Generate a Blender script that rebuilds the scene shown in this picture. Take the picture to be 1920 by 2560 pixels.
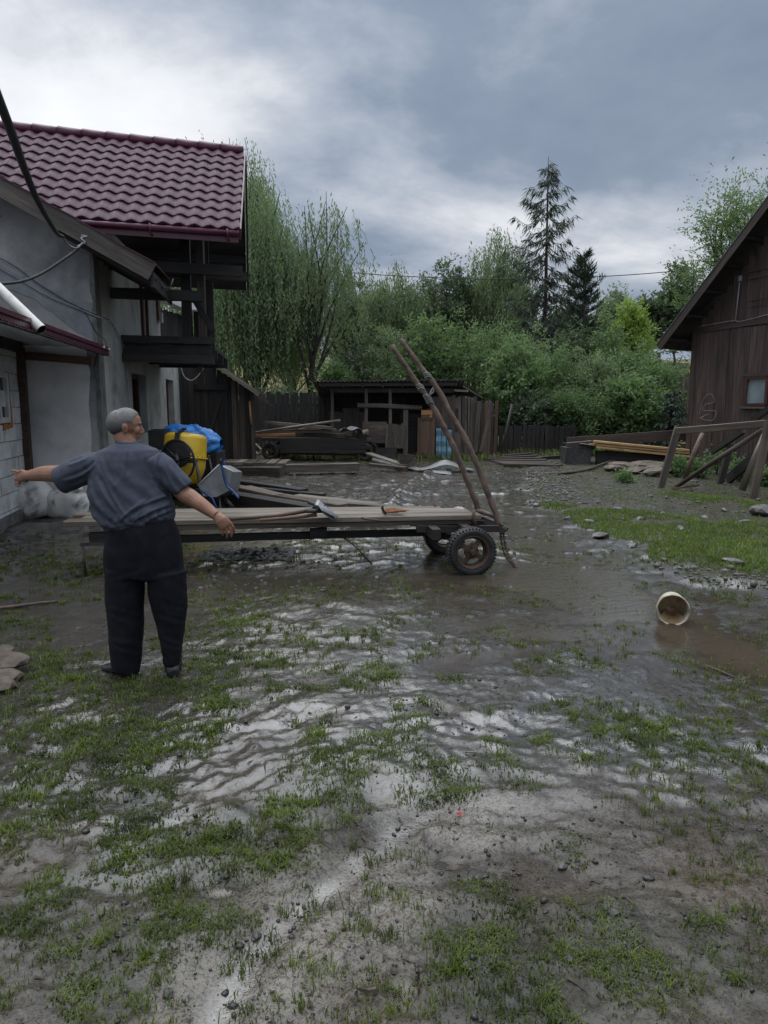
import bpy, bmesh, math, random
import numpy as np
from mathutils import Vector, Matrix, Quaternion

for _o in list(bpy.data.objects):
    bpy.data.objects.remove(_o)
SC = bpy.context.scene
COL = SC.collection
rad = math.radians

# ------------------------------------------------------------------ camera
CAM_H, PITCH, FPX = 1.72, rad(8.43), 1775.0
cam = bpy.data.cameras.new('camera')
cam.sensor_fit = 'VERTICAL'; cam.sensor_height = 36.0; cam.lens = 36.0 * FPX / 2560.0
cam.clip_start = 0.05; cam.clip_end = 2000.0
camo = bpy.data.objects.new('camera', cam); COL.objects.link(camo)
camo.location = (0, 0, CAM_H); camo.rotation_euler = (rad(90) - PITCH, 0, 0)
SC.camera = camo

# ------------------------------------------------------------------ light
SUN_AZ, SUN_EL = rad(-30), rad(54)
SUN = Vector((math.sin(SUN_AZ) * math.cos(SUN_EL), math.cos(SUN_AZ) * math.cos(SUN_EL), math.sin(SUN_EL)))
sl = bpy.data.lights.new('sun', 'SUN'); sl.energy = 0.8; sl.angle = rad(70); sl.color = (1.0, 0.96, 0.90)
so = bpy.data.objects.new('sun', sl); COL.objects.link(so)
so.rotation_euler = SUN.to_track_quat('Z', 'Y').to_euler(); so.location = (-10, 20, 30)
SC.view_settings.view_transform = 'Standard'; SC.view_settings.look = 'None'
SC.view_settings.exposure = 1.0; SC.view_settings.gamma = 1.0
SC.cycles.use_denoising = True
SC.cycles.max_bounces = 7; SC.cycles.diffuse_bounces = 3; SC.cycles.glossy_bounces = 3
SC.cycles.transparent_max_bounces = 8; SC.cycles.transmission_bounces = 3
SC.cycles.caustics_reflective = False; SC.cycles.caustics_refractive = False

SKY_A = (5.23, 19.96, 0.0); SKY_B = (57.84, 45.48, 3.0)
# ---- node helper
class NT:
    def __init__(s, tree): s.t = tree; s.n = tree.nodes; s.l = tree.links
    def __call__(s, typ, ins=None, **kw):
        n = s.n.new(typ)
        for k, v in kw.items(): setattr(n, k, v)
        for k, v in (ins or {}).items():
            sock = n.inputs[k]
            if hasattr(v, 'bl_idname') or isinstance(v, bpy.types.NodeSocket): s.l.new(v, sock)
            else: sock.default_value = v
        return n
    def math(s, op, a, b=0.0, c=None, clamp=False):
        d = {0: a, 1: b}
        if c is not None: d[2] = c
        return s('ShaderNodeMath', d, operation=op, use_clamp=clamp).outputs[0]
    def noise(s, vec, scale, detail=4, rough=0.55, dist=0.0):
        return s('ShaderNodeTexNoise', {'Vector': vec, 'Scale': scale, 'Detail': detail, 'Roughness': rough, 'Distortion': dist}).outputs[0]
    def ramp(s, fac, stops, interp='LINEAR'):
        r = s('ShaderNodeValToRGB', {0: fac}); e = r.color_ramp.elements; r.color_ramp.interpolation = interp
        while len(e) > 1: e.remove(e[-1])
        e[0].position = stops[0][0]; e[0].color = c4(stops[0][1])
        for p, c in stops[1:]:
            q = e.new(p); q.color = c4(c)
        return r.outputs[0]
    def mix(s, fac, a, b, blend='MIX'):
        return s('ShaderNodeMix', {0: fac, 6: c4(a), 7: c4(b)}, data_type='RGBA', blend_type=blend).outputs[2]
    def vmul(s, v, k):
        return s('ShaderNodeVectorMath', {0: v, 1: k}, operation='MULTIPLY').outputs[0]
    def vadd(s, v, k):
        return s('ShaderNodeVectorMath', {0: v, 1: k}, operation='ADD').outputs[0]
def c4(c):
    if isinstance(c, bpy.types.NodeSocket): return c
    if isinstance(c, (int, float)): return (c, c, c, 1)
    return (c[0], c[1], c[2], 1) if len(c) == 3 else c

# ------------------------------------------------------------------ world: broken cloud deck over a Nishita sky
world = bpy.data.worlds.new('World'); SC.world = world; world.use_nodes = True
w = NT(world.node_tree); w.n.clear()
tc = w('ShaderNodeTexCoord').outputs['Generated']
sep = w('ShaderNodeSeparateXYZ', {0: tc})
zz = w.math('ADD', w.math('MAXIMUM', sep.outputs[2], 0.0), 0.30)
cx = w.math('DIVIDE', sep.outputs[0], zz); cy = w.math('DIVIDE', sep.outputs[1], zz)
pv = w('ShaderNodeCombineXYZ', {0: cx, 1: cy, 2: 0.0}).outputs[0]
n1 = w.noise(w.vadd(w.vmul(pv, (0.75, 1.0, 1.0)), SKY_A), 1.25, 10, 0.54, 0.25)
n2 = w.noise(w.vadd(w.vmul(pv, (0.9, 1.0, 1.0)), SKY_B), 0.55, 3, 0.5, 0.3)
n3 = w.noise(w.vadd(pv, (1.0, 5.0, 9.0)), 4.2, 8, 0.6, 0.4)
dn = w.math('ADD', w.math('ADD', w.math('MULTIPLY', n1, 0.72), w.math('MULTIPLY', n2, 0.46)), w.math('MULTIPLY', n3, 0.12))
cl = w.ramp(dn, [(0.50, (0.57, 0.575, 0.585)), (0.585, (0.43, 0.442, 0.468)), (0.65, (0.265, 0.293, 0.340)), (0.72, (0.152, 0.187, 0.245)), (0.83, (0.108, 0.138, 0.190))])
sd = w('ShaderNodeVectorMath', {0: tc, 1: SUN}, operation='DOT_PRODUCT').outputs['Value']
glow = w.math('POWER', w.math('MAXIMUM', sd, 0.0), 8.0)
zen = w('ShaderNodeMapRange', {0: sep.outputs[2], 1: 0.46, 2: 1.0, 3: 0.0, 4: 1.0}, interpolation_type='SMOOTHSTEP').outputs[0]
gain = w.math('ADD', w.math('ADD', w.math('MULTIPLY', glow, 0.30), w.math('MULTIPLY', zen, 2.3)), 0.88)
cl2 = w('ShaderNodeVectorMath', {0: cl, 'Scale': gain}, operation='SCALE').outputs[0]
sky = w('ShaderNodeTexSky', sky_type='NISHITA', sun_disc=False)
sky.sun_elevation = SUN_EL; sky.sun_rotation = SUN_AZ; sky.air_density = 1.0; sky.dust_density = 1.5; sky.ozone_density = 1.0
bg1 = w('ShaderNodeBackground', {0: sky.outputs[0], 1: 0.05})
bg2 = w('ShaderNodeBackground', {0: cl2, 1: 1.0})
fac = w.ramp(dn, [(0.42, 0.7), (0.56, 0.97), (0.66, 1.0)])
ms = w('ShaderNodeMixShader', {0: fac, 1: bg1.outputs[0], 2: bg2.outputs[0]})
wo = w('ShaderNodeOutputWorld', {0: ms.outputs[0]})

# ------------------------------------------------------------------ geometry helpers
CP, SP = math.cos(PITCH), math.sin(PITCH)
def V(*a): return Vector(a)
def ray(px, py):
    a, b = px - 960.0, 1280.0 - py
    return Vector((a, FPX * CP + b * SP, -FPX * SP + b * CP))
def at(px, py, Y):
    d = ray(px, py); return V(0, 0, CAM_H) + d * (Y / d.y)
def gp(px, py, z=0.0):
    d = ray(px, py); return V(0, 0, CAM_H) + d * ((z - CAM_H) / d.z)
def hit(px, py, P, N):
    d = ray(px, py); o = V(0, 0, CAM_H); return o + d * ((P - o).dot(N) / d.dot(N))

WM = {}
def mkobj(name, data, mat=None, parent=None, M=None):
    o = bpy.data.objects.new(name, data); COL.objects.link(o)
    M = M or Matrix()
    if parent is not None:
        o.parent = parent; o.matrix_parent_inverse = WM[parent.name].inverted()
    o.matrix_basis = M; WM[o.name] = M.copy()
    if mat is not None and data is not None:
        if len(data.materials) == 0: data.materials.append(mat)
    return o
def tag(o, label, cat, group=None):
    o['label'] = label; o['category'] = cat; o['kind'] = 'thing'
    if group: o['group'] = group
    return o
def thing(name, loc, label, cat, group=None):
    o = mkobj(name, None, M=Matrix.Translation(loc)); o.empty_display_size = 0.1
    return tag(o, label, cat, group)
def kind(o, k): o['kind'] = k; return o

def framex(p0, p1, side):
    x = (p1 - p0).normalized(); z = x.cross(side)
    if z.length < 1e-5: z = x.cross(Vector((0.3, 0.8, 0.5)))
    z.normalize(); y = z.cross(x)
    M = Matrix.Identity(4)
    for i in range(3): M[i][0], M[i][1], M[i][2] = x[i], y[i], z[i]
    M.translation = (p0 + p1) / 2
    return M

class MB:
    def __init__(s): s.v = []; s.f = []
    def add(s, vs, fs):
        o = len(s.v); s.v += [tuple(p) for p in vs]; s.f += [tuple(i + o for i in q) for q in fs]; return s
    def box(s, c, size, M=None, jit=0.0):
        hx, hy, hz = size[0] / 2, size[1] / 2, size[2] / 2
        vs = [Vector((x * hx, y * hy, z * hz)) for x in (-1, 1) for y in (-1, 1) for z in (-1, 1)]
        if jit: vs = [p + Vector([random.uniform(-jit, jit) for _ in range(3)]) for p in vs]
        if M is not None: vs = [M @ p for p in vs]
        vs = [p + Vector(c) for p in vs]
        return s.add(vs, [(0, 1, 3, 2), (4, 6, 7, 5), (0, 4, 5, 1), (2, 3, 7, 6), (0, 2, 6, 4), (1, 5, 7, 3)])
    def tube(s, pts, rads, n=8, caps=True, flat=None):
        pts = [Vector(p) for p in pts]
        if not hasattr(rads, '__len__'): rads = [rads] * len(pts)
        up = None; rings = []
        for i, p in enumerate(pts):
            d = (pts[min(i + 1, len(pts) - 1)] - pts[max(i - 1, 0)]).normalized()
            if up is None:
                up = d.cross(Vector((0, 0, 1)) if abs(d.z) < 0.9 else Vector((1, 0, 0))).normalized()
            up = (up - d * up.dot(d)).normalized(); sd_ = d.cross(up)
            rings.append([p + (up * math.cos(2 * math.pi * k / n) + sd_ * math.sin(2 * math.pi * k / n)) * rads[i] for k in range(n)])
        vs = [q for r in rings for q in r]; fs = []
        for i in range(len(pts) - 1):
            for k in range(n):
                a, b = i * n + k, i * n + (k + 1) % n
                fs.append((a, b, b + n, a + n))
        if caps: fs += [tuple(range(n))[::-1], tuple(range((len(pts) - 1) * n, len(pts) * n))]
        return s.add(vs, fs)
    def lathe(s, prof, n=24, M=None):
        vs = []; fs = []; M = M or Matrix()
        for r, z in prof:
            for k in range(n):
                a = 2 * math.pi * k / n; vs.append(M @ Vector((r * math.cos(a), r * math.sin(a), z)))
        for i in range(len(prof) - 1):
            for k in range(n):
                a, b = i * n + k, i * n + (k + 1) % n; fs.append((a, b, b + n, a + n))
        return s.add(vs, fs)
    def prism(s, poly, ext):
        n = len(poly); poly = [Vector(p) for p in poly]; ext = Vector(ext)
        vs = poly + [p + ext for p in poly]
        fs = [tuple(range(n)), tuple(range(2 * n - 1, n - 1, -1))] + [(i + n, (i + 1) % n + n, (i + 1) % n, i) for i in range(n)]
        return s.add(vs, fs)
    def grid(s, fn, nu, nv):
        vs = [fn(i / nu, j / nv) for i in range(nu + 1) for j in range(nv + 1)]
        fs = [(i * (nv + 1) + j, (i + 1) * (nv + 1) + j, (i + 1) * (nv + 1) + j + 1, i * (nv + 1) + j + 1) for i in range(nu) for j in range(nv)]
        return s.add(vs, fs)
    def sheet(s, fn, nu, nv, th):
        a = len(s.v); s.grid(fn, nu, nv); m = (nu + 1) * (nv + 1)
        base = [Vector(p) for p in s.v[a:a + m]]
        s.v += [tuple(p + Vector(th)) for p in base]
        top = [q for q in s.f[-nu * nv:]]
        s.f += [tuple(i + m for i in q[::-1]) for q in top]
        def edge(ids):
            for i, j in zip(ids, ids[1:]): s.f.append((a + i, a + j, a + j + m, a + i + m))
        w_ = nv + 1
        edge(list(range(w_))); edge([nu * w_ + j for j in range(w_)][::-1])
        edge([i * w_ for i in range(nu + 1)][::-1]); edge([i * w_ + nv for i in range(nu + 1)])
        return s
    def mesh(s, name, smooth=False):
        me = bpy.data.meshes.new(name); me.from_pydata(s.v, [], s.f); me.update()
        bm = bmesh.new(); bm.from_mesh(me); bmesh.ops.recalc_face_normals(bm, faces=bm.faces); bm.to_mesh(me); bm.free()
        if smooth: me.polygons.foreach_set('use_smooth', [True] * len(me.polygons))
        return me
    def build(s, name, mat, parent=None, smooth=False, M=None):
        return mkobj(name, s.mesh(name, smooth), mat, parent, M)

def fast_mesh(name, verts, quads, smooth=False):
    me = bpy.data.meshes.new(name); verts = np.asarray(verts, np.float32); quads = np.asarray(quads, np.int32)
    k = quads.shape[1]
    me.vertices.add(len(verts)); me.vertices.foreach_set('co', verts.ravel())
    me.loops.add(quads.size); me.loops.foreach_set('vertex_index', quads.ravel())
    me.polygons.add(len(quads)); me.polygons.foreach_set('loop_start', np.arange(0, quads.size, k, dtype=np.int32))
    if smooth: me.polygons.foreach_set('use_smooth', np.ones(len(quads), bool))
    me.update(calc_edges=True); return me

def plank(parent, name, p0, p1, w_, t_, side, mat, jit=0.004, warp=0.004, seg=3, chamf=0.0):
    """One board from p0 to p1, its own mesh with the grain along local X, slightly warped and unevenly cut."""
    p0, p1 = Vector(p0), Vector(p1); M = framex(p0, p1, Vector(side)); L = (p1 - p0).length
    R = random.uniform; vs = []; fs = []
    hw, ht = w_ / 2, t_ / 2
    if chamf:
        c = min(chamf, ht * 0.6, hw * 0.6)
        sec = [(-hw + c, -ht), (hw - c, -ht), (hw, -ht + c), (hw, ht - c), (hw - c, ht), (-hw + c, ht), (-hw, ht - c), (-hw, -ht + c)]
    else: sec = [(-hw, -ht), (hw, -ht), (hw, ht), (-hw, ht)]
    n = len(sec); ph = R(0, 6)
    for i in range(seg + 1):
        x = (i / seg - 0.5) * L; dy = warp * math.sin(ph + 3 * i / seg); dz = warp * math.cos(ph * 1.7 + 2.3 * i / seg)
        sc = 1 + R(-0.02, 0.02)
        for (y, z) in sec:
            ex = R(-jit, jit) * 1.5 if i in (0, seg) else 0
            vs.append((x + ex, y * sc + dy + R(-jit, jit) * 0.3, z + dz))
    for i in range(seg):
        for k in range(n): fs.append((i * n + k, i * n + (k + 1) % n, (i + 1) * n + (k + 1) % n, (i + 1) * n + k))
    fs += [tuple(range(n))[::-1], tuple(range(seg * n, seg * n + n))]
    b = MB(); b.add(vs, fs); return b.build(name, mat, parent, M=M)

def pole(parent, name, pts, rads, mat, n=8, smooth=True):
    pts = [Vector(p) for p in pts]; M = framex(pts[0], pts[-1], V(0.1, 0.2, 1)); Mi = M.inverted()
    b = MB(); b.tube([Mi @ p for p in pts], rads, n); return b.build(name, mat, parent, smooth, M)

# ------------------------------------------------------------------ noise on arrays
def _h(ix, iy, seed):
    n = (ix.astype(np.int64) * 374761393 + iy.astype(np.int64) * 668265263 + seed * 974634821) & 0xffffffff
    n = ((n ^ (n >> 13)) * 1274126177) & 0xffffffff
    n = ((n ^ (n >> 16)) * 2246822519) & 0xffffffff
    return ((n ^ (n >> 15)) & 0xffff) / 65535.0
def vn(x, y, seed=0):
    x = np.asarray(x, float); y = np.asarray(y, float)
    ix, iy = np.floor(x), np.floor(y); fx, fy = x - ix, y - iy
    fx = fx * fx * fx * (fx * (fx * 6 - 15) + 10); fy = fy * fy * fy * (fy * (fy * 6 - 15) + 10)
    a, b = _h(ix, iy, seed), _h(ix + 1, iy, seed); c, d = _h(ix, iy + 1, seed), _h(ix + 1, iy + 1, seed)
    return (a + (b - a) * fx) * (1 - fy) + (c + (d - c) * fx) * fy
def fbm(x, y, seed=0, oct=4, gain=0.5):
    s, a, t = 0, 1.0, 0
    for k in range(oct):
        s = s + a * vn(x, y, seed + k * 17); t += a; a *= gain; x = x * 2.03 + 13.7; y = y * 2.03 + 5.1
    return s / t
def sstep(a, b, x): t = np.clip((x - a) / (b - a), 0, 1); return t * t * (3 - 2 * t)

# ------------------------------------------------------------------ materials
def newmat(name):
    m = bpy.data.materials.new(name); m.use_nodes = True; n = NT(m.node_tree); n.n.clear()
    out = n('ShaderNodeOutputMaterial'); b = n('ShaderNodeBsdfPrincipled'); n.l.new(b.outputs[0], out.inputs[0])
    return m, n, b, out
def setb(n, b, **kw):
    names = dict(col='Base Color', rough='Roughness', metal='Metallic', spec='Specular IOR Level', normal='Normal', coat='Coat Weight', coatr='Coat Roughness', ior='IOR', alpha='Alpha')
    for k, v in kw.items():
        s = b.inputs[names[k]]
        if isinstance(v, bpy.types.NodeSocket): n.l.new(v, s)
        else: s.default_value = c4(v) if k == 'col' else v
def objco(n, rnd=True):
    co = n('ShaderNodeTexCoord').outputs['Object']
    if rnd:
        r = n('ShaderNodeObjectInfo').outputs['Random']
        co = n.vadd(co, n('ShaderNodeCombineXYZ', {0: n.math('MULTIPLY', r, 37.0), 1: n.math('MULTIPLY', r, 91.0), 2: n.math('MULTIPLY', r, 13.0)}).outputs[0])
    return co
def wood(name, c1, c2, stain=(0.03, 0.027, 0.025), stain_amt=0.6, rough=(0.45, 0.8), var=0.5, bump=0.35):
    m, n, b, o = newmat(name); co = objco(n); r = n('ShaderNodeObjectInfo').outputs['Random']
    g = n.noise(n.vmul(co, (0.7, 16, 16)), 1.6, 5, 0.6, 0.6)
    f = n.noise(n.vmul(co, (2.0, 60, 60)), 2.0, 3, 0.6)
    st = n.noise(n.vmul(co, (0.6, 2.5, 2.5)), 1.5, 5, 0.6)
    col = n.mix(n.ramp(g, [(0.30, 0), (0.68, 1)]), c1, c2)
    col = n.mix(n.math('MULTIPLY', n.ramp(f, [(0.52, 0), (0.72, 1)]), 0.6), col, stain)
    col = n.mix(n.math('MULTIPLY', n.ramp(st, [(0.45, 0), (0.70, 1)]), stain_amt), col, stain)
    k = n.math('ADD', n.math('MULTIPLY', r, var), 1.0 - var / 2)
    col = n('ShaderNodeVectorMath', {0: col, 'Scale': k}, operation='SCALE').outputs[0]
    bp = n('ShaderNodeBump', {'Strength': bump, 'Distance': 0.006, 'Height': n.math('ADD', g, n.math('MULTIPLY', f, 0.6))}).outputs[0]
    rr = n('ShaderNodeMapRange', {0: st, 1: 0.3, 2: 0.7, 3: rough[1], 4: rough[0]}).outputs[0]
    setb(n, b, col=col, rough=rr, normal=bp, spec=0.4); return m
def speck(name, c1, c2, scale=6.0, rough=0.6, c3=None, amt3=0.5, s3=1.2, metal=0.0, bump=0.15, bscale=40.0, spec=0.4, rvar=0.0, thr=(0.35, 0.65), thr3=(0.5, 0.68), var=0.0, coat=0.0):
    m, n, b, o = newmat(name); co = objco(n)
    a = n.noise(co, scale, 6, 0.6, 0.2); col = n.mix(n.ramp(a, [(thr[0], 0), (thr[1], 1)]), c1, c2)
    if c3 is not None:
        q = n.noise(n.vadd(co, (7.0, 3.0, 1.0)), s3, 6, 0.62, 0.4)
        col = n.mix(n.math('MULTIPLY', n.ramp(q, [(thr3[0], 0), (thr3[1], 1)]), amt3), col, c3)
    if var:
        r = n('ShaderNodeObjectInfo').outputs['Random']
        col = n('ShaderNodeVectorMath', {0: col, 'Scale': n.math('ADD', n.math('MULTIPLY', r, var), 1 - var / 2)}, operation='SCALE').outputs[0]
    bp = n('ShaderNodeBump', {'Strength': bump, 'Distance': 0.01, 'Height': n.noise(co, bscale, 4, 0.6)}).outputs[0]
    rr = rough if not rvar else n('ShaderNodeMapRange', {0: a, 1: 0.3, 2: 0.7, 3: rough - rvar, 4: rough + rvar}).outputs[0]
    setb(n, b, col=col, rough=rr, metal=metal, normal=bp, spec=spec, coat=coat); return m
def leafmat(name, c1, c2, trans=0.35, rough=0.45, scale=1.3):
    m, n, b, o = newmat(name); pos = n('ShaderNodeNewGeometry').outputs['Position']; r = n('ShaderNodeObjectInfo').outputs['Random']
    a = n.noise(pos, scale, 3, 0.6); f = n.noise(pos, 9.0, 2, 0.6)
    t = n.math('ADD', n.math('MULTIPLY', a, 0.6), n.math('MULTIPLY', f, 0.4))
    col = n.mix(n.ramp(t, [(0.36, 0), (0.64, 1)]), c1, c2)
    col = n('ShaderNodeVectorMath', {0: col, 'Scale': n.math('ADD', n.math('MULTIPLY', r, 0.35), 0.82)}, operation='SCALE').outputs[0]
    setb(n, b, col=col, rough=rough, spec=0.35)
    tr = n('ShaderNodeBsdfTranslucent', {0: n.mix(0.5, col, (c2[0] * 1.5, c2[1] * 1.7, c2[2] * 0.8))})
    mx = n('ShaderNodeMixShader', {0: trans, 1: b.outputs[0], 2: tr.outputs[0]}); n.l.new(mx.outputs[0], o.inputs[0]); return m

MAT = {}
MAT['wood_dark'] = wood('wood_dark', (0.034, 0.026, 0.021), (0.105, 0.082, 0.065), stain_amt=0.5)
MAT['wood_barn'] = wood('wood_barn', (0.026, 0.018, 0.017), (0.120, 0.080, 0.066), stain=(0.026, 0.020, 0.020), stain_amt=0.5)
MAT['wood_black'] = wood('wood_black', (0.009, 0.008, 0.008), (0.034, 0.029, 0.026), stain=(0.007, 0.007, 0.007), stain_amt=0.6, var=0.7)
MAT['wood_grey'] = wood('wood_grey', (0.105, 0.086, 0.066), (0.225, 0.192, 0.152), stain=(0.042, 0.034, 0.027), stain_amt=0.55, rough=(0.3, 0.6))
MAT['wood_wet'] = wood('wood_wet', (0.066, 0.052, 0.040), (0.165, 0.136, 0.108), stain=(0.030, 0.026, 0.024), stain_amt=0.7, rough=(0.22, 0.5))
MAT['wood_brown'] = wood('wood_brown', (0.075, 0.045, 0.030), (0.17, 0.105, 0.068), stain=(0.03, 0.02, 0.016), stain_amt=0.55)
MAT['wood_fresh'] = wood('wood_fresh', (0.36, 0.22, 0.095), (0.55, 0.36, 0.16), stain=(0.14, 0.085, 0.04), stain_amt=0.55)
MAT['wood_ochre'] = wood('wood_ochre', (0.30, 0.15, 0.05), (0.45, 0.24, 0.09), stain=(0.10, 0.05, 0.02), stain_amt=0.5)
MAT['wood_red'] = wood('wood_red', (0.042, 0.014, 0.011), (0.085, 0.030, 0.021), stain=(0.03, 0.015, 0.01), stain_amt=0.5)
MAT['log'] = speck('log', (0.085, 0.060, 0.045), (0.19, 0.135, 0.10), 9.0, 0.6, (0.035, 0.026, 0.022), 0.7, 4.0, bump=0.6, bscale=30)
MAT['bark'] = speck('bark', (0.020, 0.018, 0.016), (0.055, 0.048, 0.040), 8.0, 0.85, bump=0.7, bscale=22)
MAT['tile'] = speck('tile', (0.058, 0.018, 0.030), (0.082, 0.034, 0.048), 30, 0.55, (0.20, 0.145, 0.185), 0.5, 90.0, bump=0.6, bscale=120, spec=0.30, var=0.12, thr3=(0.5, 0.66))
MAT['purple'] = speck('purple', (0.075, 0.012, 0.028), (0.105, 0.020, 0.042), 5, 0.35, (0.05, 0.012, 0.022), 0.5, 2.0, bump=0.05, spec=0.6)
MAT['plaster'] = speck('plaster', (0.36, 0.352, 0.335), (0.50, 0.49, 0.468), 1.6, 0.85, (0.11, 0.115, 0.125), 0.75, 0.55, bump=0.3, bscale=60, thr3=(0.42, 0.62))
MAT['plaster_light'] = speck('plaster_light', (0.66, 0.65, 0.62), (0.78, 0.77, 0.735), 2.2, 0.82, (0.36, 0.365, 0.37), 0.7, 1.1, bump=0.3, bscale=45, thr3=(0.5, 0.7))
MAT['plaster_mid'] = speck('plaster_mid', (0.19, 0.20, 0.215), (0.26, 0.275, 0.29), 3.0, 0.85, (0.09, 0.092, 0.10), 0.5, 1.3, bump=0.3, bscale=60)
MAT['concrete'] = speck('concrete', (0.12, 0.12, 0.11), (0.20, 0.20, 0.185), 4.0, 0.85, (0.055, 0.055, 0.05), 0.7, 2.0, bump=0.4, bscale=50)
MAT['plaster_side'] = speck('plaster_side', (0.33, 0.335, 0.31), (0.44, 0.445, 0.415), 2.0, 0.82, (0.085, 0.085, 0.08), 0.75, 0.9, bump=0.25, bscale=55, thr3=(0.5, 0.72))
MAT['block'] = speck('block', (0.58, 0.59, 0.585), (0.70, 0.71, 0.705), 7.0, 0.9, (0.28, 0.285, 0.28), 0.6, 3.0, bump=0.5, bscale=70, var=0.2)
MAT['mortar'] = speck('mortar', (0.22, 0.21, 0.19), (0.32, 0.30, 0.275), 9, 0.95, bump=0.4)
MAT['foam'] = speck('foam', (0.33, 0.13, 0.035), (0.48, 0.21, 0.06), 9, 0.8, bump=0.5, bscale=20)
MAT['white_paint'] = speck('white_paint', (0.55, 0.56, 0.56), (0.68, 0.69, 0.69), 5, 0.45, (0.35, 0.34, 0.32), 0.5, 3.0, bump=0.05)
MAT['pvc'] = speck('pvc', (0.62, 0.60, 0.55), (0.74, 0.73, 0.69), 3, 0.4, (0.24, 0.17, 0.10), 0.75, 4.0, bump=0.05, thr3=(0.52, 0.72))
MAT['black'] = speck('black', (0.010, 0.010, 0.011), (0.022, 0.022, 0.023), 9, 0.45, bump=0.15)
MAT['cable'] = speck('cable', (0.012, 0.012, 0.014), (0.03, 0.03, 0.032), 9, 0.5, bump=0.1)
MAT['cable_grey'] = speck('cable_grey', (0.20, 0.20, 0.20), (0.30, 0.30, 0.30), 9, 0.5, bump=0.1)
MAT['dark_metal'] = speck('dark_metal', (0.018, 0.017, 0.017), (0.045, 0.040, 0.037), 12, 0.5, (0.07, 0.035, 0.02), 0.5, 6.0, bump=0.3, spec=0.5)
MAT['rust'] = speck('rust', (0.045, 0.030, 0.022), (0.10, 0.062, 0.040), 14, 0.7, (0.025, 0.02, 0.017), 0.6, 5.0, bump=0.4)
MAT['rubber'] = speck('rubber', (0.011, 0.011, 0.011), (0.026, 0.025, 0.024), 9, 0.42, (0.06, 0.055, 0.045), 0.5, 5.0, bump=0.35, bscale=60)
MAT['galv'] = speck('galv', (0.26, 0.27, 0.275), (0.36, 0.37, 0.375), 6, 0.38, (0.16, 0.155, 0.14), 0.6, 3.0, metal=0.4, bump=0.08)
MAT['sheet_grey'] = speck('sheet_grey', (0.12, 0.123, 0.125), (0.19, 0.193, 0.195), 5, 0.42, (0.07, 0.066, 0.06), 0.6, 3.0, metal=0.1, bump=0.06)
MAT['asbestos'] = speck('asbestos', (0.085, 0.082, 0.080), (0.15, 0.145, 0.14), 5, 0.7, (0.035, 0.037, 0.033), 0.7, 1.6, bump=0.3)
MAT['yellow'] = speck('yellow', (0.62, 0.40, 0.015), (0.72, 0.48, 0.02), 4, 0.35, (0.36, 0.22, 0.02), 0.4, 3.0, bump=0.05, spec=0.5, coat=0.3)
MAT['tarp'] = speck('tarp', (0.035, 0.19, 0.55), (0.06, 0.27, 0.68), 5, 0.35, bump=0.5, bscale=14, spec=0.5)
MAT['blue_paint'] = speck('blue_paint', (0.02, 0.05, 0.16), (0.035, 0.085, 0.25), 7, 0.35, (0.03, 0.025, 0.02), 0.4, 6.0, bump=0.1)
MAT['blue_sheet'] = speck('blue_sheet', (0.15, 0.28, 0.36), (0.24, 0.40, 0.48), 9, 0.4, (0.08, 0.15, 0.2), 0.6, 5.0, bump=0.8, bscale=16)
MAT['sack'] = speck('sack', (0.60, 0.585, 0.54), (0.74, 0.72, 0.68), 7, 0.7, (0.06, 0.055, 0.048), 0.85, 3.2, bump=0.5, bscale=30, thr3=(0.52, 0.66))
MAT['plastic_black'] = speck('plastic_black', (0.005, 0.005, 0.006), (0.010, 0.010, 0.012), 5, 0.50, bump=0.4, bscale=12, spec=0.25)
MAT['stone'] = speck('stone', (0.075, 0.071, 0.065), (0.17, 0.162, 0.15), 9, 0.45, (0.06, 0.056, 0.05), 0.6, 5.0, bump=0.5, bscale=40, var=0.6)
MAT['stone_dark'] = speck('stone_dark', (0.03, 0.029, 0.028), (0.075, 0.071, 0.066), 14, 0.35, bump=0.4, var=0.8)
MAT['bucket'] = speck('bucket', (0.40, 0.36, 0.28), (0.56, 0.52, 0.42), 7, 0.5, (0.13, 0.085, 0.045), 0.85, 8.0, bump=0.15, thr3=(0.46, 0.62))
MAT['bucket_dirt'] = speck('bucket_dirt', (0.30, 0.20, 0.11), (0.45, 0.33, 0.20), 14, 0.5, (0.13, 0.075, 0.04), 0.8, 12.0, bump=0.2)
MAT['glass'] = speck('glass', (0.16, 0.21, 0.22), (0.24, 0.30, 0.31), 2.0, 0.12, bump=0.03, spec=0.6)
MAT['glass_dark'] = speck('glass_dark', (0.012, 0.013, 0.015), (0.02, 0.022, 0.025), 2.0, 0.08, bump=0.02, spec=0.6)
MAT['stone_brown'] = speck('stone_brown', (0.06, 0.048, 0.035), (0.15, 0.118, 0.085), 9, 0.6, (0.04, 0.035, 0.03), 0.6, 5.0, bump=0.5, bscale=40, var=0.4)
MAT['hide'] = speck('hide', (0.20, 0.075, 0.03), (0.36, 0.16, 0.07), 16, 0.7, bump=0.9, bscale=35)
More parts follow.
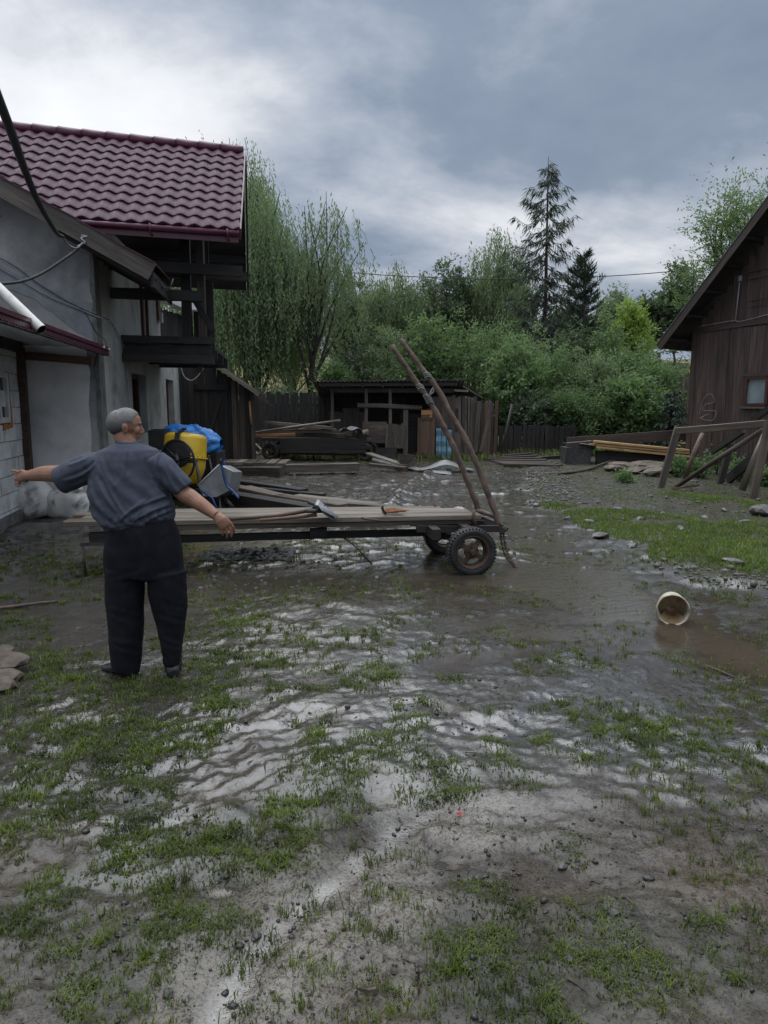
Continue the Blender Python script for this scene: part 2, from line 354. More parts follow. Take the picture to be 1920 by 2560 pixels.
# ================================================================== GROUND
rng = np.random.default_rng(7)
random.seed(7)
def px_poly(pts): return [gp(a, b) for a, b in pts]
CHAN = px_poly([(1085, 2035), (985, 2090), (870, 2190), (745, 2290), (640, 2400), (540, 2550)])
FLOW2 = px_poly([(1480, 1440), (1600, 1500), (1740, 1580), (1930, 1680)])
RUT = px_poly([(1085, 1180), (1040, 1205), (1000, 1235), (965, 1275)])
PRINTS = [(gp(1088, 2108), 0.055), (gp(1000, 2475), 0.062), (gp(905, 2545), 0.06)]
BANK_Y = [4.6, 5.9, 7.0, 8.0, 9.7, 12.6, 17.6, 22]; BANK_X = [3.9, 3.30, 3.05, 2.85, 2.75, 2.45, 3.4, 4.2]
def seg_dist(x, y, P):
    d = np.full(np.shape(x), 1e9)
    for a, b in zip(P, P[1:]):
        ax, ay, bx, by = a.x, a.y, b.x, b.y; L = (bx - ax) ** 2 + (by - ay) ** 2
        t = np.clip(((x - ax) * (bx - ax) + (y - ay) * (by - ay)) / L, 0, 1)
        d = np.minimum(d, np.hypot(x - ax - t * (bx - ax), y - ay - t * (by - ay)))
    return d
def bank_mask(x, y):
    xb = np.interp(y, BANK_Y, BANK_X) + (fbm(x * 1.3, y * 1.3, 91, 3) - 0.5) * 0.9
    return sstep(-0.05, 0.75, x - xb) * sstep(4.3, 5.6, y)
BASINS = [(gp(px, py).x, gp(px, py).y, a, c, d) for px, py, a, c, d in ((800, 1690, .45, .25, .018), (1180, 1660, .40, .25, .014), (1380, 1760, .35, .16, .012), (950, 1540, .6, .3, .010), (620, 1800, .35, .22, .014), (1250, 1450, 1.0, .8, .010), (800, 1440, .9, .8, .008), (770, 2010, .08, .06, .03), (560, 2230, .09, .05, .03), (1310, 2070, .10, .06, .02))]
FEET = gp(382, 1692)
def H(x, y):
    x = np.asarray(x, float); y = np.asarray(y, float)
    wx = x + (fbm(x * 0.9, y * 0.9, 51, 2) - 0.5) * 0.8; wy = y + (fbm(x * 0.9, y * 0.9, 61, 2) - 0.5) * 0.8
    flat = 1 - 0.58 * sstep(3.5, 4.2, y) * sstep(8.5, 6.5, y)
    h = (fbm(wx * 0.55, wy * 0.55, 1, 3) - 0.5) * 0.050
    h += (fbm(wx * 2.3, wy * 3.0, 7, 5, 0.6) - 0.5) * 0.062 * flat
    # flow ripples, stretched along the run-off
    a = 0.55 * (x * 0.80 + y * 0.60); b = 6.5 * (-x * 0.60 + y * 0.80)
    h += (fbm(a * 2.0 + (wx - x), b + (wy - y) * 3, 23, 4, 0.6) - 0.5) * 0.014 * flat
    near = sstep(8.5, 5.0, y)
    rg = 1 - np.abs(2 * fbm(wx * 1.7 + y * 0.5, wy * 2.9 - x * 0.8, 83, 3) - 1)
    h += (rg - 0.7) * 0.030 * (0.35 + 0.65 * near) * flat
    xr, yr = 0.83 * x + 0.55 * y, -0.55 * x + 0.83 * y
    xw = xr + (fbm(xr * 4.1, yr * 4.1, 141, 3) - 0.5) * 0.22; yw = yr + (fbm(xr * 4.1 + 9, yr * 4.1, 151, 3) - 0.5) * 0.22
    lump = fbm(xw * 5.3, yw * 5.3, 3, 5, 0.68) - 0.5; patchy = sstep(0.40, 0.62, fbm(x * 1.1, y * 1.1, 161, 3))
    h += lump * (0.040 - 0.014 * sstep(3.6, 4.6, y) * sstep(9, 7, y)) * (0.45 + 0.75 * patchy)
    h += (fbm(x * 42, y * 42, 31, 2) - 0.5) * 0.012 * near
    churn = sstep(6.0, 8.5, y) * sstep(25, 20, y)
    h += (fbm(wx * 6.0, wy * 7.5, 37, 3) - 0.5) * 0.055 * churn
    off = np.interp(y, [0, 3.0, 3.9, 4.6, 6.0, 7.5, 9, 14, 18, 22, 26], [0.036, 0.026, 0.008, -0.001, -0.001, -0.002, -0.001, 0.000, 0.004, 0.03, 0.06])
    h += off
    for bx_, by_, rx_, ry_, dd in BASINS: h -= dd * np.exp(-((x - bx_) / rx_) ** 2 - ((y - by_) / ry_) ** 2)
    h += 0.020 * sstep(-0.2, -1.6, x) * sstep(6.5, 4.0, y)
    h += 0.05 * sstep(-1.8, -3.6, x) * sstep(8.5, 10.5, y)
    h += 0.016 * sstep(0.6, 2.0, x) * sstep(3.9, 3.0, y)
    h += 0.085 * bank_mask(x, y)
    d = seg_dist(x, y, CHAN); wd = 0.05 + 0.05 * vn(x * 3, y * 3, 77)
    h = np.where(d < 0.5, np.minimum(h, 0.002 + np.minimum((d / wd) ** 2, 30) * 0.010 + 0.004 * (vn(x * 9, y * 9, 79) - 0.5)), h)
    d = seg_dist(x, y, FLOW2); h = h - 0.020 * np.exp(-(d / 0.18) ** 2)
    d = seg_dist(x, y, RUT); h = h + (0.075 * np.exp(-(d / 0.22) ** 2)) * (0.3 + 1.3 * fbm(x * 9, y * 9, 71, 4, 0.6))
    for p, r in PRINTS:
        q = np.hypot(x - p.x, (y - p.y) * 0.8); h = h - 0.012 * sstep(r, r * 0.85, q) + 0.010 * np.exp(-((q - r * 1.08) / (r * 0.14)) ** 2)
    fw = np.exp(-((x - FEET.x) / 0.42) ** 2 - ((y - FEET.y) / 0.30) ** 2); h = h * (1 - fw) + fw * (0.001 + (fbm(x * 20, y * 20, 97, 2) - 0.5) * 0.008)
    # the hillside beyond the yard
    hill = np.clip(y - 31.0, 0, None); h = h + np.where(hill > 0, 0.15 * hill * sstep(0, 10, hill), 0) * (1 - 0.55 * sstep(60, 160, y))
    h = h + sstep(36, 60, y) * (fbm(x * 0.05, y * 0.05, 5, 3) - 0.5) * 2.0
    return h
def hz(x, y): return float(H(np.array([x]), np.array([y]))[0])
def gd(px, py, z=0.0):
    p = gp(px, py); p.z = hz(p.x, p.y) + z; return p

# tufts seen in the yard: (px, py, radius in m across, depth stretch, blade count, length)
PATCH = [(1310, 2500, .26, 1.0, 3600, .05), (1180, 2420, .10, 1, 600, .045), (1390, 2350, .13, 1, 900, .05), (1560, 2330, .10, 1, 350, .045), (1820, 2440, .16, 1, 700, .045),
 (1600, 2480, .16, 1, 700, .04), (1195, 2235, .10, 1, 500, .045), (1410, 2135, .08, 1, 300, .04), (1550, 2440, .1, 1, 400, .04), (1255, 2370, .06, 1, 250, .05), (1760, 2340, .07, 1, 250, .05),
 (120, 2270, .13, 1, 1000, .05), (50, 2350, .10, 1, 500, .045), (200, 2370, .08, 1, 350, .045), (280, 2440, .13, 1, 900, .045), (250, 2500, .10, 1, 500, .04), (420, 2350, .10, 1, 700, .045), (570, 2330, .07, 1, 450, .045),
 (470, 2240, .13, 1, 1100, .05), (560, 2110, .14, 1, 900, .055), (700, 2140, .17, 1, 1500, .055), (480, 2150, .18, 1, 1500, .05), (330, 2130, .17, 1, 900, .05), (310, 2160, .12, 1, 700, .05), (700, 2050, .16, 1, 900, .05), (800, 1980, .22, 1, 1300, .055), (850, 1935, .20, 1, 1100, .055),
 (640, 2080, .14, 1, 700, .05), (380, 2010, .14, 1, 700, .06), (260, 1980, .18, 1, 900, .06), (60, 2060, .22, 1, 1300, .06), (100, 1920, .30, 1, 1500, .06), (250, 1890, .35, 1, 1900, .065), (400, 1880, .25, 1, 1300, .065), (480, 1870, .15, 1, 700, .06), (120, 1800, .35, 1, 1000, .055), (300, 1780, .35, 1, 900, .055),
 (545, 1790, .13, 1, 1100, .07), (545, 1750, .13, 1, 900, .07), (530, 1840, .08, 1, 450, .06), (650, 1660, .18, 1, 900, .07), (560, 1640, .20, 1, 700, .06), (470, 1700, .22, 1, 900, .06), (780, 1710, .14, 1, 700, .055), (690, 1740, .12, 1, 450, .055), (830, 1675, .12, 1, 450, .05), (900, 1710, .14, 1, 800, .06), (965, 1700, .09, 1, 600, .06), (940, 1660, .12, 1, 400, .05),
 (1060, 1640, .12, 1, 400, .05), (880, 1600, .14, 1, 450, .055), (760, 1600, .12, 1, 350, .05), (1040, 1770, .10, 1, 450, .05), (1020, 1820, .12, 1, 600, .05), (1130, 1690, .12, 1, 350, .05), (920, 1880, .18, 1, 900, .05), (1010, 1890, .13, 1, 600, .05), (780, 1830, .10, 1, 350, .055), (750, 1850, .08, 1, 300, .055),
 (1080, 1960, .16, 1, 1300, .055), (1130, 1970, .12, 1, 500, .05), (1250, 1900, .12, 1, 500, .05), (1300, 1965, .10, 1, 350, .045), (1350, 1850, .12, 1, 350, .05), (1450, 1910, .10, 1, 450, .05), (1520, 1810, .24, 1, 1000, .055), (1630, 1860, .22, 1, 1000, .055), (1680, 1830, .2, 1, 700, .05), (1590, 1800, .15, 1, 500, .05), (1760, 1880, .12, 1, 300, .045),
 (1330, 1660, .2, 1, 600, .055), (1450, 1650, .18, 1, 450, .05), (1280, 1580, .25, 1, 550, .055), (1400, 1500, .35, 1, 800, .06), (1100, 1530, .3, 1, 500, .055), (980, 1560, .25, 1, 450, .055), (1520, 1560, .2, 1, 400, .05), (1660, 1630, .18, 1, 450, .05), (1790, 1650, .2, 1, 400, .05), (1680, 1570, .12, 1, 300, .05),
 (590, 1530, .25, 1, 900, .06), (560, 1570, .25, 1, 700, .06), (500, 1600, .3, 1, 800, .06), (640, 1560, .2, 1, 400, .05), (220, 1660, .35, 1, 900, .055), (80, 1720, .3, 1, 700, .055), (330, 1720, .3, 1, 700, .055), (90, 1680, .2, 1, 500, .06), (10, 1560, .35, 1, 900, .06), (380, 1600, .2, 1, 400, .055),
 (190, 1420, .7, .5, 1400, .07), (240, 1450, .5, .5, 1000, .07), (500, 1365, .45, .5, 1200, .08), (560, 1380, .35, .5, 700, .08), (550, 1270, 1.0, .7, 2000, .07), (420, 1262, .8, .6, 1200, .07), (620, 1290, .7, .6, 1000, .07),
 (1180, 1170, 1.6, .8, 1500, .07), (1080, 1150, 1.6, .7, 1500, .07), (820, 1160, 1.2, .8, 900, .06), (1150, 1270, .8, 1, 450, .05), (1300, 1240, .9, 1.2, 700, .05), (1180, 1420, .25, .8, 350, .06), (1450, 1470, .3, .6, 350, .05)]
ys = [-6.0, -3.0, -1.0, 0.4, 1.2, 1.5]
while ys[-1] < 34: ys.append(ys[-1] + max(0.0125, 0.0062 * ys[-1]))
while ys[-1] < 900: ys.append(ys[-1] * 1.06 + 0.2)
xs = [0.0]
while xs[-1] < 16:
    a = xs[-1]; xs.append(a + 0.0165 + 0.0125 * max(0.0, a - 1.7))
while xs[-1] < 700: xs.append(xs[-1] * 1.10 + 0.3)
xs = np.array([-q for q in xs[:0:-1]] + xs); ys = np.array(ys)
GX, GY = np.meshgrid(xs, ys); GZ = H(GX, GY)
ny, nx = GX.shape
idx = np.arange(nx * ny).reshape(ny, nx)
quads = np.stack([idx[:-1, :-1], idx[:-1, 1:], idx[1:, 1:], idx[1:, :-1]], -1).reshape(-1, 4)
gme = fast_mesh('ground', np.stack([GX, GY, GZ], -1).reshape(-1, 3), quads, True)
def fattr(me, name, arr):
    at_ = me.attributes.new(name, 'FLOAT', 'POINT'); at_.data.foreach_set('value', np.asarray(arr, np.float32).ravel())
_sd0 = seg_dist(GX, GY, CHAN)
fattr(gme, 'wet', sstep(0.030, -0.002, GZ) * sstep(30, 24, GY) * (1 - bank_mask(GX, GY)))
fattr(gme, 'meadow', np.maximum(sstep(26, 30, GY), 0) )
fattr(gme, 'bank', bank_mask(GX, GY) * sstep(24, 20, GY))
fattr(gme, 'rill', np.exp(-(_sd0 / 0.055) ** 2))
fattr(gme, 'mid', sstep(2.5, 3.7, GY + 0.35 * sstep(-0.2, 1.2, GX) + (fbm(GX * 0.8, GY * 0.8, 733, 3) - 0.5) * 1.8))
_sd = seg_dist(GX, GY, CHAN)
fattr(gme, 'silt', np.clip(np.maximum(np.exp(-(_sd / 0.50) ** 2), 0.75 * sstep(3.6, 2.4, GY) * sstep(0.9, 0.1, np.abs(GX - 0.25 + 0.35 * (GY - 2.0)))) * sstep(0.36, 0.62, fbm(GX * 2.2, GY * 2.2, 611, 4)) * 1.3, 0, 1))

_D = np.ones_like(GX)
for (px, py, rr_, st_, cnt, ln_) in PATCH:
    c = gp(px, py); q_ = ((GX - c.x) / (rr_ * 1.15)) ** 2 + ((GY - c.y) / (rr_ * 1.35 * st_)) ** 2
    _D *= 1 - 0.85 * np.exp(-q_) * min(1.0, cnt / (rr_ * rr_ * 22000))
fattr(gme, 'turf', np.clip((1 - _D) * (0.55 + 0.9 * fbm(GX * 9, GY * 9, 811, 3)), 0, 1))
_O = np.zeros_like(GX)
for px, py, r_ in ((1400, 2230, .24), (1330, 2290, .2), (560, 2060, .22), (1790, 2260, .25), (1650, 2500, .25), (60, 2180, .25), (1010, 2480, .12), (900, 2540, .14), (480, 1420, .35), (480, 1505, .3)):
    c = gp(px, py); _O = np.maximum(_O, np.exp(-((GX - c.x) ** 2 + (GY - c.y) ** 2) / r_ ** 2))
fattr(gme, 'ochre', np.clip(_O * (0.3 + 1.4 * fbm(GX * 6, GY * 6, 821, 4)), 0, 1))
m, n, b, o = newmat('mud'); MAT['mud'] = m
pos = n('ShaderNodeNewGeometry').outputs['Position']
def attr(nm): return n('ShaderNodeAttribute', attribute_name=nm).outputs['Fac']
a1 = n.noise(pos, 1.1, 6, 0.6, 0.5); a2 = n.noise(pos, 5.5, 6, 0.65, 0.4); a3 = n.noise(pos, 45, 5, 0.7)
streak = n.noise(n.vmul(n('ShaderNodeMapping', {0: pos, 2: (0, 0, rad(-37))}).outputs[0], (1.2, 9, 1)), 2.0, 6, 0.65, 0.5)
col = n.mix(n.ramp(a2, [(0.34, 0), (0.66, 1)]), (0.027, 0.021, 0.0135), (0.074, 0.059, 0.041))
col = n.mix(n.math('MULTIPLY', n.ramp(streak, [(0.48, 0), (0.68, 1)]), 0.45), col, (0.100, 0.083, 0.061))
col = n.mix(n.math('MULTIPLY', attr('silt'), 0.9), col, (0.225, 0.200, 0.160))
col = n.mix(n.math('MULTIPLY', n.ramp(a1, [(0.58, 0), (0.70, 1)]), 0.3), col, (0.095, 0.064, 0.034))
col = n.mix(n.math('MULTIPLY', n.ramp(a3, [(0.50, 0), (0.66, 1)]), 0.75), col, (0.018, 0.015, 0.012))
gri = n.ramp(n.noise(pos, 95, 4, 0.7), [(0.55, 0), (0.64, 1)])
col = n.mix(n.math('MULTIPLY', gri, 0.7), col, (0.012, 0.010, 0.008))
col = n.mix(n.math('MULTIPLY', attr('ochre'), 0.5), col, (0.120, 0.082, 0.045))
col = n.mix(n.math('MULTIPLY', attr('turf'), 0.85), col, n.mix(n.ramp(a3, [(0.4, 0), (0.6, 1)]), (0.016, 0.016, 0.009), (0.034, 0.036, 0.016)))
col = n.mix(n.math('MULTIPLY', attr('wet'), 0.45), col, (0.032, 0.026, 0.019))
gr = n.ramp(n.noise(pos, 2.4, 5, 0.65), [(0.42, 0), (0.56, 1)])
col = n.mix(n.math('MULTIPLY', n.math('MULTIPLY', attr('bank'), gr), 0.30), col, (0.030, 0.048, 0.012))
mc = n.mix(n.ramp(n.noise(pos, 0.12, 4, 0.6), [(0.40, 0), (0.58, 1)]), (0.045, 0.075, 0.020), (0.23, 0.17, 0.065))
mc = n.mix(n.ramp(n.noise(pos, 1.5, 5, 0.7), [(0.35, 0.0), (0.7, 0.6)]), mc, (0.035, 0.055, 0.015))
col = n.mix(attr('meadow'), col, mc)
dry = n.math('MAXIMUM', attr('meadow'), n.math('MULTIPLY', attr('bank'), 0.55))
film = n.math('MULTIPLY', n.ramp(n.noise(pos, 3.2, 5, 0.6, 0.4), [(0.34, 0.35), (0.52, 1.0)]), n.math('MULTIPLY', n.math('SUBTRACT', 1.0, dry), n.math('ADD', n.math('MAXIMUM', n.math('MULTIPLY', attr('mid'), 0.76), n.math('MULTIPLY', attr('rill'), 0.8)), 0.24)), clamp=True)
hh = n.math('ADD', n.math('MULTIPLY', a3, 0.6), n.math('ADD', n.math('MULTIPLY', n.noise(pos, 130, 3, 0.7), 0.25), n.math('ADD', n.math('MULTIPLY', streak, 0.6), n.math('MULTIPLY', a2, 0.5))))
bp = n('ShaderNodeBump', {'Strength': 1.0, 'Distance': 0.030, 'Height': n.math('SUBTRACT', hh, n.math('MULTIPLY', gri, 0.25))}).outputs[0]
bc_ = n('ShaderNodeBump', {'Strength': 0.45, 'Distance': 0.010, 'Height': n.math('ADD', n.math('ADD', n.math('MULTIPLY', n.noise(pos, 26, 4, 0.65), 0.7), n.math('MULTIPLY', n.noise(pos, 75, 3, 0.6), 0.35)), n.math('MULTIPLY', streak, 0.3))}).outputs[0]
setb(n, b, col=col, rough=n.math('ADD', 0.55, n.math('MULTIPLY', dry, 0.35)), normal=bp, spec=0.35, coat=film, coatr=n('ShaderNodeMapRange', {0: film, 1: 0.0, 2: 1.0, 3: 0.30, 4: 0.10}).outputs[0])
b.inputs['Coat IOR'].default_value = 2.1; n.l.new(bc_, b.inputs['Coat Normal'])
kind(mkobj('ground', gme, m), 'structure')

# ---- the muddy flood water standing and running over the yard
sub = (slice(None, None, 2), slice(None, None, 2))
wy0, wy1 = np.searchsorted(ys, 1.5), np.searchsorted(ys, 24.0); wx0, wx1 = np.searchsorted(xs, -9.0), np.searchsorted(xs, 9.0)
WX, WY, WZ = GX[wy0:wy1:2, wx0:wx1:2], GY[wy0:wy1:2, wx0:wx1:2], GZ[wy0:wy1:2, wx0:wx1:2]
wi = np.arange(WX.size).reshape(WX.shape)
wq = np.stack([wi[:-1, :-1], wi[:-1, 1:], wi[1:, 1:], wi[1:, :-1]], -1).reshape(-1, 4)
low = WZ.ravel()[wq].min(1) < 0.003
wq = wq[low]; used, inv = np.unique(wq, return_inverse=True)
wme = fast_mesh('flood_water', np.stack([WX.ravel()[used], WY.ravel()[used], np.zeros(len(used))], -1), inv.reshape(-1, 4), True)
fattr(wme, 'depth', -WZ.ravel()[used])
m, n, b, o = newmat('water'); MAT['water'] = m
pos = n('ShaderNodeNewGeometry').outputs['Position']
dp = n('ShaderNodeAttribute', attribute_name='depth').outputs['Fac']
al = n('ShaderNodeMapRange', {0: dp, 1: -0.001, 2: 0.014, 3: 0.30, 4: 0.96}, clamp=True).outputs[0]
rp = n.noise(n.vmul(n('ShaderNodeMapping', {0: pos, 2: (0, 0, rad(-25))}).outputs[0], (3.2, 11, 1)), 1.6, 4, 0.6, 0.8)
rp2 = n.noise(n.vmul(pos, (5, 9, 1)), 5.0, 3, 0.6)
far = n.math('MULTIPLY', n('ShaderNodeMapRange', {0: n('ShaderNodeSeparateXYZ', {0: pos}).outputs[1], 1: 4.4, 2: 9.5, 3: 0.06, 4: 0.55}, clamp=True).outputs[0], 1.0)
bp = n('ShaderNodeBump', {'Strength': far, 'Distance': 0.022, 'Height': n.math('ADD', rp, n.math('MULTIPLY', rp2, 0.35))}).outputs[0]
col = n.mix(n.noise(pos, 1.3, 4, 0.6), (0.046, 0.036, 0.025), (0.082, 0.067, 0.048))
setb(n, b, col=col, rough=0.05, ior=1.75, normal=bp, alpha=al, spec=0.5)
kind(mkobj('flood_water', wme, m), 'structure')

# ================================================================== GRASS, PEBBLES
def blades(P, L, W, lean, seed, az=None):
    """triangle blades: base points P (n,3), length, width, lean -> verts, tris"""
    r = np.random.default_rng(seed); k = len(P)
    az = r.uniform(0, 2 * np.pi, k) if az is None else az; dx, dy = np.cos(az), np.sin(az); ln = L * lean
    side = np.stack([-dy, dx, np.zeros(k)], -1) * (W / 2)[:, None]
    tilt = np.stack([dx, dy, np.zeros(k)], -1)
    b0 = P - side; b1 = P + side
    mid = P + tilt * (ln * 0.35)[:, None] + np.array([0, 0, 1.0]) * (L * 0.6)[:, None]
    tip = P + tilt * ln[:, None] + np.array([0, 0, 1.0]) * (L * np.sqrt(np.clip(1 - lean ** 2, 0.08, 1)))[:, None]
    v = np.stack([b0, b1, mid - side * 0.75, mid + side * 0.75, tip], 1).reshape(-1, 3)
    o = (np.arange(k) * 5)[:, None]
    t = np.concatenate([o + np.array([[0, 1, 3]]), o + np.array([[0, 3, 2]]), o + np.array([[2, 3, 4]])], 0)
    return v, t
gv, gt, off_ = [], [], 0
def add_grass(P, L, W, lean, seed, az=None):
    global off_
    v, t = blades(P, L, W, lean, seed, az); gv.append(v); gt.append(t + off_); off_ += len(v)
for i, (px, py, rr_, st_, cnt, ln_) in enumerate(PATCH):
    c = gp(px, py); nt = max(5, int(cnt / 22)); st2 = (1.25 if c.y < 7 else 1.0) * st_
    ang = rng.uniform(0, 2 * np.pi, nt); rd = rr_ * np.sqrt(rng.uniform(0, 1, nt)) * (0.55 + 0.9 * vn(ang * 1.6 + i * 9, ang * 0 + i, 3))
    tx = c.x + np.cos(ang) * rd; ty = c.y + np.sin(ang) * rd * st2
    ok = fbm(tx * 7, ty * 7, 211, 3) + rng.uniform(-0.10, 0.10, nt) > 0.43; tx, ty = tx[ok], ty[ok]; nt = len(tx)
    if nt == 0: continue
    k = int(cnt * 0.75); w_ = rng.integers(0, nt, k); sp_ = rng.uniform(0.008, 0.026, nt)[w_] * (1 + 0.10 * c.y); ht = rng.uniform(0.45, 1.15, nt)[w_]
    ox, oy = rng.normal(0, 1, k) * sp_, rng.normal(0, 1, k) * sp_; x, y = tx[w_] + ox, ty[w_] + oy
    L = 0.68 * ln_ * ht * rng.uniform(0.35, 1.05, k) * np.where(rng.uniform(0, 1, k) < 0.03, 1.6, 0.9)
    add_grass(np.stack([x, y, H(x, y) - 0.004], -1), L, (0.0034 + 0.0008 * c.y) * rng.uniform(0.7, 1.3, k), rng.uniform(0.45, 0.98, k), i, np.arctan2(oy, ox) + rng.normal(0, 0.7, k))
# single thin tufts all over
k = 4200; cy_ = rng.uniform(1.7, 9.5, k); cx_ = rng.uniform(-0.62, 0.60, k) * cy_
qq = fbm(cx_ * 1.4, cy_ * 1.4, 301, 3) + np.where(cx_ < 0, 0.05, 0)
ok = qq >= 0.53 - 0.06 * ((3.8 < cy_) & (cy_ < 7)) - 0.03 * (cx_ < -0.3); cx_, cy_ = cx_[ok], cy_[ok]
c_ = rng.integers(5, 26, len(cx_)); w_ = np.repeat(np.arange(len(cx_)), c_); k = len(w_); s_ = rng.uniform(0.008, 0.03, len(cx_))[w_]
x = cx_[w_] + rng.normal(0, 1, k) * s_; y = cy_[w_] + rng.normal(0, 1, k) * s_
add_grass(np.stack([x, y, H(x, y) - 0.003], -1), rng.uniform(0.012, 0.050, k), (0.003 + 0.0006 * y) * rng.uniform(0.7, 1.2, k), rng.uniform(0.3, 0.95, k), 5000)
# the bank on the right
k = 150000; y = rng.uniform(5.0, 20, k); x = np.interp(y, BANK_Y, BANK_X) + rng.uniform(0, 1, k) ** 1.2 * 5.0
def in_poly(x, y, P):
    r_ = np.zeros(len(x), bool)
    for a, c in zip(P, P[1:] + P[:1]):
        t_ = ((a.y > y) != (c.y > y)) & (x < (c.x - a.x) * (y - a.y) / (c.y - a.y + 1e-12) + a.x); r_ ^= t_
    return r_
SWARD = [px_poly([(1330, 1262), (1500, 1275), (1700, 1305), (2000, 1335), (2000, 1470), (1800, 1440), (1640, 1410), (1520, 1372), (1420, 1318)]), px_poly([(1640, 1243), (2000, 1262), (2000, 1296), (1760, 1274)])]
jx, jy = x + rng.normal(0, 0.10, k), y + rng.normal(0, 0.16, k)
keep = (bank_mask(x, y) > 0.3) & (x < y * 0.62 + 0.5) & (((in_poly(jx, jy, SWARD[0]) | in_poly(jx, jy, SWARD[1])) & (fbm(x * 1.6, y * 1.2, 401, 3) > 0.36)) | ((rng.uniform(0, 1, k) < 0.10) & (fbm(x * 1.4, y * 1.0, 407, 3) > 0.5)))
x, y = x[keep], y[keep]; k = len(x)
add_grass(np.stack([x, y, H(x, y) - 0.005], -1), rng.uniform(0.03, 0.075, k), rng.uniform(0.006, 0.012, k), rng.uniform(0.2, 0.9, k), 9001)
MAT['bank_grass'] = leafmat('bank_grass', (0.045, 0.070, 0.014), (0.130, 0.190, 0.032), 0.35, 0.45, 1.6)
kind(mkobj('grass', fast_mesh('bank_grass', gv.pop(), gt.pop() - (off_ - 5 * k)), MAT['bank_grass']), 'stuff'); off_ -= 5 * k
# rough grass at the foot of the fences and bushes
k = 26000; y = rng.uniform(22, 30, k); x = rng.uniform(-7, 11, k)
keep = fbm(x * 0.7, y * 0.7, 431, 3) > 0.5; x, y = x[keep], y[keep]; k = len(x)
add_grass(np.stack([x, y, H(x, y) - 0.005], -1), rng.uniform(0.08, 0.30, k), rng.uniform(0.012, 0.022, k), rng.uniform(0.2, 0.8, k), 9002)
MAT['grass'] = leafmat('grass', (0.026, 0.035, 0.010), (0.125, 0.168, 0.026), 0.30, 0.4, 3.5)
kind(mkobj('grass', fast_mesh('grass', np.concatenate(gv), np.concatenate(gt)), MAT['grass']), 'stuff')

# pebbles and gravel (one mesh each)
ico = bmesh.new(); bmesh.ops.create_icosphere(ico, subdivisions=1, radius=1.0)
ICO_V = np.array([tuple(v.co) for v in ico.verts]); ICO_F = np.array([[v.index for v in f.verts] for f in ico.faces]); ico.free()
def stones_mesh(name, x, y, r, seed, sink=0.3):
    g = np.random.default_rng(seed); k = len(x); n_ = len(ICO_V)
    s = r[:, None] * np.stack([g.uniform(0.7, 1.5, k), g.uniform(0.6, 1.2, k), g.uniform(0.35, 0.8, k)], -1)
    v = ICO_V[None] * (1 + g.uniform(-0.28, 0.28, (k, n_, 1))) * s[:, None, :]
    a = g.uniform(0, 6.28, k); ca, sa = np.cos(a)[:, None], np.sin(a)[:, None]
    vx = v[..., 0] * ca - v[..., 1] * sa + x[:, None]; vy = v[..., 0] * sa + v[..., 1] * ca + y[:, None]
    vz = v[..., 2] + (H(x, y) + r * (0.5 - sink))[:, None]
    f = (ICO_F[None] + (np.arange(k) * n_)[:, None, None]).reshape(-1, 3)
    return fast_mesh(name, np.stack([vx, vy, vz], -1).reshape(-1, 3), f)
k = 9000; y = rng.uniform(1.6, 6.5, k); x = rng.uniform(-0.6, 0.6, k) * y
keep = fbm(x * 1.6, y * 1.6, 501, 3) > 0.46; x, y = x[keep], y[keep]
r = np.clip(rng.lognormal(-5.75, 0.6, len(x)), 0.0018, 0.014)
kind(mkobj('pebbles', stones_mesh('pebbles', x, y, r, 3), MAT['stone_dark']), 'stuff')
k = 6500; y = rng.uniform(5.2, 19, k); x = np.interp(y, BANK_Y, BANK_X) + rng.uniform(-0.5, 4.5, k) * np.where(rng.uniform(0, 1, k) < 0.5, 0.25, 1)
keep = (bank_mask(x, y) > 0.15) & ~in_poly(x, y, SWARD[0]); x, y = x[keep], y[keep]
r = np.clip(rng.lognormal(-4.2, 0.5, len(x)), 0.006, 0.05)
kind(mkobj('gravel', stones_mesh('gravel', x, y, r, 4), MAT['stone']), 'stuff')
k = 2600; y = rng.uniform(6.5, 19, k); x = rng.uniform(-0.3, 0.35, k) * y
keep = (fbm(x * 1.0, y * 1.0, 521, 3) > 0.52); x, y = x[keep], y[keep]
r = np.clip(rng.lognormal(-4.1, 0.5, len(x)), 0.006, 0.04)
kind(mkobj('mud_debris', stones_mesh('mud_debris', x, y, r, 5, 0.5), MAT['stone_dark']), 'stuff')

# flakes of straw, bark and dead leaf strewn over the mud
k = 5200; y = rng.uniform(1.6, 8.5, k); x = rng.uniform(-0.6, 0.6, k) * y
keep = fbm(x * 2.2, y * 2.2, 541, 4) > 0.47; x, y = x[keep], y[keep]; k = len(x)
v_, t_2 = blades(np.stack([x, y, H(x, y) + 0.004], -1), np.clip(rng.lognormal(-3.9, 0.6, k), 0.006, 0.09), rng.uniform(0.003, 0.011, k), np.full(k, 0.96), 77)
v_[:, 2] = H(v_[:, 0], v_[:, 1]) + 0.003 + 0.004 * rng.uniform(0, 1, len(v_))
MAT['debris'] = speck('debris', (0.018, 0.014, 0.010), (0.06, 0.046, 0.030), 30, 0.7, (0.12, 0.09, 0.055), 0.5, 9.0)
kind(mkobj('plant_debris', fast_mesh('plant_debris', v_, t_2), MAT['debris']), 'stuff')

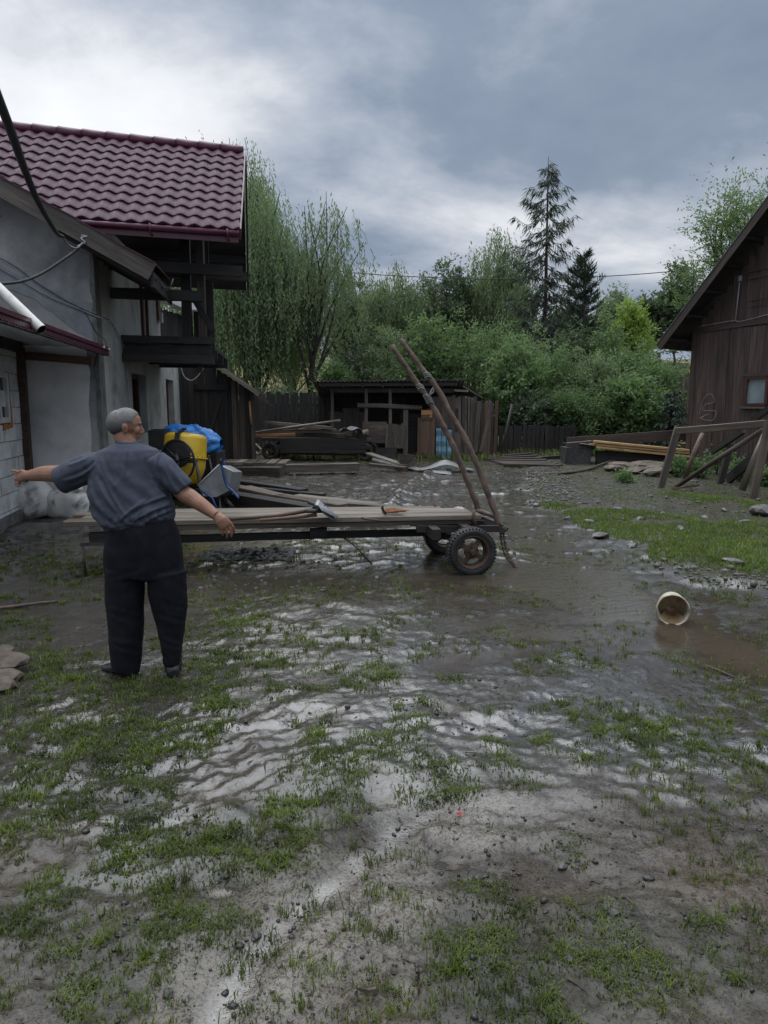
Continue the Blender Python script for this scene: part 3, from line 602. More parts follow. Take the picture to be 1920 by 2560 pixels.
def stone(p, size, mat, label, group=None, seed=0, name='stone'):
    g = random.Random(seed); bm = bmesh.new(); bmesh.ops.create_icosphere(bm, subdivisions=2, radius=1.0)
    for v in bm.verts:
        k = 1 + 0.5 * (vn(np.array([v.co.x * 1.4 + seed * 3.1]), np.array([v.co.y * 1.4 + v.co.z * 2.1]), seed)[0] - 0.5)
        v.co = Vector((v.co.x * size[0], v.co.y * size[1], max(v.co.z, -0.6) * size[2])) * k
    me = bpy.data.meshes.new(name); bm.to_mesh(me); bm.free()
    M = Matrix.Translation(p) @ Matrix.Rotation(g.uniform(0, 6.28), 4, 'Z')
    return tag(mkobj(name, me, mat, None, M), label, 'stone', group)
# ================================================================== HOUSE ON THE LEFT
random.seed(31)
A8 = rad(8)
U = V(math.cos(A8), math.sin(A8), 0); Vv = V(-math.sin(A8), math.cos(A8), 0); ZZ = V(0, 0, 1)
C0 = gp(267, 1287)                                        # foot of the house corner
def hw(s, t, z): return C0 + U * s + Vv * t + ZZ * z     # s to the right, t away, z up
def gsz(px, py, off=0.0):                                # pixel -> (s, z) on the gable plane
    p = hit(px, py, C0 + Vv * off, Vv) - C0; return p.dot(U), p.z
def tz(px, py, off=0.0):                                 # pixel -> (t, z) on the long side wall
    p = hit(px, py, C0 + U * off, U) - C0; return p.dot(Vv), p.z
house = thing('house', C0 + V(0, 0, 0), 'grey rendered two-storey house with purple tiled roof and dark timber balcony', 'house')

# gable wall towards the yard, cut by the rake of the low roof
s1, z1 = gsz(378, 690, -0.5); s0, z0 = gsz(0, 478, -0.5)
slope = (z1 - z0) / (s1 - s0)
def rake(s): return z1 + slope * (s - s1)
SL = -6.0
g = MB(); g.prism([hw(SL, 0, -0.4), hw(0, 0, -0.4), hw(0, 0, rake(0) - 0.02), hw(SL, 0, rake(SL) - 0.02)], Vv * 0.3)
g.build('gable_wall', MAT['plaster'], house)
def jag(pts, amp, seed, step=0.12):
    r = random.Random(seed); out = []
    for a, b in zip(pts, pts[1:] + pts[:1]):
        n_ = max(1, int(math.hypot(b[0] - a[0], b[1] - a[1]) / step))
        for i in range(n_):
            t = i / n_; out.append((a[0] + (b[0] - a[0]) * t + (r.uniform(-amp, amp)), a[1] + (b[1] - a[1]) * t + (r.uniform(-amp, amp))))
    return out
def gpatch(name, pxs, mat, proud, amp, seed, parent=house):
    P = jag([gsz(*q) for q in pxs], amp, seed)
    b = MB(); b.prism([hw(s, -proud, z) for s, z in P], Vv * (proud - 0.0005)); return b.build(name, mat, parent)
gpatch('render_patch', [(30, 862), (214, 868), (226, 930), (222, 1010), (228, 1100), (224, 1300), (20, 1320)], MAT['plaster_light'], 0.012, 0.010, 2)
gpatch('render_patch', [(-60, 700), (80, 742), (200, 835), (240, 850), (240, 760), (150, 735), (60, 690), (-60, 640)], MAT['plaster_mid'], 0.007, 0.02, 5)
sc_, _ = gsz(245, 1000)
col_ = MB(); P = [(sc_ + 0.01 * random.uniform(-3, 2), -0.3 + z * (rake(0) + 0.24) / 28) for z in range(0, 29)]
col_.prism([hw(s, -0.018, z) for s, z in P] + [hw(0.02, -0.018, P[-1][1]), hw(0.02, -0.018, -0.3)], Vv * 0.33)
col_.build('corner_column', MAT['concrete'], house)

# long side wall with two openings
def wall_holes(name, parent, L0, L1, zb, zt, holes, mat, thick=0.3, fn=None):
    fn = fn or (lambda t, z, d: hw(-d, t, z))
    ts = sorted({L0, L1, *[h[0] for h in holes], *[h[1] for h in holes]}); zs = sorted({zb, zt, *[h[2] for h in holes], *[h[3] for h in holes]})
    b = MB(); inside = lambda t, z: any(h[0] < t < h[1] and h[2] < z < h[3] for h in holes)
    for a, c in zip(ts, ts[1:]):
        for d, e in zip(zs, zs[1:]):
            if not inside((a + c) / 2, (d + e) / 2):
                b.add([fn(a, d, 0), fn(c, d, 0), fn(c, e, 0), fn(a, e, 0)], [(0, 1, 2, 3)])
                b.add([fn(a, d, thick), fn(c, d, thick), fn(c, e, thick), fn(a, e, thick)], [(3, 2, 1, 0)])
    for a, c, d, e in holes + [(L0, L1, zb, zt)]:
        b.add([fn(a, d, 0), fn(c, d, 0), fn(c, e, 0), fn(a, e, 0), fn(a, d, thick), fn(c, d, thick), fn(c, e, thick), fn(a, e, thick)],
              [(0, 1, 5, 4), (1, 2, 6, 5), (2, 3, 7, 6), (3, 0, 4, 7)])
    return b.build(name, mat, parent)
tA0, zA1 = tz(328, 931); tA1, _ = tz(364, 935); _, zA0 = tz(364, 1082)
tB0, zB1 = tz(414, 947); tB1, _ = tz(433, 950); _, zB0 = tz(430, 1070)
tEnd, _ = tz(449, 1000); tUp, _ = tz(398, 760)
ZD = 2.95                                                # balcony floor level
wall_holes('side_wall', house, 0.02, tEnd, -0.4, ZD - 0.05, [(tA0, tA1, zA0, zA1), (tB0, tB1, zB0, zB1)], MAT['plaster_side'])
wall_holes('upper_wall', house, 1.15, tUp, ZD - 0.049, 4.68, [], MAT['plaster_side'])
wall_holes('corner_wall', house, 0.32, 1.15, ZD - 0.049, rake(0) - 0.05, [], MAT['plaster_side'])
for (a, c, d, e) in ((tA0, tA1, zA0, zA1), (tB0, tB1, zB0, zB1)):
    wn = MB(); wn.add([hw(-0.2, a, d), hw(-0.2, c, d), hw(-0.2, c, e), hw(-0.2, a, e)], [(0, 1, 2, 3)])
    win = wn.build('window', MAT['glass_dark'], house)
    for k in range(3):
        x = a + 0.06 + (c - a - 0.12) * k / 2
        plank(win, 'window_frame', hw(-0.17, x, d), hw(-0.17, x, e), 0.11, 0.05, Vv, MAT['wood_red'])
    for z in (d + 0.04, e - 0.05): plank(win, 'window_frame', hw(-0.165, a + 0.05, z), hw(-0.165, c - 0.05, z), 0.09, 0.045, ZZ, MAT['wood_red'])
# upper brown door jamb and its neighbours
for px, w_ in ((352, 0.16), (363, 0.10)):
    t_, _ = tz(px, 760); plank(house, 'door_jamb', hw(0.03, t_, ZD - 0.04), hw(0.03, t_, 4.6), w_, 0.05, Vv, MAT['wood_red'])
t_, _ = tz(390, 700); plank(house, 'shutter', hw(0.03, t_, 3.7), hw(0.03, t_, 4.6), 0.35, 0.04, Vv, MAT['wood_brown'])
t_, z_ = tz(396, 795); b = MB(); b.box(hw(0.06, t_ - 0.1, z_), (0.10, 0.16, 0.22), Matrix.Rotation(A8, 3, 'Z')); b.build('meter_box', MAT['white_paint'], house)

# low roof over the gable: deck, barge board, stepped metal sheets
rf = MB(); rf.prism([hw(SL, -0.48, rake(SL)), hw(s1, -0.48, rake(s1)), hw(s1, -0.48, rake(s1) + 0.10), hw(SL, -0.48, rake(SL) + 0.10)], Vv * 1.9)
low = rf.build('low_roof', MAT['wood_black'], house)
plank(low, 'barge_board', hw(SL, -0.50, rake(SL) + 0.06), hw(s1 + 0.02, -0.50, rake(s1) + 0.06), 0.26, 0.035, ZZ, MAT['wood_wet'], seg=8, warp=0.006)
ds = 0.50; k = 0
s = s1 + 0.06
while s > SL:
    a, c = s - ds - 0.05, s
    sh = MB(); sh.prism([hw(a, -0.56, rake(a) + 0.195), hw(c, -0.56, rake(c) + 0.215), hw(c, -0.56, rake(c) + 0.232), hw(a, -0.56, rake(a) + 0.212)], Vv * 2.0)
    sh.build('roof_sheet', MAT['tile'], low); s -= ds
for t_ in (-0.3, 0.3, 0.8, 1.25):                       # rafter tails under the eave
    plank(low, 'rafter', hw(s1 - 1.3, t_, rake(s1 - 1.3) - 0.07), hw(s1 + 0.02, t_, rake(s1) - 0.07), 0.12, 0.09, ZZ, MAT['wood_black'])
pole(low, 'gutter_hook', [hw(s1 + 0.02, 0.05, rake(s1) + 0.02), hw(s1 + 0.10, 0.05, rake(s1) - 0.09), hw(s1 + 0.20, 0.05, rake(s1) - 0.06), hw(s1 + 0.24, 0.05, rake(s1) + 0.06)], 0.012, MAT['dark_metal'], 6)
plank(low, 'eave_board', hw(s1 + 0.0, -0.45, rake(s1) - 0.04), hw(s1 + 0.0, 1.4, rake(s1) - 0.04), 0.22, 0.04, ZZ, MAT['wood_black'])

# the tall roof with stamped tiles
E = at(596, 578, 12.25); R_ = at(608, 386, 15.0); B_ = at(615, 722, 17.9)
B_.z = E.z if abs(B_.z - E.z) < 0.5 else B_.z
UR = V(math.cos(rad(17)), math.sin(rad(17)), 0)
dn_ = (E - R_); LS = dn_.length; dn_.normalize(); nrm = UR.cross(dn_).normalized()
if nrm.z < 0: nrm = -nrm
LEN = 6.6
def slab(p, q, th, name, mat, parent):
    b = MB(); dn2 = (q - p).normalized(); nn = UR.cross(dn2).normalized()
    if nn.z > 0: nn = -nn
    b.prism([p, q, q - UR * LEN, p - UR * LEN], nn * th); return b.build(name, mat, parent)
roof = slab(R_, E, 0.07, 'front_slope', MAT['wood_black'], house)
slab(R_ + V(0, 0.002, -0.002), B_, 0.08, 'back_slope', MAT['wood_black'], house)
NR, TW = 10, 0.240
TL = LS / NR
tile = MB(); NC = 10; prof = []
for i in range(NC + 1):
    q = i / NC; prof.append(0.042 * (abs(math.cos(math.pi * q)) ** 1.7) + 0.010)
def tfn(i, j):
    x = i / NC * TW; y = [0.0, 0.06, 0.55, 0.97, 1.0][j] * (TL + 0.03); z = prof[i] + 0.020 + [-0.018, -0.012, 0.004, 0.020, 0.014][j]
    return Vector((x, y, z))
tile.add([tfn(i, j) for i in range(NC + 1) for j in range(5)], [(i * 5 + j, (i + 1) * 5 + j, (i + 1) * 5 + j + 1, i * 5 + j + 1) for i in range(NC) for j in range(4)])
tile.add([tfn(i, 4) for i in range(NC + 1)] + [tfn(i, 4) - Vector((0, 0.008, 0.046)) for i in range(NC + 1)], [(i, i + 1, i + NC + 2, i + NC + 1) for i in range(NC)])
tme = tile.mesh('tile', True); tme.materials.append(MAT['tile'])
Mt = Matrix.Identity(4)
for i in range(3): Mt[i][0], Mt[i][1], Mt[i][2] = UR[i], dn_[i], nrm[i]
ncol = int(LEN / TW)
for r in range(NR):
    for c in range(ncol):
        M = Mt.copy(); M.translation = R_ - UR * (TW * (c + 1)) + dn_ * (TL * r) + nrm * 0.002
        if E.x - 0 < -99: continue
        mkobj('tile', tme, None, roof, M)
for i in range(16):
    p = R_ - UR * (0.42 * i) + nrm * 0.03 + ZZ * 0.035
    pole(roof, 'ridge_cap', [p, p - UR * 0.435 + ZZ * 0.008], [0.085, 0.095], MAT['purple'], 10)
plank(roof, 'verge_board', R_ + UR * 0.03 - nrm * 0.05, E + UR * 0.03 - nrm * 0.05, 0.20, 0.03, nrm, MAT['purple'])
b2 = (B_ - R_).normalized()
plank(house, 'rear_verge_board', R_ + UR * 0.04 - ZZ * 0.06, B_ + UR * 0.04 - ZZ * 0.06, 0.24, 0.03, UR.cross(b2), MAT['wood_black'])
gt_ = MB(); gt_.tube([E + UR * 0.02 + V(0, -0.07, -0.05), E - UR * LEN + V(0, -0.07, -0.05)], 0.045, 10); gt_.build('gutter', MAT['purple'], roof, True)
plank(roof, 'fascia', E + V(0, 0.0, -0.13), E - UR * LEN + V(0, 0.0, -0.13), 0.11, 0.03, ZZ, MAT['purple'])
for k in (0.15, 1.35, 2.6, 3.8): pole(roof, 'gutter_bracket', [E - UR * k + V(0, -0.14, 0.0), E - UR * k + V(0, -0.13, -0.13), E - UR * k + V(0, -0.02, -0.16)], 0.014, MAT['purple'], 6)
# tie beams and purlins seen under the roof
for zf, yf, sx in ((4.10, 1.2, 2.2), (3.62, 1.1, 1.5), (4.35, 3.2, 2.2)):
    p = hw(0.0, yf, zf); plank(house, 'tie_beam', p, p + UR * sx, 0.17, 0.15, ZZ, MAT['wood_black'])
for f in (0.35, 0.7): plank(house, 'purlin', R_.lerp(B_, f) - ZZ * 0.14 + UR * 0.0, R_.lerp(B_, f) - ZZ * 0.14 - UR * 5, 0.14, 0.12, ZZ, MAT['wood_black'])

# timber balcony
tD, _ = tz(304, 830)
balc = MB(); balc.box(hw(0.78, tD + 0.06, ZD - 0.22), (1.56, 0.16, 0.22), Matrix.Rotation(A8, 3, 'Z'), 0.01)
bal = balc.build('balcony', MAT['wood_black'], house)
for t_ in (tD + 1.3, tD + 2.6, tD + 3.9): plank(bal, 'joist', hw(0.0, t_, ZD - 0.22), hw(1.56, t_, ZD - 0.22), 0.20, 0.14, ZZ, MAT['wood_black'])
for k in range(7): plank(bal, 'deck_board', hw(0.12 + 0.215 * k, tD - 0.12 + random.uniform(-.05, .05), ZD - 0.08), hw(0.12 + 0.215 * k, tD + 4.2, ZD - 0.08), 0.20, 0.05, U, MAT['wood_black'])
for z, w_ in ((ZD - 0.02, 0.12), (ZD - 0.36, 0.15)): plank(bal, 'edge_board', hw(-0.0, tD - 0.07, z), hw(1.62, tD - 0.07, z - 0.02), w_, 0.05, ZZ, MAT['wood_black'], jit=0.015)
for s_, t_, w_, zt, m_ in ((1.14, tD + 0.1, 0.17, 4.75, 'wood_black'), (1.42, tD + 0.05, 0.13, 4.75, 'wood_dark'), (1.33, tD + 0.9, 0.15, 5.2, 'wood_black'), (1.28, tD + 2.2, 0.15, 5.9, 'wood_black'), (1.55, tD + 0.25, 0.10, 4.0, 'wood_black')):
    plank(bal, 'post', hw(s_, t_, ZD - 0.35), hw(s_ + random.uniform(-.02, .02), t_, zt), w_, w_ * 0.9, U, MAT[m_])
plank(bal, 'brace', hw(1.18, tD + 0.0, ZD + 0.9), hw(1.60, tD + 0.0, ZD + 0.15), 0.10, 0.05, ZZ, MAT['wood_black'])
plank(bal, 'brace', hw(1.60, tD + 0.1, ZD + 0.1), hw(1.30, tD + 0.1, ZD - 0.6), 0.10, 0.05, ZZ, MAT['wood_black'])
for k in range(4): plank(bal, 'rail_board', hw(1.18 + 0.12 * k, tD + 0.16, ZD - 0.45), hw(1.18 + 0.12 * k, tD + 0.16, ZD + 0.55 + random.uniform(-.15, .35)), 0.10, 0.025, U, MAT['wood_black'])

# the block-built porch on the left with its purple eave
AC = rad(12); VC = V(-math.sin(AC), math.cos(AC), 0); NC_ = V(math.cos(AC), math.sin(AC), 0)
q0 = at(44, 1000, C0.y - 0.32); q0.z = 0
porch = thing('porch', q0, 'porch wall of pale concrete blocks under a purple metal eave, with rusty post', 'porch')
pw = MB(); pw.prism([q0 + ZZ * -0.3, q0 - VC * 3.2 + ZZ * -0.3, q0 - VC * 3.2 + ZZ * 2.6, q0 + ZZ * 2.6], -NC_ * 0.2); pw.build('wall_core', MAT['mortar'], porch)
bl = MB(); bl.box((0, 0, 0), (0.585, 0.05, 0.232), None, 0.0)
for row in range(11):
    for k in range(6):
        c = 0.30 + 0.6 * k - (0.3 if row % 2 else 0)
        a0, a1 = max(c - 0.2925, 0.004), min(c + 0.2925, 3.2)
        if a1 - a0 < 0.05: continue
        bq = MB(); bq.box((0, 0, 0), (a1 - a0, 0.055, 0.232), None, 0.004)
        M = Matrix.Identity(4)
        for i in range(3): M[i][0], M[i][1], M[i][2] = -VC[i], NC_[i], ZZ[i]
        M.translation = q0 - VC * ((a0 + a1) / 2) + ZZ * (0.12 + 0.245 * row) + NC_ * random.uniform(-0.004, 0.004)
        if 1.45 < M.translation.z < 2.25 and 0.62 < (a0 + a1) / 2 < 1.5: continue
        bq.build('block', MAT['block'], porch, M=M)
cc = gp(0, 1310); pl = MB(); pl.box((0, 0, 0), (3.2, 0.10, 0.34), None, 0.01)
M = Matrix.Identity(4)
for i in range(3): M[i][0], M[i][1], M[i][2] = -VC[i], NC_[i], ZZ[i]
M.translation = q0 - VC * 1.6 + ZZ * 0.02 + NC_ * 0.02; pl.build('plinth', MAT['concrete'], porch, M=M)
# window in the block wall
wq0 = q0 - VC * 0.66 + NC_ * 0.02
def pwq(t, z, d=0.0): return q0 - VC * t + ZZ * z + NC_ * d
wf = MB(); wf.add([pwq(0.66, 1.5, 0.01), pwq(1.5, 1.5, 0.01), pwq(1.5, 2.2, 0.01), pwq(0.66, 2.2, 0.01)], [(0, 1, 2, 3)]); pwin = wf.build('window', MAT['glass_dark'], porch)
for a, c in (((0.68, 1.5), (0.68, 2.2)), ((1.46, 1.5), (1.46, 2.2)), ((0.66, 1.53), (1.5, 1.53)), ((0.66, 2.17), (1.5, 2.17)), ((1.07, 1.5), (1.07, 2.2))):
    plank(pwin, 'window_frame', pwq(*a, 0.035), pwq(*c, 0.035), 0.08, 0.06, NC_.cross(pwq(*c) - pwq(*a)), MAT['white_paint'])
fo = MB(); P = jag([(0.50, 1.42), (0.645, 1.42), (0.645, 2.2), (0.52, 2.2)], 0.028, 9, 0.09); fo.prism([pwq(t, z, 0.02) for t, z in P], NC_ * 0.025); fo.build('sealing_foam', MAT['foam'], porch)
fo = MB(); P = jag([(0.6, 1.40), (0.95, 1.40), (0.95, 1.485), (0.6, 1.485)], 0.025, 19, 0.08); fo.prism([pwq(t, z, 0.02) for t, z in P], NC_ * 0.022); fo.build('sealing_foam', MAT['foam'], porch)
pp = q0 + NC_ * 0.05 + VC * 0.06
plank(porch, 'post', pp - ZZ * 0.1, pp + ZZ * 2.62, 0.15, 0.15, VC, MAT['rust'], jit=0.01)
plank(porch, 'post_edge', pp + V(-0.03, -0.085, 0.0), pp + V(-0.03, -0.085, 2.5), 0.05, 0.02, U, MAT['wood_ochre'])
# eave: purple fascia with a perforated comb, roof sheet rising to the left
AE = rad(9.3); VE = V(-math.sin(AE), math.cos(AE), 0); NE = V(math.cos(AE), math.sin(AE), 0)
e0 = hit(272, 872, C0 - Vv * 0.05, Vv)
fs = MB()
for off, lo, hi in ((0.0, -0.10, 0.0), (0.012, -0.03, 0.018)):
    fs.prism([e0 + NE * off + ZZ * lo, e0 - VE * 7 + NE * off + ZZ * lo, e0 - VE * 7 + NE * off + ZZ * hi, e0 + NE * off + ZZ * hi], -NE * 0.012)
eave = fs.build('eave_fascia', MAT['purple'], porch)
lp = MB(); lp.prism([e0 + ZZ * -0.10, e0 - VE * 7 + ZZ * -0.10, e0 - VE * 7 + ZZ * -0.125 + NE * 0.05, e0 + ZZ * -0.125 + NE * 0.05], ZZ * -0.004); lp.build('drip_lip', MAT['purple'], eave)
for k in range(80):
    p = e0 - VE * (0.3 + 0.085 * k) + ZZ * -0.118 + NE * 0.02
    tb = MB(); tb.box(p, (0.05, 0.035, 0.03), Matrix.Rotation(AE, 3, 'Z'), 0.003); tb.build('vent_tooth', MAT['black'], eave)
for k in (0.06, 0.42): 
    b = MB(); b.lathe([(0.0, 0.02), (0.018, 0.012), (0.02, 0)], 8, Matrix.Translation(e0 - VE * k + NE * 0.014 + ZZ * (-0.01 + 0.0)) @ Matrix.Rotation(rad(90), 4, 'Y')); b.build('screw', MAT['white_paint'], eave)
rs = MB(); rs.prism([e0 - ZZ * 0.05, e0 - VE * 7 - ZZ * 0.05, e0 - VE * 7 - NE * 2.6 + ZZ * 0.75, e0 - NE * 2.6 + ZZ * 0.75], ZZ * 0.04); rs.build('roof_sheet', MAT['wood_black'], porch)
plank(porch, 'wall_plate', q0 + ZZ * 2.62 + VC * 0.2, q0 - VC * 3.2 + ZZ * 2.62, 0.16, 0.2, ZZ, MAT['wood_black'])
plank(porch, 'head_beam', hw(sc_ - 0.02, -0.08, 2.42), q0 + ZZ * 2.5 + VC * 0.15, 0.12, 0.12, ZZ, MAT['wood_brown'])

# drain pipe, cables
pe = at(104, 824, 7.6); pb = at(-140, 590, 7.9)
dp_ = (pb - pe).normalized()
pip = thing('drain_pipe', pe, 'white plastic drain pipe jutting down past the purple eave', 'pipe')
b = MB(); b.tube([pe, pb], 0.056, 20, False); pm = b.build('pipe', MAT['pvc'], pip, True)
b = MB(); b.tube([pe, pe + dp_ * 0.4], 0.050, 20, False); b.tube([pe + dp_ * 0.12, pe + dp_ * 0.13], 0.05, 20, True); b.build('bore', MAT['black'], pip, True)
def spline(pts, n=8):
    P = [Vector(p) for p in pts]; P = [P[0] * 2 - P[1]] + P + [P[-1] * 2 - P[-2]]; out = []
    for i in range(1, len(P) - 2):
        for k in range(n):
            t = k / n; a, b_, c, d = P[i - 1], P[i], P[i + 1], P[i + 2]
            out.append(0.5 * ((2 * b_) + (c - a) * t + (2 * a - 5 * b_ + 4 * c - d) * t * t + (3 * b_ - a - 3 * c + d) * t ** 3))
    return out + [P[-2]]
def cable(name, pts, r, mat, label, n=6):
    p = spline(pts); b = MB(); b.tube(p, r if not hasattr(r, '__len__') else list(np.interp(np.linspace(0, 1, len(p)), np.linspace(0, 1, len(r)), r)), n)
    return tag(b.build(name, mat, None, True), label, 'cable')
hook = hit(207, 606, C0 - Vv * 0.55, Vv)
cable('power_cable', [at(-40, 150, 6.4), at(28, 330, 7.2), at(62, 425, 8.0), at(98, 510, 8.8), at(140, 580, 9.8), at(158, 592, 10.2)], [0.042, 0.045, 0.042, 0.036, 0.028, 0.02], MAT['cable'], 'thick black power cable dropping from the sky onto the low roof')
cable('wire', [at(156, 591, 10.2), at(172, 612, 10.4), at(192, 620, 10.5), hook], 0.010, MAT['cable_grey'], 'short grey wire joining the thick cable to the hook under the barge board')
b = MB(); b.tube(spline([hook + V(-0.03, 0.02, 0.10), hook + V(0.06, 0.05, 0.10), hook + V(-0.02, 0.0, 0.06), hook + V(0.03, 0, 0.0), hook + V(-0.08, -0.02, -0.06)]), 0.012, 6)
tag(b.build('cable_hook', MAT['galv'], None, True), 'bent galvanised cable hook under the grey barge board', 'hook')
cable('sagging_cable', [hook + V(-0.03, 0, -0.05), at(170, 640, 10.3), at(110, 680, 9.9), at(50, 704, 9.4), at(-40, 712, 8.8)], 0.020, MAT['cable'], 'black cable sagging from the hook across the gable wall')
def wl(px, py, o=-0.03): return hit(px, py, C0 + Vv * o, Vv)
cable('wall_wire', [wl(-10, 664), wl(60, 705), wl(120, 740), wl(180, 765), wl(240, 790), wl(271, 800)], 0.009, MAT['cable_grey'], 'lower grey wire strung across the gable wall to the corner')
cable('wall_wire', [wl(-10, 640), wl(40, 668), wl(100, 712), wl(175, 757), wl(240, 787), wl(273, 799, -0.05)], 0.007, MAT['cable'], 'upper dark wire strung across the gable wall to the corner')
cable('wall_wire', [wl(188, 762), wl(215, 785), wl(240, 830), wl(262, 850), wl(267, 875)], 0.006, MAT['cable'], 'thin dark wire drooping from the wall wires to the eave end')
def sw(px, py, o=0.03): return hit(px, py, C0 + U * o, U)
cable('wall_wire', [sw(277, 803), sw(295, 835), sw(310, 870), sw(317, 920), sw(322, 1010), sw(323, 1080)], 0.009, MAT['cable_grey'], 'pale wire running down the side wall left of the windows')

# far lean-to roof seen under the balcony
p0 = at(398, 742, 20.0); p1 = at(468, 775, 20.0); 
lt = thing('rear_lean_to', V(p0.x, 20.0, 0.0), 'dark lean-to with sagging roof glimpsed under the balcony roof', 'shed')
b = MB(); b.prism([p0, p1, p1 + V(0.2, 2.0, 0.3), p0 + V(-0.3, 2.0, 0.3)], V(0, 0, -0.12)); b.build('roof', MAT['asbestos'], lt)
for k in range(9): plank(lt, 'board', V(p0.x - 0.6 + 0.16 * k, 20.3, 0), V(p0.x - 0.6 + 0.16 * k, 20.3, p0.z - 0.1 - 0.05 * k), 0.155, 0.03, V(1, 0, 0), MAT['wood_black'])

# ================================================================== DARK PLANK SHED beyond the house
YS = 20.5
shed2 = thing('plank_shed', V(at(560, 1000, YS).x, YS, 0), 'black plank shed with brace-barred door beside the rendered house', 'shed')
def sx(px): return at(px, 1040, YS).x
def roofy(px): return 905 + max(0, px - 520) * (985 - 905) / 122.0
bk = MB(); bk.box(V((sx(446) + sx(634)) / 2, YS + 0.12, 0.9), (sx(634) - sx(446), 0.04, 1.95)); bk.build('wall_core', MAT['wood_black'], shed2)
px = 446; k = 0
while px < 634:
    wpx = random.uniform(12, 15.5)
    zt = at(px + wpx / 2, roofy(px + wpx / 2) if px > 516 else 900, YS).z
    xw = sx(px + wpx / 2); ww = (sx(px + wpx) - sx(px)) * 0.97
    inside = 497 < px + wpx / 2 < 562
    plank(shed2, 'board', V(xw, YS + (0.02 if k % 2 else 0), at(px, 970, YS).z + 0.02 if inside else -0.05), V(xw, YS + (0.02 if k % 2 else 0), zt), ww, 0.025, V(1, 0, 0), MAT['wood_dark' if not inside and random.random() < 0.4 else 'wood_black'], jit=0.012)
    px += wpx; k += 1
d = MB(); d.box(V((sx(497) + sx(560)) / 2, YS + 0.06, at(520, 970, YS).z / 2), (sx(560) - sx(497), 0.03, at(520, 970, YS).z)); door = d.build('door', MAT['wood_black'], shed2)
for k in range(5):
    xw = sx(503 + 12.5 * k); plank(door, 'door_board', V(xw, YS + 0.03, 0.03), V(xw, YS + 0.03, at(520, 974, YS).z), 0.135, 0.02, V(1, 0, 0), MAT['wood_black'])
plank(door, 'brace', V(sx(502), YS + 0.0, 0.35), V(sx(555), YS + 0.0, at(520, 985, YS).z), 0.12, 0.02, V(0, 0, 1), MAT['wood_black'])
plank(shed2, 'lintel', V(sx(480), YS - 0.03, at(520, 968, YS).z), V(sx(575), YS - 0.03, at(520, 968, YS).z), 0.14, 0.05, ZZ, MAT['wood_black'])
plank(shed2, 'corner_post', V(sx(588), YS - 0.04, -0.05), V(sx(588), YS - 0.04, at(588, 955, YS).z), 0.13, 0.1, V(1, 0, 0), MAT['wood_dark'])
plank(shed2, 'corner_post', V(sx(632), YS - 0.02, -0.05), V(sx(632), YS - 0.02, at(632, 980, YS).z), 0.10, 0.1, V(1, 0, 0), MAT['wood_dark'])
ra, rb = at(516, 893, YS - 0.5), at(648, 984, YS - 0.5)
b = MB(); b.prism([ra, rb, rb + V(0, 3, -0.45), ra + V(0, 3, -0.45)], V(0.02, 0, 0.04)); b.build('roof', MAT['asbestos'], shed2)
plank(shed2, 'barge_board', ra + V(0, -0.02, -0.03), rb + V(0, -0.02, -0.03), 0.10, 0.03, ZZ, MAT['wood_grey'])
cable('slack_wire', [at(449, 905, YS - 0.6), at(460, 940, YS - 0.6), at(478, 951, YS - 0.6), at(495, 940, YS - 0.6), at(512, 915, YS - 0.6), at(518, 896, YS - 0.6)], 0.016, MAT['cable_grey'], 'slack pale wire hanging in a loop before the plank shed')

# ================================================================== BARN ON THE RIGHT
K = gp(1716, 1170); AB = rad(33)
UB = V(math.sin(AB), -math.cos(AB), 0)      # along the gable, towards the camera
NB = V(-math.cos(AB), -math.sin(AB), 0)     # outward
IB = -NB
barn = thing('barn', K, 'dark brown plank barn with steep overhanging roof on the right', 'barn')
def bp_(s, z, d=0.0): return K + UB * s + ZZ * z + NB * d
def bsz(px, py, d=0.0):
    p = hit(px, py, K + NB * d, NB) - K; return p.dot(UB), p.z
ts, tzv = bsz(1650, 872, 0.75); us, uz = bsz(1920, 512, 0.75)
bsl = (uz - tzv) / (us - ts)
SR = 3.9
def brake(s): return tzv + bsl * (s - ts)
def btop(s): return brake(s) - 0.12 if s < SR else brake(2 * SR - s) - 0.12
zt_, _ = 0, 0
_, ztrim = bsz(1780, 826); s_ = 0.0; k = 0
wn0, wn1 = bsz(1868, 945), bsz(1916, 1012)
while s_ < 7.6:
    w_ = random.uniform(0.15, 0.20); sm = s_ + w_ / 2
    for (za, zb, m_) in ((0.0, ztrim, 'lower'), (ztrim + 0.02, btop(sm) - 0.02, 'upper')):
        if zb - za < 0.1: continue
        spans = [(za, zb)]
        if m_ == 'lower' and wn0[0] - 0.02 < sm < wn1[0] + 0.02: spans = [(za, wn1[1] - 0.02), (wn0[1] + 0.02, zb)]
        for a, c in spans:
            plank(barn, 'board', bp_(sm, a + random.uniform(-.01, .01), random.uniform(0, 0.012)), bp_(sm, c, random.uniform(0, 0.012)), w_ * 0.975, 0.025, UB, MAT['wood_barn'], jit=0.006)
    s_ += w_
b = MB(); b.prism([bp_(0, -0.1, -0.03), bp_(7.6, -0.1, -0.03), bp_(7.6, btop(7.6), -0.03), bp_(SR, btop(SR), -0.03), bp_(0, btop(0), -0.03)], IB * 0.1); b.build('wall_core', MAT['wood_black'], barn)
plank(barn, 'trim_board', bp_(-0.02, ztrim + 0.0, 0.03), bp_(5, ztrim + 0.30, 0.03), 0.13, 0.03, ZZ, MAT['wood_barn'])
plank(barn, 'corner_board', bp_(0.02, -0.05, 0.025), bp_(0.02, btop(0.02), 0.025), 0.14, 0.03, UB, MAT['wood_barn'])
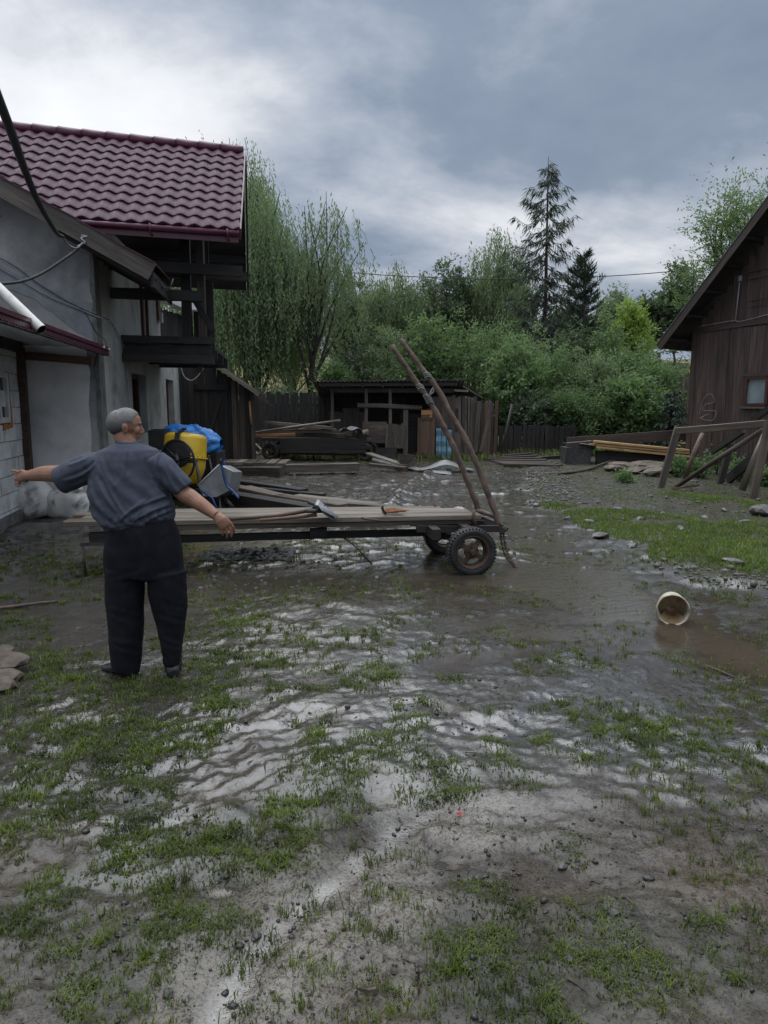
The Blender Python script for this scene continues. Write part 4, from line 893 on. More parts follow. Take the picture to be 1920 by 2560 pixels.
b = MB(); b.prism([bp_(0.0, -0.1, -0.02), bp_(0.0, btop(0), -0.02), bp_(0.0, btop(0), -8), bp_(0.0, -0.1, -8)], UB * 0.05); b.build('rear_wall', MAT['wood_black'], barn)
# roof slopes
b = MB(); b.prism([bp_(ts, brake(ts), 0.75), bp_(SR, brake(SR), 0.75), bp_(SR, brake(SR), -8), bp_(ts, brake(ts), -8)], ZZ * 0.09 + UB * -0.05); br = b.build('roof_slope', MAT['wood_black'], barn)
b = MB(); b.prism([bp_(2 * SR - ts, brake(ts), 0.75), bp_(SR + 0.002, brake(SR), 0.75), bp_(SR + 0.002, brake(SR), -8), bp_(2 * SR - ts, brake(ts), -8)], ZZ * 0.09 + UB * 0.05); b.build('roof_slope', MAT['wood_black'], barn)
plank(br, 'barge_board', bp_(ts - 0.03, brake(ts) + 0.02, 0.77), bp_(SR, brake(SR) + 0.02, 0.77), 0.17, 0.03, UB.cross(NB), MAT['wood_dark'], seg=6)
b = MB(); nn_ = V(0, 0, 1); b.prism([bp_(ts - 0.1, brake(ts) + 0.10, 0.80), bp_(SR, brake(SR) + 0.16, 0.80), bp_(SR, brake(SR) + 0.185, 0.80), bp_(ts - 0.1, brake(ts) + 0.125, 0.80)], -NB * 8.8); b.build('roof_sheet', MAT['sheet_grey'], br)
for k in range(6):
    s2 = ts + 0.25 + 0.5 * k; plank(br, 'soffit_rafter', bp_(s2, brake(s2) - 0.05, 0.74), bp_(s2, brake(s2) - 0.05, -0.5), 0.10, 0.07, UB, MAT['wood_black'])
# window
b = MB(); b.prism([bp_(wn0[0], wn1[1], -0.005), bp_(wn1[0], wn1[1], -0.005), bp_(wn1[0], wn0[1], -0.005), bp_(wn0[0], wn0[1], -0.005)], IB * 0.01); bw = b.build('window', MAT['glass'], barn)
sA, sB, zA, zB = wn0[0], wn1[0], wn1[1], wn0[1]
for a, c, sd2 in (((sA, zA), (sA, zB), UB), ((sB, zA), (sB, zB), UB), ((sA, zA), (sB, zA), ZZ), ((sA, zB), (sB, zB), ZZ)):
    plank(bw, 'window_frame', bp_(*a, 0.035), bp_(*c, 0.035), 0.075, 0.05, sd2, MAT['wood_red'])
plank(bw, 'window_sill', bp_(sA - 0.1, zA - 0.07, 0.05), bp_(sB + 0.1, zA - 0.07, 0.05), 0.05, 0.10, ZZ, MAT['wood_grey'])
plank(bw, 'drip_board', bp_(sA - 0.08, zB + 0.07, 0.04), bp_(sB + 0.08, zB + 0.09, 0.04), 0.08, 0.03, ZZ, MAT['wood_barn'])
cw = [bsz(x, y) for x, y in ((1752, 816), (1800, 808), (1838, 802), (1850, 804), (1880, 798), (1925, 786))]
b = MB(); b.tube(spline([bp_(s, z, 0.05) for s, z in cw]), 0.012, 6); b.build('conduit', MAT['cable_grey'], barn, True)
cw = [bsz(x, y) for x, y in ((1841, 802), (1846, 760), (1852, 700))]
b = MB(); b.tube([bp_(s, z, 0.05) for s, z in cw], 0.018, 6); cd = b.build('conduit', MAT['cable_grey'], barn, True)
b = MB(); s2, z2 = bsz(1852, 697); b.box(bp_(s2, z2, 0.05), (0.08, 0.08, 0.13)); b.build('junction_box', MAT['cable_grey'], barn)
for y in (682, 700, 754, 769):
    s2, z2 = bsz(1880, y); pole(barn, 'nail_rod', [bp_(s2 - 0.05, z2, 0.06), bp_(s2 + 0.9, z2 + 0.06, 0.06)], 0.008, MAT['dark_metal'], 5)
cw = [bsz(x, y) for x, y in ((1750, 1040), (1762, 998), (1780, 985), (1790, 1004), (1765, 1012), (1762, 1026), (1792, 1028), (1785, 1050), (1756, 1046), (1775, 1034), (1750, 1046))]
b = MB(); b.tube(spline([bp_(s, z, 0.06) for s, z in cw]), 0.006, 5); tag(b.build('wire_coil', MAT['galv'], None, True), 'tangled loop of pale wire hung on the barn wall', 'wire')
# ================================================================== CARTS
random.seed(77)
def rotM(x, y, z, loc):
    M = Matrix.Identity(4)
    for i in range(3): M[i][0], M[i][1], M[i][2] = x[i], y[i], z[i]
    M.translation = loc; return M
R0, TWD = 0.255, 0.15
b = MB()
prof = []
for k in range(15):
    a = math.pi * (k / 14) ; prof.append((R0 - 0.052 + 0.052 * math.sin(a) ** 0.55, -TWD / 2 * math.cos(a)))
prof = [(0.168, -0.058)] + prof + [(0.168, 0.058), (0.168, -0.058)]
b.lathe(prof, 44)
for k in range(44):                                       # tread lugs
    a = 2 * math.pi * k / 44
    for sgn, da in ((1, 0), (-1, 0.07)):
        M = Matrix.Rotation(a + da, 4, 'Z') @ Matrix.Translation((R0 - 0.004, 0, sgn * 0.040)) @ Matrix.Rotation(sgn * 0.35, 4, 'X')
        b.box((0, 0, 0), (0.012, 0.020, 0.055)); 
        for i in range(len(b.v) - 8, len(b.v)): b.v[i] = tuple(M @ Vector(b.v[i]))
TYRE = b.mesh('tyre', True); TYRE.materials.append(MAT['rubber'])
b = MB(); b.lathe([(0.172, -0.055), (0.176, -0.066), (0.165, -0.062), (0.155, -0.045), (0.148, 0.0), (0.155, 0.045), (0.165, 0.062), (0.176, 0.066), (0.172, 0.055)], 40)
b.lathe([(0.158, 0.020), (0.138, 0.030), (0.132, 0.024), (0.136, 0.012), (0.158, 0.004), (0.158, 0.020)], 40)
RIM = b.mesh('rim', True); RIM.materials.append(MAT['rust'])
SPOKES = MB()
for k in range(4):
    a = 2 * math.pi * k / 4 + 0.5
    M = Matrix.Rotation(a, 4, 'Z'); n0 = len(SPOKES.v)
    SPOKES.prism([(0.045, -0.030, -0.035), (0.145, -0.020, -0.020), (0.145, 0.020, -0.020), (0.045, 0.030, -0.035)], (0, 0, 0.016))
    for i in range(n0, len(SPOKES.v)): SPOKES.v[i] = tuple(M @ Vector(SPOKES.v[i]))
SPOKE_ME = [None] * 4
for k in range(4):
    q = MB(); q.add([SPOKES.v[k * 8 + i] for i in range(8)], [(0, 1, 2, 3), (7, 6, 5, 4), (4, 5, 1, 0), (5, 6, 2, 1), (6, 7, 3, 2), (7, 4, 0, 3)]); SPOKE_ME[k] = q.mesh('spoke'); SPOKE_ME[k].materials.append(MAT['rust'])
b = MB(); b.lathe([(0.0, -0.085), (0.022, -0.085), (0.026, -0.065), (0.034, -0.060), (0.036, -0.045), (0.070, -0.040), (0.074, -0.030), (0.074, 0.02), (0.03, 0.03), (0.0, 0.03)], 20)
for k in range(5):
    a = 2 * math.pi * k / 5; b.lathe([(0.009, -0.052), (0.009, -0.038)], 6, Matrix.Translation((0.052 * math.cos(a), 0.052 * math.sin(a), 0))); 
HUB = b.mesh('hub', False); HUB.materials.append(MAT['rust'])
def wheel(parent, centre, axis, scale=1.0):
    x = V(0, 0, 1); z = Vector(axis).normalized(); y = z.cross(x)
    M = rotM(x, y, z, centre) @ Matrix.Rotation(random.uniform(0, 6), 4, 'Z') @ Matrix.Scale(scale, 4)
    t_ = mkobj('wheel', TYRE, None, parent, M)
    mkobj('rim', RIM, None, t_, M); mkobj('hub', HUB, None, t_, M)
    for q in SPOKE_ME: mkobj('spoke', q, None, t_, M)
    return t_

# ---- the long cart in the middle of the yard
wn = gp(1177, 1434); wn.z = hz(wn.x, wn.y); wf_ = gp(1111, 1381)
ax = V(wf_.x - wn.x, wf_.y - wn.y, 0).normalized(); UC = V(ax.y, -ax.x, 0)
cart = thing('hand_cart', V(wn.x, wn.y, 0), 'long two-wheeled plank cart with raised pole shafts, behind the man', 'cart')
wc1 = V(wn.x, wn.y, max(wn.z, -0.01) + R0 - 0.01); wc2 = wc1 + ax * 1.10
wheel(cart, wc1, ax); wheel(cart, wc2, ax)
pole(cart, 'axle', [wc1 + ax * 0.03, wc2 - ax * 0.03], 0.030, MAT['rust'], 8)
NL, NRr = at(157, 1303, 7.05), at(1200, 1287, 7.62)
dc = (NRr - NL).normalized(); wcv = V(-dc.y, dc.x, 0).normalized()
bw_ = [0.21, 0.19, 0.2, 0.18]; o_ = 0.0
for k, w_ in enumerate(bw_):
    a = NL + wcv * (o_ + w_ / 2) + dc * [0.0, 0.12, -0.02, 0.2][k]; c = NRr + wcv * (o_ + w_ / 2) + dc * [0.02, -0.05, -0.12, -0.3][k]
    plank(cart, 'bed_board', a - ZZ * 0.028, c - ZZ * 0.028, w_ - 0.008, 0.054, wcv, MAT['wood_grey'], seg=8, warp=0.006, chamf=0.006)
    o_ += w_
o_ = 0.02
for k in range(3):
    a = NL + wcv * (o_ + 0.1) + dc * [0.62, 0.5, 0.7][k]; c = NRr + wcv * (o_ + 0.1) + dc * [-0.06, -0.1, -0.15][k]
    plank(cart, 'bed_board', a - ZZ * 0.088, c - ZZ * 0.083, 0.20, 0.050, wcv, MAT['wood_wet'], seg=6, warp=0.004, chamf=0.005); o_ += 0.22
# bolsters, drawbar, stand
mid = (wc1 + wc2) / 2
for d_, z_ in ((0.0, 0.02), (-0.35, 0.03)):
    p = V(mid.x, mid.y, NRr.z - 0.15) + UC * d_; plank(cart, 'bolster', p - ax * 0.47, p + ax * 0.47, 0.09, 0.11, UC, MAT['wood_black'])
for s_ in (-0.18, 0.2):
    plank(cart, 'frame_rail', V(mid.x, mid.y, NRr.z - 0.13) + ax * s_ - UC * 0.5, V(mid.x, mid.y, NRr.z - 0.16) + ax * s_ + UC * 0.42, 0.06, 0.07, ax, MAT['wood_black'])
dl, dr = at(238, 1352, 7.25), at(1090, 1332, 8.0)
plank(cart, 'drawbar', dl, dr, 0.075, 0.07, ZZ, MAT['wood_black'], seg=8, warp=0.008)
plank(cart, 'drawbar_block', at(225, 1342, 7.2), at(420, 1338, 7.3), 0.10, 0.08, ZZ, MAT['wood_black'])
plank(cart, 'crossbar', at(200, 1361, 7.1), at(330, 1358, 7.15), 0.030, 0.04, ZZ, MAT['dark_metal'])
lg = at(207, 1362, 7.1); pole(cart, 'stand', [lg, V(lg.x + 0.01, lg.y, hz(lg.x, lg.y) - 0.02)], 0.014, MAT['dark_metal'], 6)
bk = at(795, 1331, 7.6); plank(cart, 'clamp', bk - dc * 0.09, bk + dc * 0.09, 0.09, 0.10, ZZ, MAT['wood_black'])
pole(cart, 'stake', [at(1187, 1311, 7.62), at(1183, 1292, 7.62), at(1186, 1276, 7.62)], [0.026, 0.024, 0.018], MAT['wood_brown'], 7)
pole(cart, 'stake', [at(1094, 1284, 8.3), at(1086, 1257, 8.3)], [0.020, 0.017], MAT['wood_brown'], 7)
plank(cart, 'shaft_plate', at(1212, 1302, 7.85), at(1262, 1330, 7.75), 0.10, 0.05, ax, MAT['wood_black']); plank(cart, 'shaft_plate', at(1200, 1296, 8.15), at(1255, 1318, 8.05), 0.08, 0.05, ax, MAT['wood_black'])
def wob(pts, r, sd3):
    g = random.Random(sd3); return [p + V(g.uniform(-r, r), g.uniform(-r, r), g.uniform(-r, r)) for p in spline(pts, 4)]
sa = [at(x, y, Y) for x, y, Y in ((1246, 1312, 7.85), (1239, 1283, 7.85), (1222, 1240, 7.87), (1187, 1150, 7.9), (1164, 1098, 7.9), (1129, 1040, 7.9), (1095, 973, 7.9), (1066, 936, 7.9), (1037, 898, 7.9), (1001, 849, 7.9))]
sb = [at(x, y, Y) for x, y, Y in ((1197, 1278, 8.15), (1181, 1231, 8.15), (1164, 1190, 8.15), (1138, 1127, 8.15), (1115, 1080, 8.15), (1089, 1028, 8.15), (1066, 991, 8.15), (1048, 965, 8.15), (1014, 915, 8.15), (979, 863, 8.15))]
for pts, sd3 in ((sa, 3), (sb, 8)):
    q = wob(pts, 0.004, sd3); pole(cart, 'shaft', q, list(np.linspace(0.036, 0.028, len(q)) * (1 + 0.10 * np.sin(np.arange(len(q)) * 1.9 + sd3))), MAT['log'], 10)
pole(cart, 'shaft_crossbar', [at(1192, 1276, 8.15), at(1212, 1282, 8.0), at(1238, 1292, 7.88)], [0.030, 0.026, 0.026], MAT['log'], 8)
for base, n_ in ((sb[6], 5), (sa[7], 3), (sb[7], 3)):
    b = MB()
    for k in range(n_):
        a0 = base + V(0.01 * k, -0.0, -0.02 * k); b.tube(spline([a0 + V(-0.04, -0.03, 0), a0 + V(0.0, -0.045, 0.02), a0 + V(0.045, -0.02, 0.0), a0 + V(0.02, 0.04, -0.01), a0 + V(-0.035, 0.02, 0)], 5), 0.006, 5)
    b.build('binding_wire', MAT['galv'], cart, True)
pole(cart, 'binding_wire', spline([sb[6] + V(0.03, -0.03, 0.02), sb[6] + V(0.09, -0.03, 0.14), sb[6] + V(0.06, -0.03, 0.20), sb[6] + V(0.08, -0.02, 0.06), sb[6] + V(0.0, -0.03, 0.0)], 5), 0.007, MAT['galv'], 5)
# chain
ch0 = at(1258, 1328, 7.8)
chain = thing('chain', ch0, 'rusty chain hanging from the front end of the long cart', 'chain')
lk = MB(); pts = []
for k in range(14):
    a = 2 * math.pi * k / 14; pts.append(V(0.024 * math.cos(a) * (1.0), 0.010 * math.sin(a), 0))
pts.append(pts[0]); lk.tube(pts, 0.0042, 6, False); LINK = lk.mesh('link', True); LINK.materials.append(MAT['rust'])
def hang(P, nlinks):
    P = spline(P, 10); L = [0]
    for a, c in zip(P, P[1:]): L.append(L[-1] + (c - a).length)
    for i in range(nlinks):
        d = (i + 0.5) / nlinks * L[-1]; j = max(0, min(len(P) - 2, int(np.searchsorted(L, d)) - 1)); t = (d - L[j]) / max(1e-6, L[j + 1] - L[j])
        p = P[j].lerp(P[j + 1], t); M = framex(P[j], P[j + 1], V(0.2, 1, 0.1) if i % 2 else V(1, -0.2, 0.1)); M.translation = p
        mkobj('link', LINK, None, chain, M @ Matrix.Scale(1.15, 4))
hang([ch0, at(1262, 1355, 7.75), at(1270, 1385, 7.7), gd(1296, 1422, 0.015)], 17)
hang([ch0 + V(-0.03, 0, 0), at(1254, 1355, 7.75), at(1264, 1390, 7.7), gd(1288, 1418, 0.02)], 16)
b = MB(); b.tube(spline([ch0 + V(-0.06, 0, 0.03), ch0 + V(0.0, -0.02, 0.045), ch0 + V(0.05, 0, 0.03), ch0 + V(0.03, 0.02, 0.0), ch0 + V(-0.04, 0.01, 0.0), ch0 + V(-0.06, 0, 0.03)]), 0.009, 6); b.build('shackle', MAT['dark_metal'], chain, True)
# loose rod dangling from the cart
tag(pole(None, 'iron_rod', [at(930, 1411, 7.5), at(900, 1378, 7.5), at(872, 1352, 7.5), at(858, 1344, 7.55)], 0.008, MAT['dark_metal'], 6), 'thin dark iron rod dangling from the drawbar of the long cart', 'rod')
# spades and scrap lying on the cart
def on_bed(px, py, up=0.0):
    p = hit(px, py, NL + ZZ * up, ZZ); f = (p - NL).dot(dc); return p + ZZ * ((NRr.z - NL.z) * f / (NRr - NL).length)
def spade(pts, blade, label, hr, tip):
    t_ = thing('spade', pts[0], label, 'spade'); pole(t_, 'handle', pts, hr, MAT['wood_brown'], 8)
    d_ = (blade - pts[-1]).normalized(); sd_ = d_.cross(ZZ).normalized(); L = (blade - pts[-1]).length
    b = MB(); b.sheet(lambda u, v: pts[-1] + d_ * (L * v) + sd_ * ((u - 0.5) * 0.21 * (1.0 if v < 0.75 else 1 - (v - 0.75) * 1.6)) + ZZ * (0.055 + 0.045 * (1 - 4 * (u - 0.5) ** 2) - 0.07 * v), 8, 6, (0, 0, 0.004)); b.build('blade', MAT['galv' if tip else 'sheet_grey'], t_, True)
    pole(t_, 'socket', [pts[-1] - d_ * 0.12 + ZZ * 0.02, pts[-1] + d_ * 0.08 + ZZ * 0.055], [0.020, 0.026], MAT['dark_metal'], 8)
spade([on_bed(560, 1297, 0.02), on_bed(690, 1287, 0.05), on_bed(795, 1270, 0.09)], on_bed(838, 1292, 0.0) + V(0, -0.02, 0.0), 'long-handled spade on the cart, its bright blade turned up', [0.018, 0.019, 0.022], True)
spade([on_bed(650, 1298, 0.02), on_bed(720, 1292, 0.03), on_bed(792, 1284, 0.05)], on_bed(835, 1296, 0.0) + V(0.02, 0.13, 0.0), 'second spade lying under the bright-bladed one on the cart', [0.016, 0.017, 0.02], False)
hp = on_bed(985, 1282, 0.0); spl = thing('splintered_wood', hp, 'reddish splintered scrap of wood on the cart planks', 'wood scrap')
for k in range(9):
    a_ = hp + V(random.uniform(-0.15, 0.02), random.uniform(-0.04, 0.07), 0.015 + random.uniform(0, 0.035)); c = a_ + V(random.uniform(0.12, 0.22), random.uniform(-0.05, 0.05), random.uniform(-0.012, 0.03))
    pole(spl, 'splinter', [a_, (a_ + c) / 2 + V(0, 0, 0.008), c], [random.uniform(0.006, 0.012), random.uniform(0.012, 0.020), 0.002], MAT['hide'], 5, False)
tag(pole(None, 'bent_stub', [on_bed(964, 1280, 0.02), on_bed(958, 1272, 0.06), on_bed(955, 1265, 0.10), on_bed(958, 1262, 0.13)], [0.018, 0.016, 0.014, 0.010], MAT['wood_brown'], 7), 'short bent wooden stub standing up beside the reddish splinters', 'wood scrap')
tag(pole(None, 'twig', [on_bed(905, 1291, 0.02), on_bed(920, 1295, 0.03), on_bed(938, 1296, 0.02), on_bed(956, 1299, 0.015)], [0.012, 0.010, 0.010, 0.006], MAT['wood_dark'], 6), 'dark knobbly twig lying on the cart right of the spades', 'twig')
# black plastic under the cart
bc = gp(615, 1392)
def plas(u, v):
    x = bc.x - 0.5 + 1.05 * u; y = bc.y + 0.1 - 0.35 + 0.7 * v; e = math.sin(math.pi * u) ** 0.5 * math.sin(math.pi * v) ** 0.5
    return V(x, y, hz(x, y) + 0.008 + e * (0.01 + 0.13 * abs(2 * float(fbm(np.array([x * 6]), np.array([y * 9]), 3, 4, 0.6)[0]) - 1)))
b = MB(); b.sheet(plas, 60, 36, (0, 0, -0.004)); tag(b.build('plastic_sheet', MAT['plastic_black'], None, False), 'crumpled black plastic sheet in the mud under the cart', 'plastic')

ORDN = ['first', 'second', 'third', 'fourth', 'fifth', 'sixth', 'seventh', 'eighth', 'ninth']
# ---- plank pile behind the cart
pile = []
def lumber(name, a, c, w_, t_, mat, label, group=None, side=None, cat='plank'):
    o = plank(None, name, a, c, w_, t_, side or V(-(c - a).y, (c - a).x, 0), MAT[mat], seg=4, warp=0.006, chamf=0.006); return tag(o, label, cat, group)
G1 = 'planks in the fanned pile behind the cart'
for (x0, y0, Y0, x1, y1, Y1, w_, mt, lb) in (
    (535, 1208, 13.2, 700, 1240, 11.9, 0.26, 'wood_wet', 'wet plank nearest the wheelbarrow in the fanned pile'),
    (612, 1219, 12.8, 770, 1258, 11.4, 0.28, 'wood_grey', 'grey plank second from the wheelbarrow in the fanned pile'),
    (690, 1238, 12.0, 860, 1266, 10.9, 0.26, 'wood_wet', 'dark plank across the middle of the fanned pile'),
    (740, 1240, 12.2, 940, 1262, 11.3, 0.24, 'wood_grey', 'long pale plank at the back of the fanned pile'),
    (815, 1254, 11.4, 985, 1270, 10.6, 0.24, 'wood_grey', 'pale plank above the thick end-grain beam'),
    (650, 1222, 13.0, 810, 1238, 12.6, 0.16, 'wood_black', 'black slab-edged plank behind the fanned pile')):
    lumber('plank', at(x0, y0, Y0), at(x1, y1, Y1), w_, 0.06, mt, lb, G1)
lumber('beam', at(850, 1286, 10.2), at(1000, 1277, 10.4), 0.16, 0.15, 'wood_grey', 'short thick pale beam with cut end behind the cart', None, V(0, 1, 0), 'beam')
lumber('beam', at(520, 1238, 12.6), at(830, 1292, 10.6), 0.30, 0.26, 'wood_black', 'thick black beam carrying the fanned pile', None, V(0.5, 1, 0), 'beam')
lumber('beam', at(560, 1208, 13.8), at(760, 1238, 12.9), 0.26, 0.22, 'wood_black', 'black beam lying behind the wheelbarrow legs', None, V(0.5, 1, 0), 'beam')
# ---- timber platform and long beam farther back
lumber('beam', at(505, 1178, 18.0), at(705, 1180, 17.4), 0.3, 0.24, 'wood_wet', 'squared wet beam under the short cross planks', None, V(0, 1, 0), 'beam')
lumber('beam', at(700, 1170, 17.9), at(895, 1167, 18.4), 0.3, 0.20, 'wood_wet', 'long squared beam lying across the mud, right of the cross planks', None, V(0, 1, 0), 'beam')
G2 = 'cross planks on the squared beam'
for k in range(8):
    x = 512 + 27 * k; a = at(x, 1158 + k * 0.5, 17.7); c = at(x + 22 - k, 1151, 19.6)
    lumber('cross_plank', a, c, 0.24, 0.07, 'wood_wet' if k % 3 else 'wood_grey', '%s short cross plank on the squared beam, counted from the house side' % ORDN[k], G2)
# ---- far cart with its load
fc = thing('farm_cart', gp(790, 1158), 'far farm cart loaded with loose lumber, in front of the open shed', 'cart')
FY = gp(800, 1157).y; axf = V(0.12, 0.99, 0)
for px_, dy_ in ((676, 0), (912, 0.1)):
    p = at(px_, 1135, FY + dy_); 
    for k in (0, 1.25): wheel(fc, V(p.x + 0.12 * k, p.y + k, 0.27 + hz(p.x, p.y + k)), axf, 1.06)
    pole(fc, 'axle', [V(p.x, p.y, 0.27), V(p.x + 0.15, p.y + 1.25, 0.27)], 0.04, MAT['dark_metal'], 7)
for k in range(4):
    a, c = at(665, 1117, FY + 0.15 + 0.33 * k), at(930, 1118, FY + 0.15 + 0.33 * k); plank(fc, 'bed_board', a, c, 0.3, 0.10, V(0, 1, 0), MAT['wood_black'])
for k in range(2): plank(fc, 'side_board', at(700, 1107 + 18 * k, FY + 0.02), at(915, 1106 + 18 * k, FY + 0.02), 0.2, 0.04, ZZ, MAT['wood_black'])
plank(fc, 'perch', at(700, 1133, FY + 0.6), at(900, 1137, FY + 0.6), 0.06, 0.06, ZZ, MAT['dark_metal'])
plank(fc, 'bolster', at(905, 1085, FY + 0.2), at(905, 1130, FY + 0.2), 0.3, 0.2, V(1, 0, 0), MAT['wood_black'])
L3 = [(640, 1090, 738, 1086, .17, .08, 'wood_ochre', 'brown squared offcut at the left end of the far cart load'), (660, 1056, 830, 1070, .16, .08, 'wood_grey', 'pale slab on top of the far cart load'),
      (655, 1078, 840, 1077, .2, .1, 'wood_wet', 'wet board low in the far cart load'), (735, 1078, 800, 1058, .12, .04, 'wood_grey', 'short pale lath tilted on the far cart load'),
      (760, 1083, 860, 1090, .2, .12, 'wood_dark', 'dark block in the middle of the far cart load'), (680, 1066, 815, 1068, .2, .1, 'wood_dark', 'dark board under the pale slab on the far cart'),
      (800, 1072, 880, 1086, .2, .12, 'wood_dark', 'dark stub leaning at the right of the far cart load'), (655, 1098, 930, 1100, .22, .08, 'wood_dark', 'long dark board at the bottom of the far cart load')]
for i, (x0, y0, x1, y1, w_, t_, mt, lb) in enumerate(L3): lumber('board', at(x0, y0, FY + 0.2 + 0.13 * i), at(x1, y1, FY + 0.25 + 0.13 * i), t_ * 1.2, w_ * 0.8, mt, lb, 'lumber on the far cart', ZZ, 'board')
tag(pole(None, 'pale_pole', [at(624, 1083, FY - 0.1), at(740, 1066, FY), at(851, 1051, FY + 0.1)], [0.03, 0.035, 0.04], MAT['wood_grey'], 8), 'long pale peeled pole slanting across the far cart load', 'pole')
tag(pole(None, 'log', [at(890, 1088, FY + 0.3), at(922, 1082, FY + 0.3)], [0.13, 0.12], MAT['log'], 10), 'short log end at the right of the far cart load', 'log')
b = MB(); tp = at(878, 1078, FY)
b.sheet(lambda u, v: tp + V(-0.35 + 0.7 * u, -0.1 + 0.4 * v, 0.06 * math.sin(9 * u + 4 * v) + 0.09 * math.sin(math.pi * u)), 16, 8, (0, 0, -0.01)); tag(b.build('plastic_rag', MAT['sheet_grey'], None, True), 'crumpled pale plastic rag on the far cart', 'plastic')
# litter right of the far cart
lumber('plank', at(922, 1134, 21.0), at(1012, 1163, 19.2), 0.22, 0.05, 'wood_grey', 'pale plank sloping down right of the far cart', None, None)
lumber('plank', at(925, 1160, 19.3), at(1015, 1170, 18.8), 0.20, 0.05, 'wood_dark', 'dark plank flat in the mud below the sloping pale one', None, None)
b = MB(); b.box((0, 0, 0), (0.42, 0.4, 0.42), Matrix.Rotation(0.2, 3, 'Z'), 0.06); o = b.build('wooden_block', MAT['wood_dark'], None, False, Matrix.Translation(at(1015, 1158, 19.4))); tag(o, 'dark leaning wooden block beside the sloping pale plank', 'block')
b = MB(); b.box((0, 0, 0), (0.66, 0.1, 0.34), None, 0.03); o = b.build('feed_trough', MAT['wood_black'], None, False, Matrix.Translation(at(965, 1134, 22.2))); tag(o, 'low dark trough board standing before the picket panel', 'trough')
dm = gp(1118, 1184)
def dome(u, v):
    x = -0.72 + 1.44 * u; y = -0.35 + 0.7 * v; r = math.hypot((x + 0.02) / 0.46, y / 0.5)
    return V(dm.x + x, dm.y + 0.4 + y, 0.10 + 0.23 * math.exp(-r * r * 1.3) - 0.03 * abs(x))
b = MB(); b.sheet(dome, 26, 14, (0, 0, -0.008)); ds_ = tag(b.build('metal_sheet', MAT['sheet_grey'], None, True), 'bulging grey metal sheet lying in the mud before the blue panel', 'metal sheet')
pole(ds_, 'support', [V(dm.x + 0.05, dm.y + 0.06, -0.02), V(dm.x + 0.05, dm.y + 0.06, 0.12)], 0.06, MAT['wood_black'], 8)
b = MB(); sA_ = [gp(930, 1160), gp(990, 1172), gp(1060, 1184), gp(1130, 1190)]
b.sheet(lambda u, v: spline(sA_, 6)[min(18, int(round(u * 18)))] + V(0, 0.35 * v, 0.12 - 0.09 * u + 0.05 * v), 18, 2, (0, 0, -0.01)); tag(b.build('metal_strip', MAT['sheet_grey'], None, True), 'long bent strip of sheet metal leading to the bulging sheet', 'metal sheet')

# ================================================================== MIXER, BARROW, TARP, BAGS
mx = gp(440, 1278); mY = 12.2
mc_ = at(462, 1140, mY)
mixer = thing('cement_mixer', V(mc_.x, mY, hz(mc_.x, mY)), 'yellow drum cement mixer with black handwheel, turned mouth down', 'cement mixer')
tilt = Matrix.Translation(mc_) @ Matrix.Rotation(rad(4), 4, 'Y') @ Matrix.Rotation(rad(-6), 4, 'X')
b = MB(); b.lathe([(0.0, 0.40), (0.18, 0.395), (0.30, 0.375), (0.345, 0.34), (0.355, 0.30), (0.365, -0.01)], 40, tilt); drum = b.build('drum', MAT['yellow'], mixer, True)
b = MB(); b.lathe([(0.365, -0.012), (0.395, -0.014), (0.395, -0.034), (0.365, -0.036)], 40, tilt); b.build('flange', MAT['yellow'], drum, True)
b = MB(); b.lathe([(0.362, -0.038), (0.355, -0.20), (0.335, -0.27), (0.265, -0.45), (0.24, -0.47), (0.225, -0.45), (0.30, -0.26)], 40, tilt); b.build('drum_mouth', MAT['yellow'], drum, True)
for k in range(26):
    a = 2 * math.pi * k / 26; b = MB(); b.lathe([(0.0, 0.016), (0.011, 0.014), (0.012, -0.04)], 6, tilt @ Matrix.Translation((0.38 * math.cos(a), 0.38 * math.sin(a), -0.012)))
    if math.sin(a) < 0.3: b.build('bolt', MAT['dark_metal'], drum)
fr = [tilt @ V(-0.03, -0.02, 0.47), tilt @ V(-0.03, -0.25, 0.44), tilt @ V(-0.03, -0.40, 0.34), tilt @ V(-0.03, -0.43, 0.12), tilt @ V(-0.02, -0.43, -0.05)]
plank(mixer, 'yoke_strap', fr[0], fr[2], 0.07, 0.03, V(1, 0, 0), MAT['black']); plank(mixer, 'yoke_strap', fr[2] + V(0, 0, 0.03), fr[4], 0.075, 0.03, V(1, 0, 0), MAT['black'])
wcx = at(440, 1134, mY - 0.46)
Mw = rotM(V(1, 0, 0), V(0, 0, 1), V(0, -1, 0), wcx)
b = MB(); b.lathe([(0.0, 0.02), (0.20, 0.02), (0.235, 0.008), (0.24, -0.01), (0.0, -0.012)], 32, Mw); b.build('tilt_disc', MAT['black'], mixer, True)
hw_c = at(444, 1152, mY - 0.62)
Mh = Matrix.Translation(hw_c) @ Matrix.Rotation(rad(-34), 4, 'Z') @ Matrix.Rotation(rad(90), 4, 'X') @ Matrix.Rotation(0.2, 4, 'Y')
b = MB(); b.tube([Mh @ V(0.33 * math.cos(2 * math.pi * k / 36), 0.33 * math.sin(2 * math.pi * k / 36), 0) for k in range(37)], 0.020, 8, False); hwl = b.build('handwheel', MAT['black'], mixer, True)
for k in range(3):
    a = 2 * math.pi * k / 3 + 0.3; pole(hwl, 'handwheel_spoke', [Mh @ V(0, 0, -0.03), Mh @ V(0.32 * math.cos(a), 0.32 * math.sin(a), 0)], 0.017, MAT['black'], 7)
pole(mixer, 'spindle', [wcx, hw_c], 0.035, MAT['dark_metal'], 8)
